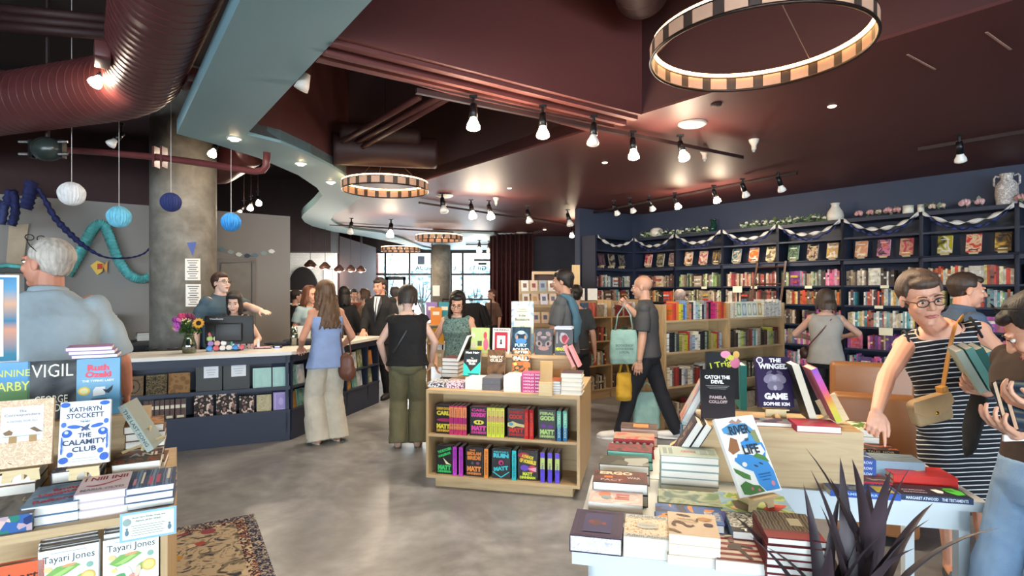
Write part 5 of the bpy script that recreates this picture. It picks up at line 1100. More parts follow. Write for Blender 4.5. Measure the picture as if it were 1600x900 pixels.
faceout(676,700,ZM,'3a2a30','face-out book with yellow CARL lettering at the left end',NEON('d8c83c','d8a83c',[('e',.6,.48,.5,.06,'a02c5c'),('p',[(.3,.48),(.5,.54),(.9,.53),(1,.44),(.5,.43)],'a02c5c')],'DUNGEON CRAWLER','CARL'),spine='b8305c')
spines(700,4,ZM,'a83060',[(0,'c83a6a'),(.18,'e08a5a'),(.38,'b83078'),(.6,'e8905a'),(.95,'c83a6a')],'orange and magenta spine on the middle shelf',.037,('DUNGEON CRAWLER CARL','7a2848'))
faceout(733,761,ZM,'8a2a5c','face-out book with pink CARL lettering and a yellow burst',NEON('d84aa0','c84090',[('e',.5,.46,.3,.08,'d8cc5a'),('e',.42,.46,.05,.04,'2a2a2a'),('e',.6,.46,.05,.04,'2a2a2a')],'CARL','DOOMSDAY'),1)
spines(761,4,ZM,'a8b03c',[(0,'ccd84a'),(.4,'d4dc50'),(.52,'d8b080'),(.7,'d8d470'),(.95,'c8d048')],'yellow-green spine on the middle shelf',.036,('DOOMSDAY SCENARIO','a86a4a'))
faceout(793,820,ZM,'5a1c20','face-out book with red lettering and a cream gun shape',NEON('c83430','b02c2c',[('p',[(.0,.5),(.3,.56),(.55,.5),(1,.46),(1,.36),(.5,.4),(.3,.34),(0,.38)],'d8c88a'),('e',.2,.46,.14,.06,'5a9ab8')],'DUNGEON','COOK'),2)
spines(819,2,ZM,'8a1c20',[(0,'c02828'),(.5,'c83028'),(.55,'a82024')],'red spine on the middle shelf',.04,('ANARCHIST COOKBOOK','d8604a'))
faceout(841,867,ZM,'26303a','face-out book with pale green FERAL GODS lettering',NEON('b0d080','a8c878',[('e',.3,.46,.16,.06,'6a3a90'),('e',.7,.44,.16,.06,'6a3a90')],'FERAL','GODS'),2)
spines(868,2,ZM,'2a4a5a',[(0,'3070a8'),(.44,'3478b0'),(.46,'6ab8a8'),(.95,'5aa8a0')],'blue and sea-green spine on the middle shelf',.047,('FERAL GODS','c8e0c0'))
faceout(678,704,ZL,'14231c','face-out book with green lettering and a white beak shape',[('t','THE BUTCHERS',.5,.84,.9,.10,'3cc46a',.06,.35),('t','MASQUERADE',.5,.68,.8,.10,'3cc46a',.06,.35),('p',[(.4,.58),(.75,.4),(.95,.34),(.6,.36)],'e4dcb0'),('t','MATT',.5,.24,.84,.17,'3cc46a',.08),('t','DINNIMAN',.5,.10,.84,.08,'3cc46a',.06)],1)
spines(704,2,ZL,'6a2a78',[(0,'c44ac4'),(.5,'c84cc8'),(.55,'b040b8')],'violet spine on the bottom shelf',.052,('BUTCHERS MASQUERADE','4a1a5a'))
faceout(726,753,ZL,'2a2024','face-out book with orange BEDLAM BRIDE lettering',[('t','THIS',.4,.9,.36,.06,'d88440',.05),('t','BEDLAM',.5,.79,.84,.12,'d88440',.07),('t','BRIDE',.5,.64,.8,.14,'d88440',.07),('e',.4,.46,.08,.05,'5a5458'),('e',.72,.46,.1,.05,'8a4a6a'),('t','MATT',.5,.26,.84,.18,'e08a44',.08),('t','DINNIMAN',.5,.10,.84,.08,'d88440',.06)],1)
spines(755,1,ZL,'a85a28',[(0,'e08a40'),(.5,'e89048')],'single orange spine on the bottom shelf',.05,('EYE OF THE BEDLAM BRIDE','7a3a1a'))
faceout(768,797,ZL,'1c2c34','face-out book with turquoise RUIN lettering',[('t','INEVITABLE',.5,.9,.8,.06,'3cb8c0',.04),('t','RUIN',.5,.78,.84,.15,'4cc0d0',.07),('e',.5,.54,.14,.09,'c03a78'),('e',.52,.52,.07,.05,'2a2a34'),('t','MATT',.5,.34,.8,.14,'3cb8c0',.07,.15),('p',[(.05,.24),(.5,.06),(.95,.26),(.95,.22),(.5,.02),(.05,.2)],'3cb8c0')],1)
spines(799,1,ZL,'1c7a80',[(0,'2cb0b8'),(.5,'38bcc4')],'single turquoise spine on the bottom shelf',.05,('THIS INEVITABLE RUIN','14464c'))
faceout(809,839,ZL,'3a2028','face-out book with yellow and pink lettering, right of the turquoise one',[('e',.3,.84,.28,.1,'b03a4c'),('t','A PARADE',.5,.80,.6,.12,'e0c83c',.06,-.2),('t','OF HORRIBLES',.52,.64,.86,.14,'e8d040',.06,-.15),('e',.35,.42,.22,.1,'6a4ab8'),('e',.75,.4,.2,.12,'c03c54'),('p',[(.5,.4),(.95,.46),(.95,.3)],'d89ab0'),('t','MATT',.5,.22,.5,.12,'c8d840',.06),('t','DINNIMAN',.5,.10,.8,.09,'c8d840',.06)],1)
spines(842,3,ZL,'3a2a80',[(0,'5a4ac8'),(.42,'6454c8'),(.44,'b8c878'),(.8,'a8b870'),(.82,'6a58c8')],'purple and lime spine on the bottom shelf',.058,('A PARADE','3a2a80',.3))
# ================================================================ LEFT ISLAND, SHELVES, COUNTER, WALL
ZL0 = LH
FLOW = art(['b9a0a8','3a62a0','2f7a6a','d8b8b0','2a3a6a'],40,'cell',.5,4)
def lp(px, py, z): g = G(px, py, z); return (g.x, g.y, z)
lay(lp(-2,838,ZL0), AL, .17, .24, [.062], ['4a4a50'], 'grey book with blue and green flowered page edges at the photo left edge', '', art(['5a5a60','8a8a8c','3a3c44'],7,'noise',.3,5,1,'LINEAR'), [('t','UZ',.8,.7,.3,.2,'c8b890',.02)], pages=FLOW)
lay(lp(77,821,ZL0), AL, .158, .235, [.034,.036], ['4a6a8a'], 'blue-grey book with slanting red script lettering, left island', 'under the red script book', art(['6a93b8','7fa4c4','5a7488'],4,'noise',.35,5,1,'LINEAR'),
   [('t','Emily',.62,.72,.5,.16,'c0384a',.04,.3),('t','Haunted',.55,.55,.8,.16,'c0384a',.04,.3),('t','Rafters',.5,.22,.7,.16,'b0405a',.03,.2),('r',.1,.36,.95,.42,'4f7aa0')], jit=.03, desc='thick white-edged book')
lay(lp(157,807,ZL0), AL, .155, .225, [.028,.028,.03], ['c8b8c0'], 'pinkish white book with red capital letters and a red swoosh', 'under the pinkish white book', art(['d8ccd4','cdc0ca'],5,'noise',.35,6,1,'LINEAR'),
   [('t','I NIII INII',.5,.78,.86,.2,'8a3048',.03),('p',[(.15,.44),(.3,.40),(.5,.44),(.8,.62),(.82,.58),(.5,.38),(.3,.35),(.15,.40)],'b02c3c'),('t','MARIA OLYD',.5,.18,.84,.12,'8a8a98',.03)], jit=.02, desc='white-edged book')
lay(lp(233,795,ZL0), AL, .152, .225, [.028,.028,.026], ['4a5a78'], 'blue book with vertical stripes of colour at the island corner', 'at the island right corner, under blue stripes', art(['2f4468','5a7898','3a5078','6f8ca8'],7,'wave',.4,5,.3),
   [('r',.12,.15,.18,.5,'c890a8'),('r',.28,.2,.33,.85,'e0dcc8'),('r',.45,.1,.52,.55,'c04a70'),('r',.6,.15,.68,.62,'b84a6a'),('r',.82,.3,.88,.9,'d8d4c8')], jit=.02, desc='white-edged book')
FLI_p = lambda x, y, z: FLI @ V((x, y, z))
def li(px, py, z): return lp(px, py, z)
lay(lp(212,762,ZL0), AL, .168, .20, [.05,.052], ['2a2c24'], 'black floral book with white letters on the left island', 'under the black floral book', art(['23261f','3a3d2e','8a4a30','2a2c24','b05a38'],14,'noise',.4,2,1.4),
   [('t','ANI',.6,.6,.6,.28,'e4e0d4',.03)], desc='thick white-edged hardcover', jit=.03)
lay(lp(226,736,ZL0), AL, .15, .20, [.034]*6, ['6a4a30','4a3428'], 'brown-orange landscape book topping the tall stack at the back corner', 'in the tall stack at the back corner of the left island', art(['8a5a34','c08a50','5a3c28'],9,'noise',.4,3,1,'LINEAR'), desc='brown-jacketed book', jit=.04)
p = P(244,697,2.40); sidelean((p.x,p.y,p.z), AL-.2, -.50, .15,.22,.028,'8a948c','grey-green book leaning back on an easel, spine showing', True, spine='8f9a92', text_spine=('THE LAST SONG','3a403c',.8))
t = thing('book_easel', 'small wooden easel under the leaning grey-green book', 'easel', T(p.x,p.y,p.z-.012) @ Rz(AL)); b = MB(); b.tube([(-.12,0,0),(.03,0,.05)],.006,4); b.build('strut', EASEL, t); b = MB(); b.tube([(-.05,0,0),(-.02,.0,.10)],.006,4); b.build('back_rest', EASEL, t)
lay(lp(12,778,ZL0), AL, .17, .22, [.045,.045], ['6a4a38'], 'brown book lying under the easel with the sparrow book', 'under the sparrow book easel', mat('5a4238',.45), desc='brown-jacketed hardcover')
lay(lp(118,768,ZL0), AL, .16, .22, [.04,.045], ['4a5060'], 'grey patterned book under the easel with the blue and white novel', 'under the Calamity Club easel', art(['4a5068','8a8c90','2f3446'],26,'noise',.4,3,1), desc='dark book')
PAT = art(['d8b898','e8cdb0','b87a58'],60,'noise',.45,3,1.8)
stand(T(*lp(33,752,.88)) @ Rz(AL), .185,.25,.03,'d2b294','sparrow-patterned orange and cream book on an easel, far left', PAT, [('r',.16,.38,.84,.9,'dfe0e6'),('t','The',.5,.83,.12,.035,'8a7a78'),('t','Correspondent',.5,.77,.58,.05,'a08a84',.02),('t','A NOVEL FOR ALL',.5,.68,.5,.03,'a8a0a4'),
   ('p',[(.2,.52),(.3,.56),(.36,.52),(.34,.48),(.24,.48)],'8a6a4a'),('p',[(.16,.46),(.22,.5),(.26,.52)],'6a4f38'),('p',[(.62,.56),(.7,.58),(.78,.53),(.84,.5),(.74,.5)],'7a5f48'),('r',.2,.455,.8,.462,'9aa08a'),('r',.3,.36,.42,.46,'b08a5a'),('r',.62,.36,.74,.46,'b08a5a')], tilt=.20, easel='plywood easel holding the sparrow-patterned book')
stand(T(*lp(132,748,.88)) @ Rz(AL-.03), .158,.24,.032,'e4e6ee','white book with blue flowers reading Calamity Club, on an easel', mat('e3e6f0',.35,var=.02),
   [('t','KATHRYN',.5,.87,.64,.075,'3a4660',.02),('t','STOCKETT',.5,.77,.74,.08,'3a4660',.02),('r',.26,.70,.74,.704,'6a7894'),('t','THE HELP',.5,.675,.2,.03,'3a4660'),('p',[(.42,.55),(.5,.6),(.6,.64),(.56,.57),(.62,.53),(.5,.55),(.44,.52)],'4a5a80'),('p',[(.36,.62),(.46,.60),(.56,.52),(.5,.54)],'4a5a80'),
    ('e',.28,.60,.13,.03,'3f6ac0',-.1),('e',.74,.60,.13,.03,'3f6ac0',.2),('e',.15,.50,.10,.06,'3560b8',.3),('e',.86,.50,.10,.06,'3560b8',-.3),('e',.14,.52,.04,.025,'c8d4f0'),('e',.86,.52,.04,.025,'c8d4f0'),('e',.08,.64,.05,.04,'4a74c8'),('e',.92,.66,.05,.04,'4a74c8'),
    ('t','THE',.5,.46,.26,.075,'3a4660',.02),('t','CALAMITY',.5,.355,.86,.085,'3a4660',.02),('t','CLUB',.5,.245,.48,.08,'3a4660',.02),('e',.10,.95,.09,.04,'3f6ac0'),('e',.88,.95,.10,.035,'3f6ac0'),('e',.22,.17,.06,.04,'4a70c0'),('e',.10,.09,.09,.05,'3560b8'),('e',.82,.20,.06,.04,'4a70c0'),('e',.90,.10,.09,.06,'3560b8'),('r',.25,.10,.75,.104,'6a7894'),('r',.2,.06,.8,.064,'6a7894'),
    ('e',.06,.36,.02,.1,'4a70c0'),('e',.95,.38,.02,.1,'4a70c0'),('e',.06,.24,.02,.06,'4a70c0'),('e',.95,.27,.02,.05,'4a70c0')], tilt=.20, easel='plywood easel holding the blue and white novel')
# riser row at the left
ZR2 = LH+.25; RL2 = FLI @ T(0,.70,0)
def planex(F, px, yl, z=0):               # local x where the ray of pixel column px meets local plane y = yl
    o = F @ V((0,yl,0)); d = (F.to_3x3() @ V((1,0,0))); r = (px-800)/F_PX
    return (r*o.y-o.x)/(d.x-r*d.y)
def lr(pxl, pxr, w, h, t, cov, lab, fr, items, yl=.67, z=ZR2, **k):
    x = planex(FLI, (pxl+pxr)/2, yl); return book(FLI @ T(x,yl,z) @ Rx(-.08), w, h, t, cov, lab, fr, items, **k)
lr(47,118,.165,.25,.036,'2a2c2e','dark grey book titled Vigil with cream lettering',art(['3a3c3e','5a5c5e','24262a','8a8c8c'],4,'noise',.35,3,1.2,'LINEAR'),
   [('t','VIGIL',.5,.83,.86,.22,'e8e4d0',.0),('e',.52,.58,.02,.01,'1a1a1a'),('t','GEORGE',.48,.34,.68,.13,'e8e4d0',.01),('t','SAUNDERS',.52,.19,.86,.13,'e8e4d0',.01)])
lr(120,188,.158,.25,.036,'3a86ac','teal-blue book titled The Typing Lady with pink lettering',mat('3c88ae',.35,var=.03),
   [('t','Ruth',.5,.84,.50,.11,'e0566a',.05),('t','Ozeki',.5,.72,.60,.11,'e0566a',.05),('t','THE TYPING LADY',.5,.61,.74,.04,'e8eef0',.03),('e',.18,.44,.14,.075,'e0c858'),('e',.18,.44,.10,.05,'f0e4a8'),('p',[(.38,.34),(.66,.36),(.66,.50),(.44,.5),(.38,.44)],'e8ecee'),('p',[(.6,.46),(.7,.44),(.84,.52),(.82,.44),(.74,.38),(.66,.40)],'2a3440'),('r',.34,.18,.70,.30,'5a6870'),('r',.30,.12,.74,.18,'454f58'),('e',.52,.08,.24,.03,'38424a')])
lr(-32,45,.168,.25,.036,'4f7ab0','blue and green landscape book with yellow letters, cut by the left edge',gradmat([(0,'3f5a44'),(.5,'56784a'),(.62,'6a8f94'),(.7,'5a94c4'),(1,'78aad4')],.25,1),
   [('t','JEANNINE',.5,.8,1.0,.15,'d0d468',.01),('t','DARBY',.6,.60,.8,.15,'d0d468',.01),('t','JOHNSON',.6,.1,.8,.1,'c8ccb0',.0)])
for k in range(3):
    x = planex(FLI, 152, .71+.034*k); book(FLI @ T(x,.71+.034*k,ZR2), .155, .245, .032, ['3a86ac','8a7ab0','b8a0c8'][k], '%s book standing in the row behind The Typing Lady' % ORD[k].replace('first','front'))
x = planex(FLI, 150, .72)
for k, c in enumerate(('6a5aa8','a878c0','c08ac4')): book(FLI @ T(x-.01*k,.68,ZR2+.248+.012+.017*k) @ Rz(.03*k) @ LIE, .165, .16, .016, c, '%s thin purple book lying across the top of the row' % ('lowest','middle','topmost')[k], soft=True)
t = thing('display_sign', 'framed pale sign with an orange and blue shore, at the left edge', 'sign', FLI @ T(planex(FLI,-28,.76),.76,ZR2))
b = MB(); b.b2((-.12,0,0),(.12,.006,.62)); b.build('frame', mat('dfeaf4',.3), t)
b = MB(); b.b2((-.112,-.003,.25),(.112,-.001,.61)); b.build('picture', gradmat([(0,'3f6f7a'),(.45,'3f7f98'),(.62,'d89a80'),(.68,'3f7fa0'),(.8,'d8a888'),(.9,'6aa0c4'),(1,'4a8ab8')],.62,1), t)
b = MB(); b.b2((-.112,-.005,.27),(.07,-.003,.60)); pn_ = b.build('panel', mat('dcdcc4',.35,var=.06,scale=8), t)
b = MB(); 
for s, z, w_ in (('celebrating local',.52,.12),('fiction',.49,.06),('Writers',.42,.13)): b.text(s, T(-.01,-.006,z) @ Rx(pi/2), w=w_, bold=.02)
b.build('lettering', mat('4a4a44',.5), pn_)
# sign card at the front edge
t = thing('shelf_sign', 'pale green sign card with a blue border clipped on the island corner', 'sign', FLI @ T(planex(FLI,232,-.03),-.03,.72) @ Rx(-.12))
b = MB(); b.b2((-.085,-.002,.0),(.085,.002,.098)); b.build('card', mat('7fb0e0',.4), t)
b = MB(); b.b2((-.077,-.0035,.008),(.077,-.0015,.090)); pn_ = b.build('panel', mat('e4efd8',.4,var=.02), t)
b = MB()
for i, (s, wd) in enumerate((('Never Have Kindle, Drink, and',.10),('Return of the Witch',.075))): b.text(s, T(0,-.0045,.078-.011*i) @ Rx(pi/2), w=wd, h=.006, bold=.03)
for i in range(5): b.b2((-.052+.004*(i%2),-.0042,.05-.008*i),(.050-.005*(i%3),-.0038,.0515-.008*i))
b.build('lettering', mat('4a5a50',.5), pn_)
b = MB(); b.lathe([(.011,0),(.0125,.0006),(.0115,.0012)],20,Mt=T(-.064,-.0036,.066) @ Rx(pi/2)); b.build('round_stamp', mat('8aa09a',.5), pn_)
for sx in (-.064,.064):
    b = MB(); b.ell((sx,-.0042,.03),(.006,.001,.010),10,6); b.ell((sx,-.0042,.043),(.004,.001,.004),8,5); b.build('figure_drawing', mat('5a7a88',.5), pn_)
# lower shelf of the left island
ZS = .46
def ls(pxl, pxr, w, cov, lab, fr, items, yl=.05, h=.25, t=.034): x = planex(FLI, (pxl+pxr)/2, yl); return book(FLI @ T(x,yl,ZS) @ Rx(-.05), w, h, t, cov, lab, fr, items)
ls(-20,62,.165,'d85a28','orange book with black Heart lettering on the left island lower shelf',mat('dd5a26',.35,var=.03),[('t','Heart',.6,.80,.6,.13,'3a2418',.02),('e',.3,.5,.3,.13,'c02a78'),('e',.75,.5,.22,.15,'c8307c'),('e',.8,.46,.08,.06,'ece4e0'),('e',.66,.42,.12,.05,'ece4e0')],h=.225)
TJ = [('r',.2,.945,.8,.952,'8a9494'),('t','Tayari Jones',.5,.855,.86,.12,'2f3a3c',.0),('p',[(.1,.66),(.3,.76),(.6,.78),(.7,.74),(.45,.64),(.25,.60)],'7fae5c'),('p',[(.2,.64),(.5,.74),(.6,.73),(.35,.63)],'a8c878'),('e',.7,.56,.12,.05,'8ab870',.5),('e',.3,.46,.12,.04,'5fa068',.2),('e',.85,.72,.06,.04,'8ab0a0'),('e',.16,.74,.07,.04,'e4c890'),('e',.5,.76,.12,.02,'d8a070',.1),
      ('e',.82,.56,.13,.085,'dcb458'),('e',.82,.56,.10,.065,'ecd488'),('e',.45,.5,.06,.1,'ecd8c8',.3),('e',.55,.42,.1,.05,'d89a8a',-.5),('e',.62,.5,.05,.08,'e8c8b0',-.3),('e',.2,.56,.05,.03,'e8d080'),('t','KIN',.55,.22,.9,.28,'2a2c30',.05),('e',.3,.16,.09,.07,'88b078',.4),('e',.55,.3,.1,.05,'d8a8a0',.3),('e',.75,.12,.08,.05,'7aa870')]
ls(62,155,.168,'eef2f0','white leafy book by Tayari Jones, left one of the two',mat('eef3f1',.3,var=.02),TJ)
ls(163,248,.168,'eef2f0','white leafy book by Tayari Jones, right one at the island corner',mat('eef3f1',.3,var=.02),TJ)
for k in range(3):
    x = planex(FLI, 206, .09+.036*k); book(FLI @ T(x,.09+.036*k,ZS), .165,.262,.034,['dfe3e4','cfd6da','3a3c44'][k],'%s copy behind the right-hand Tayari Jones book' % ORD[k])
    x = planex(FLI, 108, .09+.036*k); book(FLI @ T(x,.09+.036*k,ZS), .165,.245,.034,'dfe3e4','%s copy behind the left-hand Tayari Jones book' % ORD[k])

# ---- notebooks on the counter shelves (F1 local frame)
def nbk(pxl, pxr, z, h, cov, lab, fr=None, items=None, yl=.05, t=.025, spine=None, F=F1, n='notebook', cat='notebook', tilt=.12):
    x0, x1 = planex(F, pxl, yl), planex(F, pxr, yl); w = abs(x1-x0)
    return book(F @ T((x0+x1)/2, yl, z) @ Rx(-tilt), w, h, t, cov, lab, fr, items, soft=False, name=n, cat=cat, spine=spine)
BRO = art(['5a4632','7a6244','46382a'],24,'noise',.5,3,1.5,'LINEAR'); BRG = art(['6a5a3c','2f281e','8a7850'],45,'noise',.5,4,1.6); COR = art(['7a5a38','8f6c46','66492c'],18,'vor',.6,5)
nbk(193,224,.57,.20,'4a3a2a','brown leather-look notebook with a keyhole ornament, first in the upper row',BRO,[('e',.5,.5,.34,.34,'3a2c20'),('e',.5,.5,.28,.28,'6a553a'),('e',.5,.48,.06,.09,'2a2018')])
nbk(228,261,.57,.205,'3a3024','notebook with black and gold ornament, second in the upper row',BRG,[('r',.06,.05,.94,.07,'8a7a50'),('r',.06,.93,.94,.95,'8a7a50')])
nbk(263,297,.57,.21,'7a5a38','tan cork-textured notebook, third in the upper row',COR)
for a, c, l in ((306,347,'left'),(349,390,'right')):
    nbk(a,c,.57,.30,'3c3f40','large charcoal notebook box with a white label, %s of the two' % l,mat('404344',.6),[('r',.30,.48,.86,.88,'dfe3e8'),('r',.38,.74,.78,.755,'8a909a'),('r',.42,.66,.74,.675,'9aa0a8'),('r',.46,.58,.7,.595,'9aa0a8')],t=.04,tilt=.03)
for a, c, l in ((395,424,'left'),(426,451,'right')): nbk(a,c,.57,.215,'a8cfc8','pale mint notebook on the upper counter shelf, %s one' % l,art(['a8d0c8','b4d8d0'],12,'noise',.5,3,1,'LINEAR'),[('r',.08,.06,.1,.94,'8abcb2')])
LEA = mat('4a2a1c',.5,var=.2,scale=20)
for i, (a, c) in enumerate(((224,240),(242,256),(258,272),(274,290))):
    nbk(a,c,.32,.20,'e0d8c8' if i%2 else '5a3220','%s bound leather journal on the lower counter shelf' % ['leftmost','second','third','rightmost'][i],LEA,[('r',.0,.55,1,.72,'d8cdb8'),('r',.45,0,.6,1,'3a2016'),('r',.15,.08,.85,.2,'c8bca0')])
CHK = art(['2a2422','d8c0b0','3a2c2a','8a6a60'],52,'cell',.4,2)
for a, c, h, l in ((303,333,.225,'first'),(338,369,.225,'second'),(374,397,.18,'third, smaller')): nbk(a,c,.32,h,'2c2624','black notebook with gold and pink speckle, %s on the lower shelf' % l,CHK)
nbk(401,424,.32,.18,'b8ac88','tan notebook with dark leaf print on the lower counter shelf',art(['b8ac88','c4b894','4a4030'],26,'noise',.5,8,1))
nbk(427,451,.32,.195,'9a86c8','lilac notebook with a pale ornament, last on the lower shelf',mat('9c88c8',.45),[('r',.1,.08,.9,.1,'c8bce0'),('r',.1,.9,.9,.92,'c8bce0'),('r',.1,.08,.14,.92,'c8bce0'),('r',.86,.08,.9,.92,'c8bce0'),('e',.5,.5,.16,.2,'b8a8dc')])
pal2 = ['7fb0a0','5a7040','b88a30','8aa0b8','c07a30','3a5a5a','b0a890','6a4030','d8d0c0','8a6a50']
k = 0
for z, spec in ((.57,((.10,.14,.22),(.24,.15,.21),(.66,.12,.2),(.80,.14,.21),(.95,.13,.2),(1.28,.13,.24),(1.44,.14,.22),(1.60,.13,.24),(1.88,.14,.2))),(.32,((.10,.12,.18),(.24,.12,.19),(.38,.12,.18),(.70,.14,.18),(.90,.13,.17),(1.28,.14,.2),(1.45,.13,.19),(1.6,.12,.2),(1.88,.13,.2)))):
    for x, w_, h in spec:
        book(F2 @ T(x,.05,z) @ Rx(-.1), w_, h, .025, pal2[(k*3)%10], 'notebook %s on the %s shelf of the far counter run' % (ORD[k%10]+' from the corner', 'upper' if z > .5 else 'lower'), art([pal2[(k*3)%10], pal2[(k*3+5)%10]],9,'noise',.5,k,1,'LINEAR'), name='notebook', cat='notebook'); k += 1

# ---- face-out books on the blue wall
FO = [(1322,None)]
def wallbook(px, z, cov, lab, fr=None, items=None, off=-.13, w=.15, h=.22):
    q = P0-U*0.0+U*(-off); r = (px-800)/F_PX; kk = (q.x-r*q.y)/(W.y*r-W.x); M = FW @ T(kk, off, z) @ Rz(pi)
    return stand(M, w, h, .028, cov, lab, fr, items, tilt=.22, easel='small pale easel under the '+' '.join(lab.split()[:6]))
fos = [(1012,'b03048','red'),(1031,'8a8468','khaki'),(1050,'6a5a70','grey-violet'),(1075,'c07a30','amber'),(1098,'b0606c','dusty pink'),(1119,'7a6448','brown patterned'),(1150,'3a6a70','dark teal'),(1177,'c86a28','bright orange'),(1204,'6a5a48','dark brown dotted'),
       (1239,'5a7a54','moss green'),(1269,'2a2a2c','black and white'),(1300,'b08a5c','tan'),(1345,'c88a68','salmon'),(1380,'c87a98','pink and blue'),(1416,'b84a58','rose red'),(1476,'b0a030','yellow-green'),(1521,'c83a3c','scarlet'),(1567,'8a6a3c','bronze')]
for i, (px, c, nm) in enumerate(fos):
    wallbook(px, 2.02, c, '%s face-out book on the high ledge, %s from the corner' % (nm, ORD[i]), art([c, c, ['d8c8a0','3a3a3c','c0a080','e0d8d0'][i%4], c, ['2a2a30','b85a40','d8b050'][i%3]],7,'noise',.35,i,1.2,'LINEAR'), [('r',.2,.76+.03*(i%3),.8,.81+.03*(i%3),['d8d4c8','c8bc80','2a2a2a'][i%3]),('r',.2,.08,.8,.14,['d8d4c8','2c2c2c','e0d8a0'][i%3])])
for i, (px, c) in enumerate(((941,'5a4450'),(957,'8a8474'),(973,'6a6660'))):
    q = FR @ V((0,-.13,0)); x = planex(FR, px, -.13); stand(FR @ T(x,-.13,2.02) @ Rz(pi), .15, .22, .028, c, 'face-out book %s from the left on the return bookcase' % ORD[i], art([c,'3a3030','a89a80'],10,'noise',.35,i,1.2), None, tilt=.2, easel='small pale easel under book %s from the left, return bookcase' % ORD[i])
# ---- rows of spines on the blue wall: one mass
PW = [['4a3a34','8a7a68','5a4a40','b09a80','3a3030','6a5444'],['8a3038','b85a50','d8c0a8','5a3a44','e0dcd4','a86a60'],['3a4a6a','5a7a9a','8aa8c0','c8ccd0','2f3a50','7a8a98'],['c85a80','d87a98','8a4a8a','b05aa0','e0a8b8','6a4a80'],['d8a048','c86a30','e0c880','a84a28','d84a38','e8d8b0'],['4a6a4a','7a9a5a','a8b888','c8c8a8','3a4a34','8a9a90'],['8fc0c0','d8e0dc','5aa0a8','b0c8c8','d0d4c8','6a8a98'],['e4dcc8','d8d0c0','c8b8a0','a89880','f0ece4','b0a088']]
class Rows:
    def __init__(s): s.b = MB(); s.c = []; s.r = random.Random(77)
    def bx(s, M, w, d, h, c):
        s.b.M = M; s.b.b2((0,0,0),(w,d,h)); s.c += [c]*6
    def fill(s, F, x0, x1, z, pal, yf, dirn=1, hmin=.18, hmax=.235, dep=.14, face=.12, gap=.0):
        x = x0+s.r.uniform(0,.03); r = s.r
        while x < x1-.03:
            c = rgb(r.choice(r.choice(pal)))
            v = r.uniform(.7,1.15); c = (min(1,c[0]*v),min(1,c[1]*v),min(1,c[2]*v),1)
            h = r.uniform(hmin,hmax)
            if r.random() < face and x < x1-.17:
                w_ = .145; M = F @ T(x, yf-.03*dirn if dirn > 0 else yf, z); s.bx(M, w_, .03, h, c); 
                M = F @ T(x+.02, yf-.03*dirn-.0015 if dirn < 0 else yf+.0005, z+h*.55); s.bx(M, w_-.04, .031, h*.16, rgb(r.choice(['e8e4d8','2a2a2c','d8b050','c84a40'])));
                M = F @ T(x+.03, yf-.03*dirn-.0015 if dirn < 0 else yf+.0005, z+h*.2); s.bx(M, w_-.06, .031, h*.12, rgb(r.choice(['e8e4d8','5a7a9a','d8b050','c84a40']))); x += w_+.004; continue
            if r.random() < gap: x += r.uniform(.04,.12); continue
            w_ = r.uniform(.016,.038)
            if x+w_ > x1: break
            M = F @ T(x, yf-dep if dirn > 0 else yf, z); s.bx(M, w_, dep, h, c)
            if r.random() < .6: M = F @ T(x+.002, (yf-dep) if dirn > 0 else yf-.0008, z+h*r.uniform(.3,.7)); s.bx(M, w_-.004, dep+.0008, h*.12, rgb(r.choice(['f0ece4','2a2a2c','d8c070','c8c8c8'])))
            x += w_+r.uniform(.0003,.002)
    def make(s, name, label):
        o = s.b.build(name, ROWM); me = o.data; a = me.color_attributes.new('Col','FLOAT_COLOR','CORNER'); vals = []
        for c, p in zip(s.c, me.polygons): vals += list(c)*p.loop_total
        a.data.foreach_set('color', vals); return tag(o, label, 'books', None, 'stuff')
rw = Rows()
baypal = {-1:[4,7,3],0:[4,1,3,7],1:[0,2,3,6],2:[0,1,3],3:[0,1],4:[0,1,5],5:[0,5,1]}
rowpal = {0:{-1:[4,1],0:[4,4,1,7],1:[0,7,0],2:[0,3,5],3:[0,1],4:[0,5],5:[0,1]},1:{-1:[5,2],0:[5,6,2,4],1:[6,2,4,1],2:[0,4,1],3:[0,1],4:[5,0,7],5:[0,4]},2:{-1:[3,1],0:[3,1,3],1:[7,4,1,6],2:[0,1,3],3:[0,1],4:[0,1],5:[0]},3:{-1:[3,7],0:[3,2,7],1:[3,3,1,7],2:[3,2,7],3:[3,2],4:[0],5:[0]},4:{-1:[2,6],0:[2,6],1:[2,3,6],2:[2,3],3:[2],4:[0],5:[0]}}
for li_, z in enumerate((1.68,1.41,1.12,.82,.52)):
    for i, M in bays:
        pal = [PW[q] for q in rowpal[li_][i]]
        rw.fill(M, .03, BAY-.03, z, pal, -.045, 1, .175, .225 if li_ else .235, face=.06, gap=.015)
    rw.fill(FR @ T(.02,0,0), .03, 1.0, z, [PW[0],PW[1],PW[6]], -.045, 1, .17, .22, face=.08, gap=.02)
rw.make('spine_rows', 'rows of book spines filling the navy wall bookcases')
# small shelf-talkers
for i, (px, z) in enumerate(((1100,1.68),(1152,1.68),(1178,1.68),(1263,1.68),(1382,1.68),(1163,1.41),(1373,1.41),(1384,1.12),(1420,1.66))):
    q = P0-U*.012; r = (px-800)/F_PX; kk = (q.x-r*q.y)/(W.y*r-W.x); big = z == 1.12 or i == 1
    b = MB(); b.b2((-.05 if not big else -.08,.0,-.04 if not big else -.10),(.05 if not big else .08,.004,0.0)); tag(b.build('shelf_label', mat('ded8bc',.6), None, False, FW @ T(kk,.008,z-.001)), 'cream shelf label %s from the corner on the navy bookcases' % ORD[i], 'label', 'cream shelf labels')

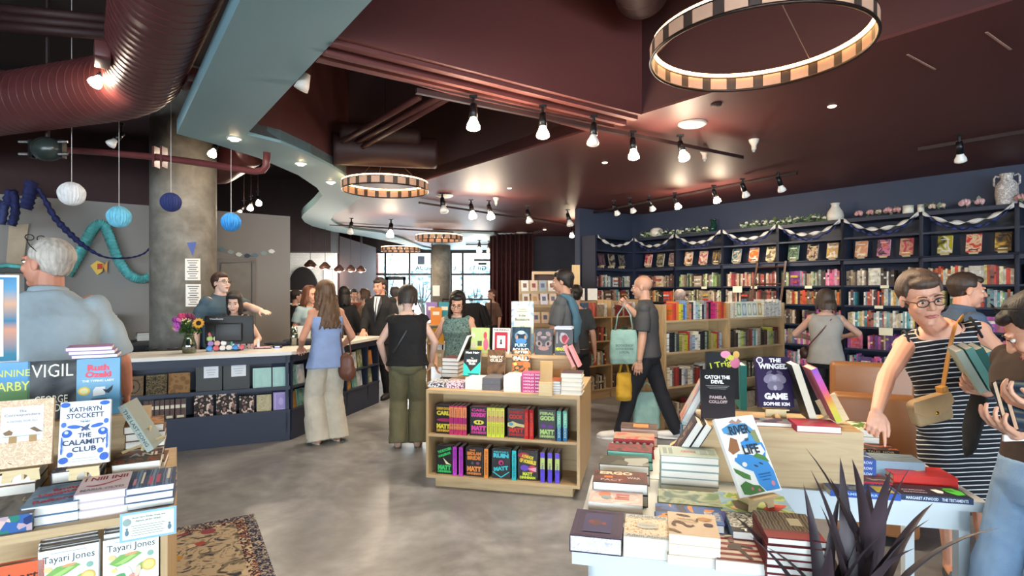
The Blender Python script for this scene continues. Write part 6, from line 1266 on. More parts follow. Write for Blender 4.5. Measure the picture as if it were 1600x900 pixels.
# ---- plywood shelving: each book of its own on the near case
def singles(F, x0, x1, z, cols, lab, where, hmin=.17, hmax=.225, yf=.02, seed=1, wmin=.014, wmax=.034, group=None):
    r = random.Random(seed); x = x0; i = 0
    while x < x1-.02 and i < 30:
        c = cols[i % len(cols)] if isinstance(cols, list) else cols; w_ = r.uniform(wmin, wmax); h = r.uniform(hmin, hmax)
        if x+w_ > x1: break
        cname, chex = c
        o = book(F @ T(x+w_/2, yf+.075, z) @ Rz(pi/2), .15, h, w_-.001, SPINE, ('%s spine, %s from the left %s' % (cname, ORD[i], where)), soft=True, group=group, color=rgb(chex))
        x += w_+.0006; i += 1
    return x
W2 = LCW/2
C1 = [('orange','d8602c'),('coral red','c84438'),('red','b8303c'),('orange','d87838'),('yellow','d8c040'),('lime','b8b848'),('blue','3a62a8'),('light blue','7aa0c8'),('tan','b08858'),('salmon','c87860'),('dark grey','3a3c44'),('white','dcdcd8'),('pale blue','9ab8d0'),('pale green','a8c0a0'),('cream','e0dcc8'),('navy','2c3450'),('grey','9a9a98'),('rose','b04a6a'),('black','202024'),('magenta','c02870'),('magenta','c83078'),('pink','d84a84'),('salmon pink','d88078')]
singles(FC, .10, W2-.03, 1.27, C1, '', 'on the rainbow shelf', seed=4, wmin=.026, wmax=.042, group='spines on the top shelf of the near plywood bookcase')
C2 = [('white','d8d8d0'),('black','26282c'),('black','1e2024'),('grey-green','8a9a8c'),('dark grey','3c4044'),('olive','8a8a3c'),('tan','b09a70'),('olive yellow','b0a840'),('olive yellow','a8a038'),('red','a83038'),('grey','8c949c'),('pale blue','9ab4c4'),('white','d4d8d8'),('cream','dcd4bc')]
singles(FC, .04, W2-.12, .91, C2, '', 'on the left middle shelf', seed=5, wmin=.022, wmax=.05, group='spines on the middle shelf of the near plywood bookcase')
C3 = [('cream','d8ccb0'),('white','d0d0cc'),('grey','7a7470'),('brown-red','7a3028'),('red','a03830'),('dark red','8a2c2c'),('black','2a2424'),('white','dcd8d0'),('pale blue','a8b8c4'),('grey','8a8c90')]
singles(FC, .05, W2-.06, .52, C3, '', 'on the left low shelf', seed=6, wmin=.022, wmax=.045, group='spines on the lower shelf of the near plywood bookcase')
C4 = [('white','e0ddd0'),('cream','dcd6c4'),('tan','c8b898')]
xe = singles(FC, W2+.03, W2+.16, 1.27, C4, '', 'on the top shelf right of the rainbow row', seed=7, wmin=.024, wmax=.04)
for i, (nm, c, c2) in enumerate((('pale green leaf-print','d8dcc8','8aa878'),('grey-blue print','c8d0cc','8a9ca4'),('cream oval-print','dcdccc','a8b090'),('white patterned','dfe0d4','a0a898'),('cream and orange','e0dcc0','c8a058'))):
    wd = .098; book(FC @ T(xe+.03+wd/2+i*(wd+.006), .05, 1.27) @ Rx(-.08), wd, .20, .03, c, '%s card book standing face-out, %s of five on the top shelf' % (nm, ORD[i]), mat(c,.5), [('r',.12,.12,.88,.88,c2),('e',.5,.5,.28,.3,c)])
singles(FC, xe+.03+5*.104, LCW-.03, 1.27, [('cream','dcd8c8'),('white','e0e0dc'),('pale grey','c8c8c4')], '', 'at the right end of the top shelf', seed=8, wmin=.022, wmax=.034)
C5 = [('dark brown','3c3028'),('black','262422'),('brown','5a4434'),('black','2a2826'),('cream','c8c4a8'),('pale green','a8b888'),('lime','b0b848'),('grey','8a8a80'),('dark brown','4a3a30'),('brown','5c4a3c'),('maroon','6a2c28'),('red-brown','7a3a30'),('pale blue','a4b4b8'),('teal','5a8a8c'),('white','d8d8cc'),('grey','a8a8a0'),('tan','b0a080')]
singles(FC, W2+.05, LCW-.06, .91, C5, '', 'on the right middle shelf', seed=9, wmin=.026, wmax=.045, group='spines on the right middle shelf of the near plywood bookcase')
rw2 = Rows()
for z, ps in ((1.22,[PW[1],PW[2],PW[7]]),(.86,[PW[1],PW[5],PW[0]]),(.5,[PW[4],PW[6],PW[0]]),(.14,[PW[0],PW[7]])):
    for i in range(2): rw2.fill(FC2, LCW2*i/2+.03, LCW2*(i+1)/2-.08, z, ps, .02, -1, .16, .22, face=.15, gap=.03)
rw2.make('spine_rows', 'rows of spines in the plywood bookcase left of the bald man'); rw2 = Rows()
rw2.fill(FC, W2+.03, LCW-.05, .52, [PW[5],PW[0],PW[7]], .02, -1, .16, .21, face=.1, gap=.02)
rw2.fill(FC, .03, W2-.05, .14, [PW[1],PW[0],PW[7]], .02, -1, .16, .21, face=.1, gap=.02); rw2.fill(FC, W2+.03, LCW-.05, .14, [PW[5],PW[0],PW[7]], .02, -1, .16, .21, face=.1, gap=.02)
rw2.make('spine_rows', 'rows of spines on the low shelves of the near plywood bookcase')

# ---- display of cards behind the man in grey
p0 = P(818,470,7.4); FCD = frame((p0.x,p0.y,0), R(8))
t = thing('card_rack', 'plywood rack filled with greeting cards, right of the curtain', 'card rack', FCD)
b = MB(); b.b2((0,0,0),(.75,.4,.85)); b.build('base', PLY, t)
for i, z in enumerate((.85,1.12,1.38,1.56)):
    b = MB(); b.b2((0,.05+.09*i,z),(.75,.08+.09*i,z+.10)); b.build('card_ledge', PLY, t)
b = MB(); b.b2((0,.38,.85),(.75,.40,1.75)); b.build('back_panel', PLY, t)
rr = random.Random(8); cc_ = ['e8e4d8','d8d0c0','c8d0c8','e0c8b0','dcd8e0','c8a890','a0b0b8']
for i, z in enumerate((.90,1.17,1.42,1.60)):
    for k in range(6):
        c = rr.choice(cc_); b = MB(); b.M = FCD @ T(.02+k*.125,.035+.09*i,z) @ Rx(-.2); b.b2((0,0,0),(.10,.004,.15)); o = b.build('greeting_card', mat(c,.6)); tag(o, '%s card from the left in %s row of the card rack' % (ORD[k], ('the lowest','the second','the third','the top')[i]), 'greeting card', 'greeting cards on the rack')
        b = MB(); b.M = FCD @ T(.02+k*.125,.035+.09*i,z) @ Rx(-.2); b.b2((.025,-.001,.05),(.075,0,.11)); b.build('printed_picture', mat(rr.choice(['8a5a48','5a7a6a','b08a50','6a6a80','a04a4a']),.6), o)
p0 = P(832,424,9.6); t = thing('display_cabinet', 'light wooden cabinet with books behind the card rack', 'cabinet', T(p0.x,p0.y,0)); hh = p0.z
b = MB(); b.b2((0,0,hh-.05),(.75,.35,hh)); b.build('top_panel', PLY, t)
for x in (0,.72): b = MB(); b.b2((x,0,0),(x+.03,.35,hh-.05)); b.build('side_panel', PLY, t)
b = MB(); b.b2((.03,.32,0),(.72,.35,hh-.05)); b.build('back_panel', mat('5a3a30',.6), t)
for z in (hh-.35,hh-.7,hh-1.05): b = MB(); b.b2((.03,.02,z),(.72,.32,z+.02)); b.build('shelf', PLY, t)
p0 = P(894,414,9.4); t = thing('wood_board', 'tall pale wooden panel beside the blue wall end', 'board', T(p0.x,p0.y,0)); b = MB(); b.b2((0,0,0),(.13,.04,p0.z)); b.build('panel', wood('c8a468','d8b880',2), t)
for i, (px, py) in enumerate(((908,490),(925,470))):
    pass
for lab, px, Y in (('small white framed card standing on the plywood shelves, left one',906,8.0),('white framed card standing on the plywood shelves, right one',926,8.15)):
    p = P(px,470,Y); b = MB(); b.M = T(p.x,p.y,1.47) @ Rx(-.1); b.b2((-.07,0,0),(.07,.01,.17)); tag(b.build('framed_card', mat('e4ddd0',.5)), lab, 'card')
# ---- far island between the window column and the woman with glasses
p0 = P(678,545,7.6); t = thing('display_shelf', 'low plywood shelf of colourful books behind the woman with glasses', 'bookcase', T(p0.x,p0.y,0))
for z in (.3,.6,.9,1.15): b = MB(); b.b2((-.1,0,z-.02),(.45,.3,z)); b.build('shelf', PLY, t)
for x in (-.1,.43): b = MB(); b.b2((x,0,0),(x+.02,.3,1.16)); b.build('side_panel', PLYV, t)
for lab, dx, c, z, h in (('bright orange book standing on the far shelf',.02,'e08a20',1.15,.23),('yellow book below the orange one on the far shelf',.05,'d8a028',.9,.2),('purple book at the back of the far shelf',-.06,'8a6aa8',1.2,.25),('teal book at the back of the far shelf',.12,'2a8a9c',1.2,.25),('white book on the far shelf, lower row',.2,'d8d8cc',.6,.2),('cream book on the far shelf, lower row',.05,'c8bca0',.6,.2)):
    book(T(p0.x+dx,p0.y+(.08 if z < 1.2 else .2),z), .15, h, .03, c, lab, mat(c,.4), [('r',.2,.55,.8,.75,'f0e8d8')])
# ---- things on top of the blue bookcases
def wtop(px, off=-.15): q = P0+U*(-off); r = (px-800)/F_PX; return (q.x-r*q.y)/(W.y*r-W.x)
CER = mat('ddd5c8',.45,var=.06,scale=10); SPK = art(['e8e2dc','cfc6c0','9a8f8c','ece6e2'],28,'noise',.4,2,1.6,'LINEAR')
def vase(label, px, prof, mm, handles=None):
    t = thing('vase', label, 'vase', FW @ T(wtop(px), -.15, 2.60)); b = MB(); b.lathe(prof, 32); vb_ = b.build('body', mm, t, True)
    if handles:
        for s in (-1,1): b = MB(); b.tube([(s*.065,0,.34),(s*.10,0,.355),(s*.115,0,.33),(s*.115,0,.25),(s*.088,0,.225)],.011,8); b.build('handle', mm, vb_, True)
vase('tall white speckled vase with two handles at the upper right', 1573, [(0,0),(.085,0),(.098,.03),(.108,.12),(.105,.22),(.085,.27),(.058,.30),(.055,.34),(.07,.37),(.06,.372),(.045,.34),(0,.33)], SPK, True)
vase('plain cream flared vase on top of the navy bookcase', 1305, [(0,0),(.075,0),(.10,.02),(.112,.07),(.098,.13),(.06,.19),(.048,.22),(.062,.255),(.054,.255),(.04,.22),(0,.2)], CER)
vase('round squat cream jar on the bookcase above the bald man', 1026, [(0,0),(.06,0),(.11,.03),(.125,.08),(.11,.14),(.07,.17),(.06,.175),(.055,.165),(0,.16)], CER)
p = FW @ V((wtop(1113),-.15,2.6)); t = thing('figurine', 'dark green bird-like figurine on the bookcase', 'figurine', T(p.x,p.y,2.6))
GM = mat('14382e',.2,var=.2,scale=20); b = MB(); b.tube([(0,0,0),(.0,0,.06),(.03,0,.12),(.01,0,.18),(-.03,0,.22)],[.05,.06,.05,.03,.012],12); b.build('body', GM, t, True); b = MB(); b.ell((.045,0,.215),(.03,.02,.022),12,8); b.build('head', GM, t, True)
WAX = mat('e8e2d0',.5)
for lab, px, r_, h in (('wide white pillar candle on the bookcase, right half',1420,.062,.11),('narrow white pillar candle beside the wide one',1440,.036,.11),('small white candle near the round jar',1064,.026,.085)):
    t = thing('candle', lab, 'candle', FW @ T(wtop(px),-.12,2.6)); b = MB(); b.lathe([(0,0),(r_,0),(r_,h),(r_*.6,h-.006),(0,h-.01)],24); wx_ = b.build('wax', WAX, t, True); b = MB(); b.cyl((0,0,h-.01),(0,0,h+.012),.002,n=6); b.build('wick', BLACK, wx_)
LG = [mat('5f7a4a',.6),mat('7f9464',.6),mat('8a9a80',.6)]; PK = [mat('cf9a98',.6,var=.15),mat('d8aeb0',.6,var=.15),mat('dcc4b0',.6,var=.15)]; WF = mat('dcd8c4',.6)
def bloom(b, c, r, m, rr):
    for j in range(9):
        a = j*2.4; el = .2+.12*j; d = V((cos(a)*cos(el), sin(a)*cos(el), sin(el))); b.ell(c+d*r*.45, (r*.55,r*.22,r*.5), 8, 5, m, Mt=Rz(a) @ Ry(.9-el))
def leafq(b, c, s, rr, m):
    Q = Rz(rr.random()*6.28) @ Rx(rr.uniform(-1,1)); n = 6; pts = [(0,-s),(s*.42,-s*.3),(s*.4,s*.3),(0,s),(-s*.4,s*.3),(-s*.42,-s*.3)]
    b.add([c+(Q @ V((x,y,.12*s*(1-abs(x)/s)))) for x, y in pts], [tuple(range(6))], m)
rr = random.Random(21)
for nm, px0, px1, n, cat in (('first',1004,1050,9,'w'),('second',1050,1112,12,'w'),('third',1160,1296,34,'w')):
    t = thing('flower_garland', 'white flower and greenery garland on the bookcase, %s stretch from the corner' % nm, 'garland', Mx.Identity(4))
    b = MB(); a, c = FW @ V((wtop(px0),-.07,2.62)), FW @ V((wtop(px1),-.07,2.62)); b.tube([a.lerp(c,k/8)+V((0,0,.01*sin(k*2))) for k in range(9)],.006,6); b.build('vine', LG[0], t)
    b = MB()
    for k in range(n*6): q = a.lerp(c, rr.random())+V((rr.uniform(-.03,.03),rr.uniform(-.03,.03),rr.uniform(-.02,.09))); leafq(b, q, rr.uniform(.025,.05), rr, rr.randrange(3))
    o = b.build('foliage', LG, t); o['kind'] = 'stuff'
    for k in range(n):
        q = a.lerp(c,(k+rr.random()*.6)/n)+V((rr.uniform(-.02,.02),rr.uniform(-.02,.02),rr.uniform(.02,.07))); b = MB(); bloom(b, q, rr.uniform(.018,.03), 0, rr); b.build('blossom', WF, t, True)
for i, (px, r_, kc) in enumerate(((1342,.045,0),(1360,.042,0),(1373,.036,2),(1388,.05,0),(1401,.042,0),(1457,.038,2),(1472,.034,2),(1508,.055,1),(1531,.045,1),(1596,.05,0))):
    p = FW @ V((wtop(px,-.06),-.06,2.655)); t = thing('rose_bloom', '%s pink or cream silk rose from the left along the bookcase top' % ORD[i], 'flower', T(p.x,p.y,p.z), 'silk roses on the bookcase')
    b = MB(); bloom(b, V((0,0,0)), r_*1.3, 0, rr); b.build('petals', PK[kc], t, True)
    b = MB(); 
    for k in range(4): leafq(b, V((rr.uniform(-.06,.06),rr.uniform(-.05,.05),rr.uniform(-.04,.05))), rr.uniform(.035,.055), rr, 0)
    b.build('leaves', LG[(i//3)%3], t)['kind'] = 'stuff'
# paper streamers on the bookcase fronts
RIB = mat('d6d2cc',.7); RIBN = mat('27336a',.7,var=.3,scale=20)
def streamer(F, x0, x1, label, mm, name, yo=.02, sag=.16, zt=2.585, w=.028, tw=5):
    b = MB(); n = 48; vs = []
    for i in range(n+1):
        f = i/n; x = x0+(x1-x0)*f; z = zt-sag*(1-(2*f-1)**2); a = tw*pi*f; q = V((x, yo, z)); d = V((0, abs(sin(a))*.015+.002, cos(a)*w)); vs += [F @ (q+d), F @ (q-d)]
    b.add(vs, [(2*i,2*i+1,2*i+3,2*i+2) for i in range(n)]); o = b.build(name, mm, None, True); md = o.modifiers.new('s','SOLIDIFY'); md.thickness = .0015; return tag(o, label, 'streamer', 'paper streamers across the navy bookcases')
for i in range(-1,6):
    lab = ORD[5-i+1]
    streamer(FW, i*BAY+.02, (i+1)*BAY-.02, 'white twisted streamer across the %s bay from the corner' % ORD[5-i], RIB, 'white_streamer')
    streamer(FW, i*BAY+.03, (i+1)*BAY-.03, 'navy tissue streamer hanging behind the white one, %s bay from the corner' % ORD[5-i], RIBN, 'navy_streamer', .008, .22, 2.57, .022, 11)
streamer(FR, .05, 1.02, 'white twisted streamer across the return bookcase', RIB, 'white_streamer', .02, .15)

# ---- counter top things
def c1p(px, py): g = G(px, py, CH); return g
g = c1p(294,552); t = thing('flower_vase', 'clear glass jar of cut flowers with a sunflower on the counter', 'vase', T(g.x,g.y+.02,CH))
b = MB(); b.lathe([(.05,0),(.066,.01),(.07,.08),(.058,.13),(.045,.16),(.05,.185),(.047,.185),(.042,.16),(.055,.12),(.066,.08),(.062,.012),(0,.008)],28); b.build('jar', glass('d8e4d4',.03,.18), t, True)
b = MB(); b.lathe([(0,.01),(.06,.012),(.065,.08),(.055,.11),(0,.11)],24); b.build('water', glass('a8b488',.0,.06), t, True)
rr = random.Random(4); STM = mat('46632f',.6)
for k in range(12): a = k*.55; b = MB(); b.tube([(.03*cos(a+3),.03*sin(a+3),.02),(.02*cos(a),.02*sin(a),.17),(.09*cos(a),.05*sin(a),.30)],.003,5); b.build('stem', STM, t)
b = MB()
for k in range(260): a = rr.random()*6.28; q = rr.random()**.5; leafq(b, V((cos(a)*.11*q, sin(a)*.08*q, .22+rr.random()*.12-.03*q)), rr.uniform(.018,.032), rr, k%2)
b.build('foliage', [mat('2f4f26',.6),mat('46682f',.6)], t)['kind'] = 'stuff'
def flower(c, r, colr, petals=14, nm='bloom'):
    b = MB(); bloom(b, V(c), r, 0, rr); bloom(b, V(c)+V((r*.3,-r*.2,-r*.3)), r*.8, 0, rr); b.build(nm, mat(colr,.6,var=.2,scale=30), t, True)
for c, r, cl in (((-.115,-.03,.335),.05,'8a2a8c'),((-.10,-.05,.29),.045,'b45ab8'),((-.06,-.03,.375),.05,'b8366a'),((-.02,.0,.38),.045,'7a2058'),((.03,-.02,.37),.045,'6a1a4a'),((-.11,-.04,.245),.035,'c880c0'),((-.075,-.06,.345),.03,'d878b0'),((-.14,-.02,.25),.03,'b8942c')): flower(c, r, cl)
for k in range(14): b = MB(); b.ell((-.05+.10*rr.random(),-.07+.02*rr.random(),.31+.06*rr.random()),(.008,.006,.008),8,5); b.build('small_blossom', mat('e8dc90',.6), t, True)
Q = T(.125,-.05,.315) @ Rx(pi/2-.1) @ Ry(.25)
b = MB(); b.lathe([(0,.012),(.022,.010),(.026,0),(0,-.004)],20,Mt=Q); b.build('sunflower_centre', mat('2e1a10',.9), t, True)
b = MB()
for k in range(22):
    a = 2*pi*k/22; s = .055+.006*(k%2); b.add([Q @ V((cos(a-.1)*.02,sin(a-.1)*.02,.002)),Q @ V((cos(a-.13)*s*.75,sin(a-.13)*s*.75,.004)),Q @ V((cos(a)*s,sin(a)*s,.0)),Q @ V((cos(a+.13)*s*.75,sin(a+.13)*s*.75,.004)),Q @ V((cos(a+.1)*.02,sin(a+.1)*.02,.002))],[(0,1,2,3,4)])
b.build('sunflower_petals', mat('e0a018',.6,var=.1), t)
# monitor
p = P(352,512,6.0); t = thing('monitor', 'black computer monitor seen from behind on the counter', 'monitor', T(p.x-.02,p.y+.12,CH) @ Rz(R(8)))
b = MB(); b.b2((-.25,0,.07),(.25,.03,.38)); mh_ = bv(b.build('screen_housing', BLACK, t), .01); b = MB(); b.b2((-.14,-.03,.10),(.14,0.0,.30)); bv(b.build('rear_cover', mat('1b1b1e',.45), t), .015)
b = MB(); b.b2((-.02,-.02,0.01),(.02,.02,.12)); b.build('stand_neck', BLACK, t); b = MB(); b.b2((-.12,-.09,0),(.12,.09,.012)); b.build('stand_base', BLACK, t)
b = MB(); b.text('ViewSonic', T(-.13,-.0015,.345) @ Rx(pi/2), w=.14, h=.02, bold=.02); b.build('lettering', mat('c8ccd0',.5), mh_)
# acrylic sticker rack
g = c1p(352,549); t = thing('sticker_rack', 'clear stepped rack of colourful round badges on the counter', 'rack', T(g.x,g.y+.01,CH) @ Rz(a1))
b = MB(); b.prism([(-.19,0),(.17,0),(.17,.16),(-.19,.16)],0,.004); b.build('base', glass('e8eef2',.02,.12), t)
for k in range(4): b = MB(); b.M = T(0,.03+.035*k,.0); b.b2((-.19,0,0),(.17,.003,.06+.048*k)); b.build('step_panel', glass('e8eef2',.02,.12), t)
cs = ['3a86c8','d8cfa8','58b890','c85a60','e4e0dc','9a7ac0','e8e4e0','6a8ab0','d8a8a0','f0ece4','a8c878','e8e8e8']
for r_ in range(4):
    for k in range(6):
        c = cs[(r_*5+k*3)%12]; b = MB(); Q = T(-.155+.062*k+.01*(r_%2), .022+.035*r_, (.035+.048*r_)) @ Rx(pi/2-.15); b.lathe([(0,0),(.028,0),(.030,.003),(.024,.006),(0,.006)],18,Mt=Q); o = b.build('badge', mat(c,.35), None, True, T(g.x,g.y+.01,CH) @ Rz(a1)); tag(o, '%s round badge in row %s of the clear rack' % (ORD[k], ORD[r_]), 'badge', 'round badges in the clear rack')
for i, (px, c) in enumerate(((384,'8aa0b0'),(391,'c8a8a0'),(397,'b88a84'),(404,'d8dcd8'))):
    g = c1p(px,545); b = MB(); b.M = T(g.x,g.y,CH) @ Rz(a1) @ Ry(-.25 if i < 3 else 0) ; b.b2((-.015,0,0),(.012,.07,.13-.01*i)); tag(b.build('pamphlet', mat(c,.4)), '%s pamphlet from the left in the small counter holder' % ORD[i], 'pamphlet', 'pamphlets on the counter')
g = c1p(412,545); t = thing('sticker_tray', 'flat tray of pink stickers on the counter beside the rack', 'tray', T(g.x,g.y,CH) @ Rz(a1)); b = MB(); b.b2((-.10,-.02,0),(.08,.09,.012)); b.build('tray', mat('3a3434',.5), t); b = MB(); b.b2((-.09,-.015,.012),(.07,.08,.018)); b.build('stickers', art(['d890a8','e8c8d0','c87a90'],40,'cell',.5,2), t)
g = c1p(432,544); t = thing('card_reader', 'small dark device with a blue-lit screen on the counter', 'card reader', T(g.x,g.y+.03,CH) @ Rz(a1)); b = MB(); b.b2((-.05,-.03,0),(.05,.05,.03)); bv(b.build('body', BLACK, t), .008); b = MB(); b.b2((-.03,-.031,.008),(.02,-.029,.02)); b.build('screen', emit('6a80ff',2.5), t)
# jacket / bag heap on the counter
g = c1p(452,541); b = MB()
for k in range(9): b.ell((rr.uniform(-.18,.2),rr.uniform(-.02,.16),rr.uniform(.02,.045)),(rr.uniform(.08,.13),rr.uniform(.05,.09),rr.uniform(.02,.035)),14,8)
o = b.build('folded_jacket', mat('171b2c',.85,var=.2,scale=12,bump=.003,bscale=30), None, True, T(g.x,g.y+.05,CH) @ Rz(a1)); md = o.modifiers.new('r','REMESH'); md.mode='VOXEL'; md.voxel_size=.008; md.use_smooth_shade = True; tag(o, 'dark navy jacket heaped on the counter under the long-haired woman hand', 'jacket')
# black machine behind the flowers, items at left end
g = c1p(322,545); t = thing('receipt_printer', 'black receipt machine behind the flower jar', 'printer', T(g.x-.02,g.y+.26,CH) @ Rz(a1)); b = MB(); b.b2((-.09,0,0),(.09,.14,.26)); bv(b.build('body', BLACK, t), .02); b = MB(); b.b2((-.07,-.004,.12),(.07,0,.2)); b.build('screen', mat('0c0c10',.1), t)
for lab, px, dy, c in (('small round black tray at the left end of the counter',226,.12,'1a1a1c'),('second small black gadget at the counter left end',258,.14,'202022')):
    g = c1p(px,548); b = MB(); b.lathe([(0,0),(.055,0),(.06,.012),(.045,.02),(0,.022)],20); tag(b.build('counter_gadget', mat(c,.4), None, True, T(g.x,g.y+dy,CH)), lab, 'gadget')
# back counter with book piles, between the man and the column
bc0 = gwall(150, 530, .45); t = thing('back_counter', 'low dark cabinet against the grey wall holding stacked books', 'cabinet', T(bc0.x,bc0.y,0) @ Rz(atan2(.6,.8)))
b = MB(); b.b2((-1.4,-.25,.86),(1.6,.3,.90)); b.build('top_board', mat('4a423a',.5), t); b = MB(); b.b2((-1.38,-.22,0),(1.58,.28,.86)); b.build('body', mat('2a2826',.6), t)
for lab, px, n, w_, z0, cl in (('tall pile of books on the back cabinet beside the white shirt',170,9,.2,.9,['2a2624','d8d4c8','8a3a44','b8b4a8','c8c0b0','3a3430','d8ccb0','4a4038','2a2422']),('short pile of pale books on the back cabinet',230,4,.24,.9,['b8a078','d8d4c8','c8c4b8','8a7a60'])):
    q = gwall(px, 530, .45)
    for k in range(n):
        book(T(q.x,q.y,z0+.02+.042*k if n > 5 else z0+.014+.028*k) @ Rz(atan2(.6,.8)+rr.uniform(-.15,.15)) @ LIE, w_, .16, .04 if n > 5 else .026, cl[k], 'book %s from the bottom of the %s' % (ORD[k], ' '.join(lab.split()[:2])+(' beside the white shirt' if n > 5 else ' on the back cabinet')), soft=False)
# cafe-side clutter on the far counter run
for i, (px, py, h, r_, c, lab) in enumerate(((519,520,.22,.045,'b8c8b8','glass beaker by the long-haired woman, left'),(530,521,.26,.04,'c8ccc0','tall clear glass on the far counter run'),(543,521,.14,.05,'5aa098','teal cup near the hand of the man in the suit'),(525,512,.34,.03,'1c1a1a','slim black lamp base on the far counter run'))):
    g = P(px, py, 6.9+.25*i); t = thing('glass_jar' if i != 2 else 'cup', lab, 'jar' if i != 2 else 'cup', T(*(F2 @ V((.55+.36*i, .34, CH))))); b = MB(); b.lathe([(0,0),(r_,0),(r_*1.05,h*.5),(r_*.8,h),(r_*.75,h),(r_,h*.5),(r_*.95,.01),(0,.01)],20); b.build('body', glass(c,.05,.25) if i != 3 and i != 2 else mat(c,.4), t, True)
g = F2 @ V((.55,.25,CH)); t = thing('counter_sign', 'small white standing sign on the far counter run', 'sign', T(g.x-.1,g.y+.3,CH)); b = MB(); b.M = Rx(-.2); b.b2((-.10,0,.06),(.10,.008,.22)); b.build('panel', WHITE, t); b = MB(); b.b2((-.1,-.02,0),(.1,.06,.06)); b.build('base', BLACK, t)
# clothes rack near the curtain
p = P(742,492,10.5); t = thing('clothes_rack', 'black metal clothes rack in front of the far window', 'clothes rack', T(p.x,p.y,0))
for x in (-.6,.3): b = MB(); b.cyl((x,0,0),(x,0,1.45),.014,n=8); b.build('post', BLACK, t); b = MB(); b.tube([(x,-.25,.02),(x,.25,.02)],.014,8); b.build('foot', BLACK, t)
b = MB(); b.tube([(-.6,0,1.45),(.3,0,1.45)],.014,8); b.build('rail', BLACK, t)
for i, c in enumerate(('1c1c20','24262a','1a1c22')):
    b = MB(); x = -.12+.05*i; b.prism([(-.22,-.45),(.22,-.45),(.24,.3),(.42,.02),(.34,-.06),(.30,.06)][0:0] or [(-.2,-.6),(.2,-.6),(.21,.0),(.3,-.25),(.36,-.2),(.22,.14),(.06,.2),(-.06,.2),(-.22,.14),(-.36,-.2),(-.3,-.25),(-.21,.0)],-.04,.04,Mt=T(x,.10*i,1.18) @ Rz(.35) @ Rx(pi/2)); o = b.build('hanging_hoodie', mat(c,.85), None, False, T(p.x,p.y,0)); bv(o,.02); tag(o, 'black hoodie on the rack, %s from the left' % ORD[i], 'hoodie')
# ================================================================ PEOPLE
_ct = bpy.data.textures.new('cloth_folds', 'CLOUDS'); _ct.noise_scale = 0.11; _ct.noise_depth = 2
def remesh(o, vox, smooth=4, fold=0.0):
    md = o.modifiers.new('r', 'REMESH'); md.mode = 'VOXEL'; md.voxel_size = vox; md.use_smooth_shade = True
    if smooth: s = o.modifiers.new('s', 'SMOOTH'); s.factor = 0.5; s.iterations = smooth
    if fold: d = o.modifiers.new('d', 'DISPLACE'); d.texture = _ct; d.strength = fold; d.mid_level = 0.5; d.texture_coords = 'LOCAL'
    return o
def cap(b, p0, p1, r0, r1, n=12, flat=1.0, up=None):
    p0, p1 = V(p0), V(p1); d = p1-p0; L_ = d.length
    if L_ < 1e-6: return b.ell(p0, r0, n, 8)
    d /= L_; path = []; rr_ = []
    for k in (0.0, .35, .75): a = pi/2*k; path.append(p0-d*r0*cos(a)*.98); rr_.append(max(.001, r0*sin(a)))
    path += [p0, p0.lerp(p1,.5), p1]; rr_ += [r0, (r0+r1)/2, r1]
    for k in (.25, .65, 1.0): a = pi/2*k; path.append(p1+d*r1*sin(a)*.98); rr_.append(max(.001, r1*cos(a)))
    return b.tube(path, rr_, n, flat=flat, up=up)
def ring_loft(b, rings, n=28, pw=2.4):
    """rings: (centre, xaxis, yaxis, hw, hd)"""
    vs = []
    for c, xa, ya, hw, hd in rings:
        for j in range(n):
            q = 2*pi*j/n; cx, sy = cos(q), sin(q); x = abs(cx)**(2/pw)*(1 if cx > 0 else -1); y = abs(sy)**(2/pw)*(1 if sy > 0 else -1); vs.append(c+xa*(x*hw)+ya*(y*hd))
    k = len(rings); fs = [(i*n+j, i*n+(j+1)%n, (i+1)*n+(j+1)%n, (i+1)*n+j) for i in range(k-1) for j in range(n)]
    fs += [tuple(range(n))[::-1], tuple(range((k-1)*n, k*n))]
    return b.add(vs, fs)
def ik(a, c, l1, l2, hint):
    d = c-a; L_ = min(d.length, (l1+l2)*.999); dn = d.normalized(); x = (l1*l1-l2*l2+L_*L_)/(2*L_); h = sqrt(max(0, l1*l1-x*x))
    hv = V(hint)-dn*V(hint).dot(dn); hv = hv.normalized() if hv.length > 1e-5 else V((0,1,0))
    return a+dn*x+hv*h, a+dn*L_
def hand(b, w, d, n, side, curl=.35, k=1.0, point=False, fat=1.0):
    d = V(d).normalized(); n = V(n); n = (n-d*n.dot(d)).normalized(); t = n.cross(d)*side
    offs = (.032,.011,-.011,-.031); lens = (.070,.078,.072,.056); kn = []
    cap(b, w-d*.01, w+d*.03*k, .021*k, .024*k, 10, .75, up=n)
    for i in range(4):
        q = w+d*(.082-.006*abs(i-1))*k+t*offs[i]*k; kn.append(q); cap(b, w+d*.015*k+t*offs[i]*.55*k, q, .0135*k, .0112*k*fat, 8)
    for i in range(4):
        c_ = curl*(1+.12*i); 
        if point and i == 0: c_ = .06
        elif point: c_ = 1.15
        p = kn[i]; a = c_*.7
        for s_, (f, r0, r1) in enumerate(((.45,.0092,.0085),(.31,.0085,.0078),(.24,.0078,.0068))):
            dd = d*cos(a)+n*sin(a)+t*(.05*(1.5-i))*(0 if c_ > .9 else 1); q = p+dd.normalized()*lens[i]*f*k; cap(b, p, q, r0*k*fat, r1*k*fat, 8); p = q; a += c_
    p = w+d*.022*k+t*.026*k; dd = (d*.62+t*.62+n*.35).normalized(); q = p+dd*.036*k; cap(b, p, q, .0135*k, .0115*k, 8)
    d2 = (d*.85+t*.25+n*.35).normalized(); r_ = q+d2*.030*k; cap(b, q, r_, .011*k, .0095*k, 8); d3 = (d*.9+n*.3+t*.05).normalized(); cap(b, r_, r_+d3*.022*k, .0095*k, .008*k, 8)
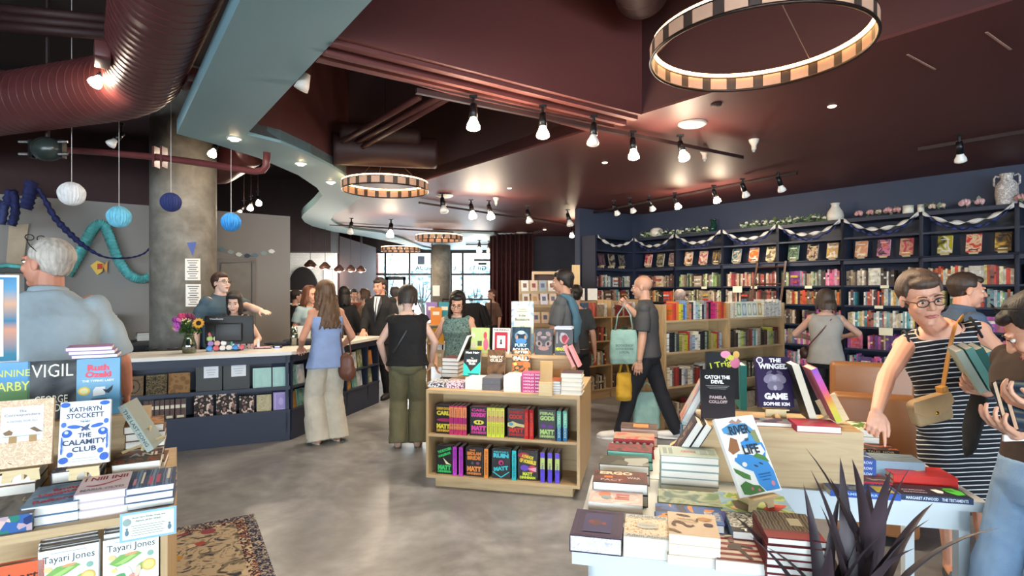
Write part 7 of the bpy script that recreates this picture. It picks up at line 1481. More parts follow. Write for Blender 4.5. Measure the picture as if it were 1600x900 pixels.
def tilt_m(yaw, pitch, roll): return Rz(yaw) @ Rx(pitch) @ Ry(roll)
FRINGE = {}
def person(label, loc, face, H=1.7, male=False, skin=SKIN, near=0, lean=0.0, side=0.0, twist=0.0, head=(0,0,0), hands=None, elbows=None, feet=None, pelvis=None, chest=None, build=1.0,
           hair=None, hairc='3a2a20', top=None, bottom=None, shoes=None, face_detail=1, curl=(.35,.35), point=None, palm=None, glasses=None, mouth='b06a60', z=0.0, name='person', joints=None):
    """face = world heading the body faces; all the rest in the person's own frame: -y forward, +x the person's left"""
    rz = atan2(face[0], -face[1]); M = T(loc[0], loc[1], z) @ Rz(rz); t = thing(name, label, 'person', M); Mi = M.inverted()
    k = H/1.7; pv = V(pelvis) if pelvis is not None else V((0, .02+.10*sin(lean), .53*H))
    if joints and 'pelvis' in joints: pv = Mi @ V(joints['pelvis'])
    sd = V((side, -sin(lean), cos(lean)*1.0)).normalized(); nb_ = pv+sd*.315*H
    if joints and 'neck' in joints: nb_ = Mi @ V(joints['neck']); sd = (nb_-pv).normalized()
    Ls = (nb_-pv).length
    hx = V((1,0,0)); sx = Rz(twist).to_3x3() @ V((1,0,0)); sx = (sx-sd*sx.dot(sd)).normalized(); hx = (hx-sd*hx.dot(sd)*.5).normalized()
    shw = (.128 if male else .108)*k*(.5+.5*build); hpw = .058*k
    sh = {1: nb_-sd*.055*H/1.7+sx*(shw+.045*k), -1: nb_-sd*.055*k-sx*(shw+.045*k)}
    hip = {1: pv+hx*hpw*1.45-V((0,0,.015)), -1: pv-hx*hpw*1.45-V((0,0,.015))}
    R_ = [(-.20,.08,.085,0),(-.10,.160,.118,0),(.02,.170,.122,0),(.2,.152,.108,0),(.38,.132,.094,0),(.55,.142,.102,0),(.68,.156,.120,-.014),(.8,.156,.102,-.004),(.9,.136,.080,0),(.965,.10,.060,.004),(1.03,.055,.052,.006)] if not male else \
         [(-.20,.08,.085,0),(-.10,.162,.118,0),(.02,.166,.122,0),(.2,.156,.114,0),(.38,.156,.112,0),(.55,.166,.118,0),(.7,.180,.126,-.004),(.82,.182,.114,0),(.91,.155,.086,0),(.97,.105,.064,.004),(1.04,.062,.058,.006)]
    def rings(f0, f1, inf, wide=1.0):
        out = []
        for f, hw, hd, oy in R_:
            if f < f0-.001 or f > f1+.001: continue
            u = max(0, min(1, f)); xa = hx.lerp(sx, u).normalized(); ya = sd.cross(xa).normalized(); bw = build if f < .85 else (.4+.6*build)
            out.append((pv+sd*(f*Ls)+ya*(oy*k), xa, ya, hw*k*bw*wide+inf, hd*k*bw*wide+inf))
        return out
    b = MB(); ring_loft(b, rings(-.3, 1.1, 0))
    hands = hands or {}; elbows = elbows or {}; la, lf = .172*H, .150*H; arm = {}
    for s_ in (1,-1):
        hp = hands.get(s_, V((s_*(shw+.13*k), -.02, .50*H))); 
        if joints and ('hand', s_) in joints: hp = Mi @ V(joints[('hand', s_)])
        hint = elbows.get(s_, (s_*.5, 1.0, -.2)); e, w = ik(sh[s_], V(hp), la, lf, hint); arm[s_] = (sh[s_], e, w); m_ = (1.18 if male else 1.0)*(.5+.5*build)*k
        b.ell(sh[s_]-V((0,0,.012)), (.045*m_,.045*m_,.048*m_), 12, 8); cap(b, sh[s_]-sx*s_*.02, e, .046*m_, .036*m_); mid = e.lerp(w,.3); cap(b, e, mid, .037*m_, .036*m_); cap(b, mid, w, .036*m_, .0235*m_)
        dirn = (w-e).normalized(); 
        if joints and ('hdir', s_) in joints: dirn = (Mi.to_3x3() @ V(joints[('hdir', s_)])).normalized()
        pn = V((palm or {}).get(s_, (-s_, 0, 0)));
        if joints and ('palm', s_) in joints: pn = Mi.to_3x3() @ V(joints[('palm', s_)])
        hand(b, w, dirn, pn, s_, curl[0] if s_ > 0 else curl[1], k*(1.08 if male else 1.0)*.97, point == s_, 1.0 if near else 1.06)
    feet = feet or {}; lt, ls = .245*H, .245*H; leg = {}
    for s_ in (1,-1):
        fp = V(feet.get(s_, (s_*.10*k, 0, 0)))
        if joints and ('foot', s_) in joints: fp = Mi @ V(joints[('foot', s_)])
        an = fp+V((0,.03,.085*k)); kne, an = ik(hip[s_], an, lt, ls, (s_*.1,-1,0)); leg[s_] = (hip[s_], kne, an, fp)
        cap(b, hip[s_]+V((0,0,.01)), kne, .082*k*build, .054*k); cm_ = kne.lerp(an,.32)+V((0,.012,0)); cap(b, kne, cm_, .052*k, .052*k); cap(b, cm_, an, .051*k, .036*k)
        toe = V((fp.x+s_*.02, fp.y-.15*k, fp.z+.025)); cap(b, an-V((0,-.02,.045*k)), an, .034*k, .037*k); cap(b, an-V((0,.01,.05*k)), toe, .036*k, .026*k, flat=.8)
    # head
    hk = k*1.0 if H > 1.6 else 1.0; hk = (.94+.06*k)*(1.03 if male else 1.0)
    hr = tilt_m(*head) if not (joints and 'headm' in joints) else Mi.to_3x3().to_4x4() @ joints['headm']
    lean_m = hr
    hc = nb_+sd*.055*k+(lean_m.to_3x3() @ V((0,-.022,.095)))*hk if not (joints and 'head' in joints) else Mi @ V(joints['head'])
    Hm = Mx.Translation(hc) @ lean_m @ Mx.Scale(hk, 4)
    hs = MB(); hs.M = Hm
    hs.ell((0,.018,.038),(.076,.095,.086),24,16); hs.ell((0,-.030,-.028),(.061,.064,.086),20,14); hs.ell((0,-.062,-.098),(.027,.024,.021),12,8); hs.ell((0,-.02,-.075),(.050,.052,.035),14,8)
    for s_ in (1,-1):
        hs.ell((s_*.036,-.068,-.028),(.024,.022,.024),12,8); hs.ell((s_*.028,-.082,.026),(.026,.013,.009),12,6); hs.ell((s_*.077,.008,-.006),(.010,.020,.031),10,8,Mt=Rx(.15))
    cap(hs, (0,-.086,.016),(0,-.108,-.024),.0085,.0125,10); hs.ell((-.011,-.098,-.028),(.009,.010,.007),8,6); hs.ell((.011,-.098,-.028),(.009,.010,.007),8,6); hs.ell((0,-.086,-.060),(.026,.014,.014),12,8)
    b.add(hs.v, hs.f)
    cap(b, nb_-sd*.02, Hm @ V((0,.022,-.06)), .056*k*(1.1 if male else .92), .052*k*(1.1 if male else .92))
    body = b.build('body', skin, t); remesh(body, (.0036 if near > 1 else .005 if near else .0078), 3 if near else 2)
    # face
    if face_detail:
        for s_ in (1,-1):
            e_ = MB(); e_.M = Hm; e_.ell((s_*.030,-.0790,.004),(.0130,.0100,.0075),14,8); ey_ = e_.build('eye', mat('e8e2dc',.3), t, True)
            e_ = MB(); e_.M = Hm; gz = -.0035; e_.ell((s_*.030,-.0880,.004+gz*.5),(.0058,.0022,.0060),12,6); e_.build('iris', mat('3a2a20',.2), ey_, True)
            e_ = MB(); e_.M = Hm; e_.tube([(s_*.014,-.0945,.0265),(s_*.03,-.0955,.0315),(s_*.047,-.088,.0285)],[.003,.0035,.0022],6); e_.build('eyebrow', mat(hairc if hair else '5a4438',.7), t, True)
            e_ = MB(); e_.M = Hm; e_.tube([(s_*.018,-.0905,.008),(s_*.031,-.0935,.0135),(s_*.045,-.0865,.007)],[.0018,.0022,.0014],6); e_.build('eyelid_line', mat('4a342c',.6), t, True)
        e_ = MB(); e_.M = Hm; e_.tube([(-.024,-.0935,-.0605),(-.010,-.1005,-.0575),(0,-.1015,-.0590),(.010,-.1005,-.0575),(.024,-.0935,-.0605),(.010,-.0995,-.0655),(0,-.1005,-.0665),(-.010,-.0995,-.0655)],.0038,6,closed=True); lp_ = e_.build('lips', mat(mouth,.45), t, True)
        e_ = MB(); e_.M = Hm; e_.ell((0,-.0985,-.0618),(.019,.004,.0028),12,6); e_.build('mouth_line', mat('7a4038' if face_detail < 2 else 'd8c8bc',.4), lp_, True)
    if glasses:
        e_ = MB(); e_.M = Hm
        for s_ in (1,-1):
            e_.tube([(s_*.034+.0245*cos(a)*(1 if abs(cos(a))<.8 else .97), -.1015+.012*(.034+s_*.0245*cos(a)*s_)*abs(.5), .003+.0175*sin(a)) for a in [2*pi*i/20 for i in range(20)]],.0022,6,closed=True)
            e_.tube([(s_*.058,-.100,.008),(s_*.078,-.05,.008),(s_*.081,.0,.004)],.0022,6)
        e_.tube([(-.010,-.1025,.006),(0,-.106,.008),(.010,-.1025,.006)],.002,6); e_.build('glasses', mat(glasses,.3), t, True)
    # hair
    if hair:
        hm = mat(hairc,.55,var=.35,scale=60,bump=.002,bscale=160,stretch=(1,1,.12)); hb = MB(); hb.M = Hm
        r0 = random.Random(hash(label) % 1000 if False else len(label)*7+int(H*100)); L_ = hair.get('len', .1); ex = hair.get('face', 55); vol = hair.get('vol', 1.0); th = hair.get('th', .013)
        hb.ell((0,.028,.044),(.0800*vol,.093*vol,.0835*vol),24,16)
        if L_ < .18: hb.ell((0,.045,.0),(.066*vol,.068*vol,.062),18,12)
        N_ = hair.get('n', 60)
        for i in range(N_):
            az = 2*pi*i/N_+r0.uniform(-.04,.04); deg_ = abs(math.degrees((az+pi)%(2*pi)-pi))      # 0 = front
            front = deg_ < ex; L2 = hair.get('fringe', .0) if front else L_*(1+r0.uniform(-.10,.06))
            if front and L2 <= 0: L2 = .0
            path = []; px_ = sin(az); py_ = -cos(az); part = V((hair.get('part',.0)*.0, .0, 0))
            top_e = 8; end_el = -.1 if not front else (.95-L2*8 if L2 > 0 else .95)
            st = 1.45
            for j in range(top_e+1):
                el = st+(end_el-st)*j/top_e; w_ = 1.0+r0.uniform(-.01,.015)
                path.append(V((px_*cos(el)*.083*vol*w_, .026+py_*cos(el)*.099*vol*w_, .040+sin(el)*.089*vol*w_)))
            if not front:
                p = path[-1].copy(); short = L_ < .18; bk = max(0.0, (deg_-ex)/(180-ex)); drop = (L_-.045)*(.15+.85*min(1, bk*1.7)) if short else L_-.09; nst = max(1, int(drop/(.02 if short else .035)))
                back = max(0, -py_*-1)
                for j in range(nst):
                    f = (j+1)/nst; wv = hair.get('wave', .004); 
                    tx = px_*(.078+hair.get('flare',.02)*f)*vol+sin(j*1.3+i)*wv; ty = .02+py_*(.088+hair.get('flare',.02)*f*.8)*vol+cos(j*1.1+i*2)*wv
                    if py_ > 0.2: ty = max(ty, .03+py_*(.075+.045*min(1, f*2)))
                    if short: sh_ = 1-.30*f*f; tx = px_*.080*vol*sh_; ty = .024+py_*.092*vol*(1-.22*f*f)
                    path.append(V((tx, ty, p.z-drop*f)))
            rs = [th*(.75 if j == 0 else 1.0 if j < len(path)-2 else .7 if j == len(path)-2 else .25) for j in range(len(path))]
            hb.tube(path, rs, 6, flat=.6)
        if hair.get('fringe',0) > 0: hb.ell((0,-.045,.080),(.062,.040,.030),16,8)
        if hair.get('bun'): c_ = hair['bun']; hb.ell(c_[:3], c_[3], 14, 10)
        if hair.get('tail'): hb.tube([(0,.115,.06),(0,.15,.03),(.0,.15,-.06),(0,.13,-.16)],[.018,.03,.028,.008],10)
        ho = hb.build('hair', hm, t, True); remesh(ho, .0042 if near > 1 else .006 if near else .008, 1)
    # clothes
    def cl(nm, mb, m_, vox=None, fold=.010, sm=5): o = mb.build(nm, m_, t); return remesh(o, vox or (.007 if near else .010), sm, fold)
    if top:
        inf = top.get('inf',.012)*k; g_ = MB(); rg = rings(top.get('f0',-.02), top.get('f1',1.05 if (male or top.get('collar')) else .97), inf, top.get('wide',1.0))
        if top.get('boxy'):
            wmax = max(r[3] for r in rg[2:]); rg = [(c,x,y,max(w_, wmax*.98) if i < len(rg)-3 else w_, max(d_, wmax*.62) if i < len(rg)-3 else d_) for i,(c,x,y,w_,d_) in enumerate(rg)]
        if top.get('drop'):
            c,x,y,w_,d_ = rg[0]; rg = [(V((c.x,c.y,c.z-top['drop'])), x, y, w_*top.get('flare',1.06), d_*top.get('flare',1.06)), (V((c.x,c.y,c.z-top['drop']*.5)), x, y, w_*(1+.5*(top.get('flare',1.06)-1)), d_*(1+.5*(top.get('flare',1.06)-1)))]+rg
        ring_loft(g_, rg, 32)
        sl = top.get('sleeve', 0)
        for s_ in (1,-1):
            a0, e, w = arm[s_]; m_ = (1.18 if male else 1.0)*k*(.5+.5*build); ri = top.get('sr', .016)
            if sl > 0:
                g_.ell(a0-V((0,0,.012))-sx*s_*.002, (.045*m_+.013,)*3, 14, 10); f_ = min(1, sl*2); q = a0.lerp(e, f_) if f_ < 1 else e; g_.tube([a0-sx*s_*.04, a0.lerp(q,.5), q],[.046*m_+.012,.046*m_+ri,.040*m_+ri*1.2],14)
                if sl > .5: q2 = e.lerp(w, min(.97,(sl-.5)*2)); g_.tube([e-(w-e)*.03, e.lerp(q2,.5), q2],[.040*m_+ri,.036*m_+ri,.028*m_+ri],14); g_.ell(e, .040*m_+ri, 12, 8)
            elif sl == 0 and top.get('cap',True): g_.ell(sh[s_]-sx*s_*.028+V((0,0,.004)), (.040*m_,.052*m_,.050*m_), 12, 8)
        cl('top' if not top.get('name') else top['name'], g_, top['m'], fold=top.get('fold',.010), sm=top.get('sm', 11 if sl > .2 else 6))
        if top.get('collar'):
            c_ = MB(); nn = 20; cen = nb_+sd*.015; ya = sd.cross(sx)
            c_.tube([cen+sx*cos(2*pi*i/nn)*.066*k+ya*sin(2*pi*i/nn)*.064*k+sd*(.012*sin(2*pi*i/nn)) for i in range(nn)],.016,8,closed=True,flat=1.6); c_.build('collar', top['collar'], t, True)
    if bottom:
        g_ = MB(); ty = bottom['t']
        if ty == 'trousers':
            ring_loft(g_, rings(-.3, bottom.get('f1',.05), .014*k, 1.0), 32); r1, r2, r3 = bottom.get('r', (.092,.072,.060))
            for s_ in (1,-1):
                h_, kn_, an, fp = leg[s_]; hem = fp+V((0,.035,bottom.get('hem',.05))); q = [h_+V((0,0,.03)), h_.lerp(kn_,.5), kn_, kn_.lerp(hem,.5), hem]; g_.tube(q,[r1*k*build,(r1*build+r2)/2*k,r2*k,(r2+r3)/2*k,r3*k],18)
        elif ty == 'skirt':
            lo = bottom['hem']; rg = rings(-.12, bottom.get('f1',.05), .016*k, 1.0); c,x,y,w_,d_ = rg[0]; kk = (leg[1][1]+leg[-1][1])/2; n_ = 4; low = []
            for i in range(n_, 0, -1):
                f = i/n_; z_ = c.z+(lo-c.z)*f; cc2 = V((c.x+(kk.x-c.x)*f, c.y+(kk.y-c.y)*f, z_)); low.append((cc2, V((1,0,0)), V((0,1,0)), w_*(1+bottom.get('flare',.1)*f)+.01, d_*(1+bottom.get('flare',.1)*f)+.03*f))
            ring_loft(g_, low+rg[0:], 36)
        cl('trousers' if ty == 'trousers' else 'skirt', g_, bottom['m'], fold=bottom.get('fold',.014))
    if shoes:
        for s_ in (1,-1):
            fp = leg[s_][3]; q = MB(); k2 = k*(1.06 if male else .96)
            if shoes.get('t') == 'sandal':
                q.prism([(fp.x+s_*.01+.042*k2*cos(a)*(1 if sin(a) > 0 else .85), fp.y-.045+.125*k2*sin(a)) for a in [2*pi*i/20 for i in range(20)]], fp.z, fp.z+.022); sa_ = q.build('sandal', shoes['m'], t)
                q = MB(); q.tube([(fp.x-.045,fp.y-.08,fp.z+.015),(fp.x-.035,fp.y-.08,fp.z+.05),(fp.x+.01,fp.y-.085,fp.z+.062),(fp.x+.05,fp.y-.08,fp.z+.045),(fp.x+.06,fp.y-.08,fp.z+.015)],.006,6,flat=3); q.build('sandal_strap', shoes['m'], sa_)
            else:
                q.tube([(fp.x,fp.y+.075*k2,fp.z+.035),(fp.x,fp.y+.05*k2,fp.z+.05),(fp.x,fp.y,fp.z+.055),(fp.x+s_*.008,fp.y-.08*k2,fp.z+.04),(fp.x+s_*.015,fp.y-.15*k2,fp.z+.032),(fp.x+s_*.015,fp.y-.19*k2,fp.z+.026)],[.022*k2,.042*k2,.046*k2,.046*k2,.04*k2,.016*k2],14,flat=.85,up=(0,0,1)); q.cyl((fp.x,fp.y+.03,fp.z+.04),(leg[s_][2].x,leg[s_][2].y,fp.z+.09),.043*k2,.040*k2,14)
                o = q.build('shoe', shoes['m'], t); remesh(o,.007,3)
                q = MB(); q.prism([(fp.x+s_*.008+.046*k2*cos(a)*(1 if sin(a) < 0 else .85), fp.y-.055*k2+.140*k2*sin(a)) for a in [2*pi*i/20 for i in range(20)]], fp.z, fp.z+.018); q.build('sole', shoes.get('sole', shoes['m']), o)
    return dict(t=t, M=M, Mi=Mi, arm=arm, sh=sh, hip=hip, leg=leg, nb=nb_, pv=pv, sd=sd, sx=sx, Hm=Hm, k=k, rings=rings, body=body)
def onp(r, name, mb, mats, smooth=True): return mb.build(name, mats, r['t'], smooth)
SPLIT = lambda c, **k: mat(c, .85, var=.08, scale=8, bump=.0008, bscale=240, **k)
def stripes():
    m = bpy.data.materials.new('striped_jersey'); nt, N, L, b = nodes(m); b.inputs['Roughness'].default_value = .85
    tc = N.new('ShaderNodeTexCoord'); mp = N.new('ShaderNodeMapping'); mp.inputs['Rotation'].default_value = (R(10), R(8), 0); L.new(tc.outputs['Object'], mp.inputs[0])
    sx = N.new('ShaderNodeSeparateXYZ'); L.new(mp.outputs[0], sx.inputs[0]); n = N.new('ShaderNodeTexNoise'); n.inputs['Scale'].default_value = 3.2; L.new(tc.outputs['Object'], n.inputs[0])
    a = N.new('ShaderNodeMath'); a.operation = 'MULTIPLY_ADD'; a.inputs[1].default_value = .035; L.new(n.outputs[0], a.inputs[0]); L.new(sx.outputs[2], a.inputs[2])
    f = N.new('ShaderNodeMath'); f.operation = 'MULTIPLY'; f.inputs[1].default_value = 44; L.new(a.outputs[0], f.inputs[0]); g = N.new('ShaderNodeMath'); g.operation = 'FRACT'; L.new(f.outputs[0], g.inputs[0])
    r = ramp(nt, g.outputs[0], [(0, '12141f'), (.78, 'dcdcdc'), (.98, '12141f')], 'CONSTANT'); L.new(r.outputs[0], b.inputs['Base Color']); return m
# 1 white-haired man, back to us
az = R(-39.6); fw = V((sin(az), cos(az), 0))
r1 = person('white-haired man seen from behind in a pale blue polo shirt, far left', (P(78,455,2.95).x, 2.95), (fw.x+.25, fw.y), H=1.87, male=True, near=1, skin=mat('c98a72',.55,var=.06,scale=14), head=(R(62),R(-4),0), build=1.12,
   hands={1:V((.24,-.26,1.02)),-1:V((-.30,-.24,1.02))}, hair=dict(len=.13,face=62,vol=1.03,n=70,th=.012), hairc='b5aca2', top=dict(m=SPLIT('a9b9c2'),sleeve=.46,sr=.020,inf=.02,collar=SPLIT('a9b9c2'),fold=.020,drop=.05,sm=26,name='polo_shirt'), bottom=dict(t='trousers',m=SPLIT('3a3c44')), shoes=dict(m=BLACK))
q = MB(); q.M = r1['Hm']
for s_ in (1,-1): q.tube([(s_*.034+.025*cos(a), -.062, .128+.014*sin(a)) for a in [2*pi*i/16 for i in range(16)]],.0025,6,closed=True); q.tube([(s_*.058,-.06,.125),(s_*.086,-.01,.085),(s_*.088,.04,.05)],.0025,6)
onp(r1,'glasses_on_head',q,BLACK)
# 2 clerk pointing
p = P(338,455,6.85); J = {('hand',1): tuple(P(424,491,6.6)), ('palm',1): (0,.2,-1)}
person('young clerk in glasses and slate tee behind the counter, pointing right', (p.x,p.y), (.92,-.35), H=1.83, male=True, near=0, lean=.18, head=(R(-6),R(-8),0), joints=J, build=1.12, curl=(.12,.4), skin=SKINP, glasses='2a2a2c',
   hair=dict(len=.14,face=58,vol=1.04,fringe=.02,wave=.01), hairc='3a221a', top=dict(m=SPLIT('3f5462'),sleeve=.42,sr=.022,drop=.04,name='tee_shirt'), bottom=dict(t='trousers',m=SPLIT('2a2c34')), shoes=dict(m=BLACK))
# 3 girl at the monitor
p = P(368,455,6.62)
person('dark-haired girl with bangs looking down behind the black monitor', (p.x,p.y), (.30,-1), H=1.585, near=0, lean=.14, head=(0,R(16),0), skin=SKINP, hands={1:V((.20,-.22,.95)),-1:V((-.22,-.2,.95))}, hair=dict(len=.30,face=42,fringe=.055,vol=1.0,flare=.0), hairc='1a1413', top=dict(m=SPLIT('22252a'),sleeve=0,name='sleeveless_top'), bottom=dict(t='trousers',m=BLACK), shoes=dict(m=BLACK))
# 4 red-haired woman
p = P(483,455,7.95)
r4 = person('red-haired woman in a pale grey-blue tee talking across the counter', (p.x,p.y), (.75,-.65), H=1.66, near=0, lean=.05, head=(R(8),R(4),0), skin=mat('d29a80',.55,var=.06,scale=14), hands={1:V((.10,-.24,1.0)),-1:V((-.12,-.20,1.02))}, hair=dict(len=.30,face=50,vol=1.05,flare=.02,wave=.008), hairc='6b3f28', mouth='b05a50', top=dict(m=SPLIT('8fa5ae'),sleeve=.34,sr=.02,name='tee_shirt'), bottom=dict(t='trousers',m=SPLIT('1f2026')), shoes=dict(m=BLACK))
q = MB(); q.M = r4['Hm']; q.tube([(x,-.045-.02*cos(x*18),.118) for x in (-.07,-.035,0,.035,.07)],.008,8); onp(r4,'sunglasses_on_head',q,mat('4a1c20',.2))
# 5 long-haired woman, blue camisole, cream trousers
p = G(510,690); hp = P(461,536,5.95)
r5 = person('woman with long wavy brown hair, blue camisole and cream wide trousers', (p.x,p.y), (-.62,.78), H=1.70, near=1, lean=.06, head=(R(10),R(6),0), joints={('hand',1): (hp.x+.04,hp.y+.06,1.0),('palm',1):(0,0,-1)}, hands={-1:V((-.22,-.16,.98))}, skin=mat('cf9478',.55,var=.06,scale=14),
   hair=dict(len=.52,face=52,vol=1.07,flare=.045,wave=.016,n=80,th=.015), hairc='5f452f', top=dict(m=SPLIT('8fa5d0'),sleeve=-1,f1=.80,drop=.12,flare=1.16,inf=.018,name='camisole',fold=.014), bottom=dict(t='trousers',m=SPLIT('c9c2b2'),r=(.10,.105,.125),hem=.03,fold=.022), shoes=dict(m=mat('c8b8a8',.6)))
q = MB()
for s_ in (1,-1): a = r5['nb']-r5['sd']*.02+r5['sx']*s_*.085; q.tube([a+V((0,.075,-.10)),a+V((0,.045,.0)),a+V((0,-.04,.0)),a+V((0,-.11,-.11))],.005,6)
onp(r5,'shoulder_strap',q,SPLIT('8fa5d0'))
Bm = mat('6a4030',.45,var=.1,scale=6); p = P(541,572,5.95); t = thing('shoulder_bag', 'slouchy brown leather bag hanging at the long-haired woman right side', 'bag', T(p.x,p.y,p.z))
q = MB(); q.ell((0,0,0),(.085,.055,.15),18,12); q.ell((.01,0,-.06),(.095,.06,.10),18,12); o = q.build('body', Bm, t); remesh(o,.01,4,.02)
q = MB(); sp = r5['M'] @ (r5['sh'][-1]+V((.02,0,.055))); sp = V(sp)-V((p.x,p.y,p.z)); q.tube([(-.04,0,.12),(-.05,0,.26),sp+V((.0,0,-.10)),sp,sp+V((0,.05,-.10)),(.03,.02,.26),(.05,0,.12)],.008,6); q.build('strap', Bm, t, True)
# 6-7, 9 background figures
def bgp(label, px, Y, H, face, top, hairc, hair, sleeve=.3, bottom='22242a', skin=SKIN, male=False, head=(0,0,0), **kw):
    p = P(px,455,Y); return person(label, (p.x,p.y), face, H=H, male=male, skin=skin, head=head, hair=hair, hairc=hairc, top=dict(m=SPLIT(top),sleeve=sleeve,sr=.02,name='top'), bottom=dict(t='trousers',m=SPLIT(bottom)), shoes=dict(m=BLACK), **kw)
LH_ = dict(len=.32,face=50,vol=1.03,n=44); SH_ = dict(len=.13,face=58,vol=1.02,n=44,fringe=.02)
bgp('woman with long dark hair and black top in the cafe, seen from behind', 538, 9.2, 1.66, (-.3,.95), '17181c', '1c1614', LH_, .8)
bgp('woman with wavy brown bob in a beige top, in the cafe', 567, 9.9, 1.62, (-.85,-.3), 'a08a7c', '4a3528', dict(len=.20,face=52,vol=1.06,n=44,wave=.01,flare=.02), .4, skin=SKINP)
bgp('grey-haired person in a white shirt near the shop door, back turned', 618, 10.2, 1.66, (.1,1), 'd0d2d4', '4a4440', SH_, .5, male=True)
bgp('dark-clothed person at the cafe bar, half hidden by the grey wall', 463, 10.5, 1.60, (.8,.3), '1c1a20', '2a1c18', SH_, .8, head=(.2,.1,0))
bgp('person in a rust top far back in the cafe', 553, 12.5, 1.62, (.5,-.8), '7a3f32', '2a1e18', SH_, .5)
bgp('person with auburn hair by the window, behind the hoodie rack', 768, 12.2, 1.62, (-.6,-.7), '6a5048', '5a3226', SH_, .5)
bgp('dark-haired person with a low bun behind the man in grey', 900, 7.0, 1.66, (.2,.97), '3a3f44', '1c1512', dict(len=.14,face=55,vol=1.0,n=44,bun=(0,.13,0,.042)), .4)
bgp('grey-cropped head of someone browsing behind the near plywood bookcase', 1063, 8.3, 1.60, (.5,.86), '5a5e66', 'a09088', dict(len=.10,face=60,vol=.985,n=44,th=.006), .4, male=True)
bgp('small dark-haired person by the door, between the two men in the cafe', 598, 12.0, 1.62, (.1,1), '2a2c34', '2c2420', SH_, .5)
# 8 man in black suit
p = P(594,455,8.45); SU = SPLIT('17171b')
r8 = person('man in black suit, white shirt and dark tie at the counter end', (p.x,p.y), (-.18,-1), H=1.80, male=True, near=1, head=(R(-8),R(10),0), skin=mat('cf9880',.55,var=.06,scale=14), hands={-1:V((-.13,-.30,1.02)),1:V((.30,-.10,.86))}, palm={-1:(0,0,-1)}, hair=dict(len=.105,face=58,vol=.99,fringe=.008,n=60,th=.009), hairc='2a211d',
   top=dict(m=SU,sleeve=.96,sr=.018,drop=.16,inf=.02,name='suit_jacket'), bottom=dict(t='trousers',m=SU), shoes=dict(m=BLACK))
q = MB(); nbp = r8['nb']+V((0,-.026,0)); q.add([nbp+V((-.045,-.088,.0)),nbp+V((.045,-.088,.0)),nbp+V((.035,-.146,-.14)),nbp+V((0,-.160,-.30)),nbp+V((-.035,-.146,-.14)),nbp+V((-.045,-.07,.0)),nbp+V((.045,-.07,.0)),nbp+V((.035,-.12,-.14)),nbp+V((0,-.13,-.30)),nbp+V((-.035,-.12,-.14))],[(0,4,3,2,1),(5,6,7,8,9),(0,1,6,5),(1,2,7,6),(2,3,8,7),(3,4,9,8),(4,0,5,9)]); onp(r8,'shirt_front',q,mat('e4e6ea',.7),False)
q = MB(); q.tube([nbp+V((0,-.105,-.01)),nbp+V((0,-.120,-.04)),nbp+V((0,-.158,-.15)),nbp+V((0,-.170,-.30)),nbp+V((0,-.168,-.42))],[.013,.010,.014,.018,.014],8,flat=.35,up=(1,0,0)); onp(r8,'tie',q,mat('3a4450',.6))
q = MB()
for s_ in (1,-1): q.add([nbp+V((s_*.05,-.085,.015)),nbp+V((s_*.09,-.12,-.10)),nbp+V((s_*.012,-.178,-.32)),nbp+V((s_*.035,-.145,-.12)),nbp+V((s_*.05,-.075,.015)),nbp+V((s_*.09,-.10,-.10)),nbp+V((s_*.012,-.15,-.32)),nbp+V((s_*.035,-.12,-.12))],[(0,1,2,3),(7,6,5,4),(0,4,5,1),(1,5,6,2),(2,6,7,3),(3,7,4,0)])
onp(r8,'lapel',q,mat('1d1d22',.6),False)
# 10 woman in black sleeveless top, olive trousers
p = G(637,698)
r10 = person('woman with short dark hair, black sleeveless top and olive trousers, back turned', (p.x,p.y), (-.12,1), H=1.63, near=1, lean=.03, head=(0,R(8),0), skin=SKINP, build=1.06, hands={1:V((.235,-.10,.86)),-1:V((-.235,-.10,.86))}, elbows={1:(.9,.6,0),-1:(-.9,.6,0)},
   hair=dict(len=.19,face=50,vol=1.16,n=90,wave=.008,th=.014,flare=.0), hairc='2e2825', top=dict(m=SPLIT('121215'),sleeve=.10,sr=.02,inf=.026,boxy=True,wide=1.08,drop=.03,name='sleeveless_top',fold=.016), bottom=dict(t='trousers',m=SPLIT('6f6c52'),r=(.105,.098,.098),hem=.05,fold=.020), shoes=dict(m=mat('8a7a68',.6)))
q = MB(); nbp = r10['nb']; q.tube([nbp+V((-.06,.0,.03)),nbp+V((-.05,.10,-.06)),nbp+V((.02,.155,-.20)),nbp+V((.10,.155,-.34)),nbp+V((.17,.09,-.46))],.014,6,flat=.35); onp(r10,'crossbody_strap',q,mat('2c2c30',.4))
# 11 woman with glasses
p = P(716,455,6.05); PRT = art(['5f7a74','7d948c','4a625e','8fa39a'],34,'noise',.85,4,1.2)
person('black-haired woman in glasses and patterned green top, looking down at books', (p.x,p.y), (-.12,-1), H=1.60, near=1, lean=.16, head=(R(6),R(24),R(4)), skin=mat('d8a68a',.55,var=.05,scale=14), glasses='4a2a24', hands={-1:V((-.22,-.10,.84)),1:V((.16,-.30,.92))}, elbows={-1:(-.8,.6,0),1:(.8,.6,0)}, mouth='b8625c',
   hair=dict(len=.40,face=44,vol=1.0,flare=.02,n=90,th=.013,fringe=.010), hairc='15110f', top=dict(m=PRT,sleeve=0,inf=.016,drop=.05,name='patterned_top'), bottom=dict(t='trousers',m=SPLIT('3a3c44')), shoes=dict(m=BLACK))
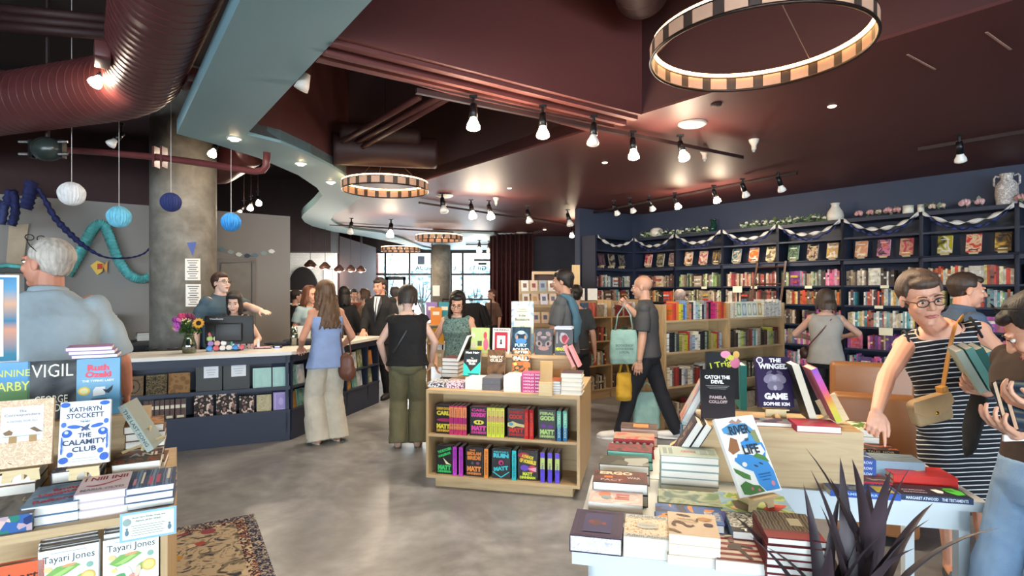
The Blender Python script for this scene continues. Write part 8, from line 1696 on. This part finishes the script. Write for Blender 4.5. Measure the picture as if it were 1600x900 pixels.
# 12 man in grey tee with blue jumper over the shoulder
p = P(880,455,6.15)
r12 = person('dark-haired man in grey tee with a blue jumper over his shoulder', (p.x,p.y), (-.88,.30), H=1.83, male=True, near=1, head=(R(4),R(6),0), skin=SKINT, hands={1:V((.20,-.26,1.02)),-1:V((-.22,-.20,1.0))}, hair=dict(len=.15,face=56,vol=1.05,fringe=.015,wave=.008,n=70), hairc='1c1614',
   top=dict(m=SPLIT('4f5357'),sleeve=.42,sr=.022,drop=.06,inf=.016,name='tee_shirt'), bottom=dict(t='trousers',m=SPLIT('1a1c22')), shoes=dict(m=BLACK))
q = MB(); a = r12['sh'][1]; q.tube([a+V((-.12,-.06,.03)),a+V((-.05,.02,.07)),a+V((-.03,.10,.02)),a+V((-.04,.15,-.14)),a+V((-.05,.16,-.32)),a+V((-.03,.15,-.44))],[.03,.045,.05,.05,.055,.03],12,flat=.6); q.tube([a+V((-.10,.04,.06)),a+V((-.12,.13,-.02)),a+V((-.13,.165,-.2)),a+V((-.12,.16,-.36))],[.04,.045,.045,.03],12,flat=.6)
o = q.build('jumper_over_shoulder', SPLIT('3f6478'), r12['t']); remesh(o,.009,4,.02)
# 13 bald man with bags
p = G(1008,686)
r13 = person('bald man in charcoal tee and navy trousers walking with tote bags', (p.x,p.y), (-.93,.30), H=1.76, male=True, near=1, lean=.05, head=(R(-6),R(4),0), skin=mat('b68c75',.5,var=.06,scale=14), joints={('hand',-1): tuple(P(979,478,5.96))}, hands={1:V((.235,-.04,.86))}, elbows={1:(.4,1,0),-1:(-.6,.6,-.5)}, curl=(.35,1.1), feet={1:(.08,-.30,0),-1:(-.08,.30,.01)},
   top=dict(m=SPLIT('3c3d40'),sleeve=.42,sr=.020,drop=.05,inf=.013,name='tee_shirt'), bottom=dict(t='trousers',m=SPLIT('161922'),r=(.098,.078,.066),hem=.06), shoes=dict(m=mat('d4d2ce',.6),sole=mat('e6e4e0',.6)))
def tote(label, p, w, h, d, colr, strap=None, logo=None, az=0.0):
    t = thing('tote_bag', label, 'bag', T(*p) @ Rz(az)); q = MB(); xa, ya = V((1,0,0)), V((0,1,0))
    ring_loft(q, [(V((0,0,-h)),xa,ya,w*.46,d*.8),(V((0,0,-h*.85)),xa,ya,w*.52,d*1.1),(V((0,0,-h*.4)),xa,ya,w*.5,d),(V((0,0,-.02)),xa,ya,w*.46,d*.5),(V((0,0,0)),xa,ya,w*.44,d*.35)], 28, 3)
    o = q.build('bag_body', SPLIT(colr), t); remesh(o,.008,3,.022)
    if strap:
        for y in (-.012,.012): q = MB(); q.tube([(-w*.3,y,-.01),(-w*.22,y,strap*.6),(0,y,strap),(w*.22,y,strap*.6),(w*.3,y,-.01)],.007,6,flat=1.0); q.build('handle', SPLIT(colr), t, True)
    if logo:
        q = MB()
        for i, s in enumerate(logo): q.text(s, T(0,-d*1.12-.012,-h*.45-.035*i) @ Rx(pi/2), w=w*.6 if len(s) > 6 else w*.35, bold=.03)
        q.build('printed_words', mat('5a7470',.8), t)
    return t
hw = r13['M'] @ r13['arm'][-1][2]
tote('mint canvas tote hanging at the bald man side', P(975,515,5.95), .30, .36, .05, '7fa29c', .26, ['BOOKSHOP','GOOD BOOKS','LOCAL'], -.1)
tote('mustard yellow bag below the mint tote', P(975,582,6.0), .17, .30, .05, 'c09a30', .12, None, .2)
tote('pale mint bag with black marks between the bald man legs', P(1010,612,6.15), .30, .40, .05, '86aaa4', .10, None, .1)
q = MB(); lw_ = r13['arm'][1]; 
q.tube([lw_[2].lerp(lw_[1],.06)+V((.026*cos(a),.026*sin(a),0)) for a in [2*pi*i/14 for i in range(14)]],.006,6,closed=True); onp(r13,'watch',q,mat('8a8c90',.3,metal=.7))
# 14 woman in grey tank
p = P(1290,455,6.3)
r14 = person('woman in pale grey tank top browsing the navy bookcase, back turned', (p.x,p.y), (.45,.9), H=1.60, near=1, head=(R(18),R(4),0), skin=SKIN, build=1.08, hands={-1:V((-.20,-.30,1.08)),1:V((.16,-.28,1.05))}, elbows={-1:(-1,.4,-.3),1:(1,.4,-.3)}, hair=dict(len=.24,face=52,vol=1.03,n=70,th=.013,wave=.006), hairc='43352c',
   top=dict(m=SPLIT('a8a6a0'),sleeve=0,inf=.016,drop=.06,name='tank_top'), bottom=dict(t='trousers',m=SPLIT('15171d'),r=(.100,.08,.07)), shoes=dict(m=BLACK))
q = MB(); nbp = r14['nb']; q.tube([nbp+V((-.07,-.02,.02)),nbp+V((-.05,.09,-.06)),nbp+V((.05,.135,-.2)),nbp+V((.16,.10,-.34)),nbp+V((.20,.02,-.42))],.007,6); onp(r14,'crossbody_strap',q,mat('5a2c34',.5))
q = MB(); c_ = nbp+V((.21,-.02,-.45)); q.ell(c_,(.05,.09,.07),14,10); onp(r14,'small_bag',q,mat('3a2420',.5))
# 15 woman in the striped dress
STR = stripes()
J = {'pelvis': (2.36,2.98,.91), 'neck': (2.075,2.74,1.422), 'head': tuple(P(1440,466,2.60)), 'headm': Rz(R(-40)) @ Rx(R(10)) @ Ry(R(-10)),
     ('hand',-1): tuple(P(1360,664,2.44)+V((.03,.02,.03))), ('hdir',-1): (-.25,-.35,-.80), ('palm',-1): (.15,.75,-.2),
     ('hand',1): tuple(P(1540,612,2.50)), ('hdir',1): (-.95,-.15,.28), ('palm',1): (.1,.6,.75), ('foot',1): (2.72,3.22,0), ('foot',-1): (2.47,3.15,0)}
J['headm'] = Rz(0) @ Rz(R(-14)) @ Rx(R(12)) @ Ry(R(-9))
r15 = person('woman in glasses and a navy striped dress holding books and pointing down', (2.4,3.0), (-.30,-.95), H=1.74, near=2, skin=mat('dca58c',.5,var=.05,scale=12,spec=.4), joints=J, elbows={1:(1,.15,-.55),-1:(-.9,.3,.1)}, point=-1, curl=(.75,.5), glasses='2a1c1a', face_detail=2, mouth='b8605c', build=1.03,
   hair=dict(len=.125,face=60,vol=1.03,fringe=.012,n=90,th=.010), hairc='4a372c', top=dict(m=STR,sleeve=0,inf=.014,f0=-.12,name='dress_bodice',fold=.010), bottom=dict(t='skirt',m=STR,hem=.50,f1=.2,flare=.10,fold=.016), shoes=dict(t='sandal',m=mat('4a5258',.5)))
nbp, sx_, sd_ = r15['nb'], r15['sx'], r15['sd']; ya = sd_.cross(sx_)
q = MB(); q.tube([nbp-sd_*.012+sx_*cos(a)*.082+ya*(sin(a)*.066)-sd_*(.030 if sin(a) < 0 else 0)*abs(sin(a)) for a in [2*pi*i/28 for i in range(28)]],.0085,8,closed=True,flat=1.5); onp(r15,'neckline_trim',q,SPLIT('12141f'))
q = MB()
for s_ in (1,-1): c_ = r15['sh'][s_]-sx_*s_*.012; q.tube([c_+sd_*cos(a)*.064+ya*sin(a)*.060-sx_*s_*(.012*abs(cos(a))) for a in [2*pi*i/24 for i in range(24)]],.006,8,closed=True)
onp(r15,'armhole_trim',q,SPLIT('12141f'))
wr, el_ = r15['arm'][1][2], r15['arm'][1][1]; dd = (wr-el_).normalized(); c_ = wr-dd*.02; ax1 = dd.orthogonal().normalized(); ax2 = dd.cross(ax1)
q = MB(); q.tube([c_+ax1*cos(a)*.029+ax2*sin(a)*.029 for a in [2*pi*i/20 for i in range(20)]],.008,8,closed=True,flat=.5,up=tuple(dd)); onp(r15,'watch_band',q,mat('5a6e80',.5))
fv = (r15['Mi'].to_3x3() @ V((-.2,-1,.1))).normalized(); fv = (fv-dd*fv.dot(dd)).normalized(); q = MB(); q.ell(c_+fv*.034,(.018,.018,.018),14,10); onp(r15,'watch_face',q,mat('20262e',.2))
# strap and bag (things carried)
STP = mat('c28a3e',.45,var=.06,scale=8); BGM = mat('a98e68',.5,var=.15,scale=14,bump=.001)
Mw = r15['M']; sL = Mw @ (nbp-sd_*.005+sx_*.095-ya*0+sd_*.018)
bagp = P(1453,640,2.50); t = thing('crossbody_bag', 'tan leather crossbody bag on an orange strap, worn over the striped dress', 'bag', T(bagp.x,bagp.y,bagp.z) @ Rz(R(6)) @ Ry(R(-14)))
Bi = t.matrix_basis.inverted()
q = MB(); pts = [Mw @ (nbp+sx_*.10-ya*.08-sd_*.02), Mw @ (nbp+sx_*.10+sd_*.034), ]
def wp(px, py, Y): return P(px, py, Y)
path = [Mw @ (nbp+sx_*.105+ya*.075-sd_*.10), Mw @ (nbp+sx_*.10+ya*.02+sd_*.022), wp(1493,506,2.645), wp(1488,525,2.585), wp(1481,560,2.575), wp(1474,600,2.585), wp(1467,638,2.565)]
q.tube([Bi @ V(p_) for p_ in path], [.019]*7, 8, flat=.18, up=tuple((Bi.to_3x3() @ V((0,1,0))))); q.build('strap', STP, t, True)
q = MB(); q.prism([(-.085,-.055),(.085,-.06),(.095,.045),(.07,.06),(-.07,.06),(-.095,.045)],-.028,.028,Mt=Rx(pi/2)); bv(q.build('bag_body', BGM, t), .014, 4)
q = MB(); q.prism([(-.092,.065),(.088,.065),(.098,.02),(.06,-.01),(.0,-.022),(-.06,-.012),(-.10,.02)],.027,.034,Mt=Rx(pi/2)); bv(q.build('flap', mat('b89468',.5,var=.12,scale=10), t), .003)
q = MB(); q.ell((0,-.037,-.008),(.008,.004,.008),12,8); q.build('clasp', mat('c8a040',.25,metal=1), t, True)
q = MB(); q.box((.078,0,.062),(.03,.04,.05)); bv(q.build('strap_tab', STP, t), .004)
# books in her arm
hc_ = P(1545,590,2.47); hb_ = [('d8dcd4','a8b0a0'),('c8dcd4','6a9a90'),('e0e0dc','3a6a62'),('5aa0b4','5aa0b4')]
for i, (c, c2) in enumerate(hb_):
    Mb = T(hc_.x-.055+.034*i, hc_.y+.012-.012*i, hc_.z+.012*(1 if i in (1,2) else 0)-.02) @ Rz(R(-42)) @ Rx(R(14)) @ Ry(R(-24)) @ T(0,0,-.035)
    book(Mb @ Rz(pi/2+R(20)), .14, .20, .030, c2, '%s hardcover held in the arm of the woman in stripes' % ['leftmost pale','second green-edged','third white and green','front turquoise'][i], art(['58a0b8','7fb8c8'],8,'noise',.35,i,1,'LINEAR') if i == 3 else None)
# black cardigan tied, hanging at her side
q = MB(); q.tube([P(1532,610,2.56),P(1526,640,2.57),P(1518,675,2.60),P(1514,700,2.62),P(1508,714,2.64)],[.045,.055,.052,.04,.012],12,flat=.35); tag(remesh(q.build('cardigan', SPLIT('141417')),.008,3,.01), 'black cardigan hanging at the hip of the woman in stripes', 'cardigan')
# 16 man in blue shirt
p = P(1508,455,4.15)
person('smiling man in a slate-blue shirt in profile, behind the woman in stripes', (p.x,p.y), (.95,-.25), H=1.72, male=True, near=1, head=(R(-8),R(6),0), skin=mat('d49a80',.55,var=.05,scale=14), hair=dict(len=.115,face=56,vol=1.0,fringe=.012,n=70,th=.010), hairc='3a2a22', face_detail=2, build=1.12,
   top=dict(m=SPLIT('4d6078'),sleeve=.6,sr=.022,collar=SPLIT('4d6078'),drop=.06,name='shirt'), bottom=dict(t='trousers',m=SPLIT('2a2c34')), shoes=dict(m=BLACK))
# 17 woman at the right edge
J = {'head': tuple(P(1622,514,2.02)), 'headm': Rz(R(-132)) @ Rx(R(36)), ('hand',-1): tuple(P(1563,678,1.86)+V((.05,0,0))), ('hdir',-1): (-.9,-.1,.45), ('palm',-1): (.2,0,1), ('hand',1): tuple(P(1622,640,1.8)), ('palm',1): (0,.2,1)}
r17 = person('dark-haired woman in brown top and light jeans at the right edge, holding books', (1.96,2.06), (-.95,-.12), H=1.66, near=2, skin=mat('d39c80',.5,var=.05,scale=12), joints=J, lean=.05, elbows={-1:(-.5,.6,-.6),1:(.5,.6,-.6)}, curl=(.6,.45), hair=dict(len=.17,face=56,vol=1.05,n=90,th=.012,fringe=.012,bun=(0,.12,0,.04)), hairc='1d1513',
   top=dict(m=SPLIT('37261e'),sleeve=.3,sr=.018,inf=.012,name='brown_top'), bottom=dict(t='trousers',m=mat('7f9dbd',.85,var=.22,scale=3.5,bump=.001,bscale=200),r=(.108,.105,.115),hem=.02,fold=.018,f1=.2), shoes=dict(m=mat('d8d6d2',.6)))
q = MB(); q.M = r17['Hm']
for s_ in (1,-1): q.tube([(s_*.034+.025*cos(a), -.055, .132+.016*sin(a)) for a in [2*pi*i/16 for i in range(16)]],.003,6,closed=True); q.tube([(s_*.058,-.055,.13),(s_*.088,0,.09),(s_*.09,.05,.05)],.003,6)
onp(r17,'glasses_on_head',q,BLACK)
q = MB(); pb_ = P(1590,685,1.86); q.box((0,0,0),(.085,.006,.022)); tag(q.build('name_badge', mat('d8d8d4',.5), None, False, T(pb_.x,pb_.y+.01,pb_.z) @ Rz(.1)), 'small white badge at the hem of the brown top', 'badge')
hb = P(1642,676,1.80); ONEDGE = Mx(((0,0,-1,0),(0,1,0,0),(1,0,0,0),(0,0,0,1)))
for i, c in enumerate(('2a3040','26343c')):
    book(T(hb.x+.03,hb.y+.036*i,hb.z) @ Rz(R(-12)) @ Rx(R(-26)) @ T(.12,0,.08) @ ONEDGE, .16, .24, .030, c, '%s dark landscape-covered book held by the woman at the right edge' % ['front','rear'][i], art(['232a34','3a4a58','6a6450','2a3442'],5,'wave',.3,2,1,'LINEAR'))
# ================================================================ camera, daylight, look
cam = bpy.data.cameras.new('camera'); co = bpy.data.objects.new('camera', cam); COL.objects.link(co)
cam.sensor_width = 36; cam.lens = 36*F_PX/1600; co.location = (0, 0, CAM_Z); co.rotation_euler = (pi/2, 0, 0); cam.shift_y = 5/1600; cam.clip_start = 0.05; cam.clip_end = 200
SC.camera = co
w = bpy.data.worlds.new('sky'); SC.world = w; w.use_nodes = True
bg = w.node_tree.nodes['Background']; bg.inputs[0].default_value = (0.86, 0.94, 1.0, 1); bg.inputs[1].default_value = 14.0
def area(x, y, z, sx, sy, rot, e, c=(0.86,0.93,1.0)):
    l = bpy.data.lights.new('daylight', 'AREA'); l.shape = 'RECTANGLE'; l.size = sx; l.size_y = sy; l.energy = e; l.color = c
    o = bpy.data.objects.new('daylight', l); COL.objects.link(o); o.location = (x,y,z); o.rotation_euler = rot; return o
area(-4.1, -8.15, 1.7, 7.2, 2.6, (R(90),0,0), 790)
area(4.7, -8.15, 1.7, 8.4, 2.6, (R(90),0,0), 910)
area(-4.0, 20.5, 1.7, 2.4, 2.8, (R(-90),0,0), 260)
area(-1.45, 20.5, 1.7, 1.5, 2.8, (R(-90),0,0), 180)
SC.view_settings.view_transform = 'Standard'; SC.view_settings.look = 'None'; SC.view_settings.gamma = 1; SC.view_settings.use_curve_mapping = False
SC.view_settings.exposure = 0.0
SC.cycles.use_denoising = True
SC.cycles.max_bounces = 6; SC.cycles.diffuse_bounces = 4; SC.cycles.glossy_bounces = 3; SC.cycles.transparent_max_bounces = 8; SC.cycles.caustics_reflective = False; SC.cycles.caustics_refractive = False
SC.cycles.sample_clamp_indirect = 6
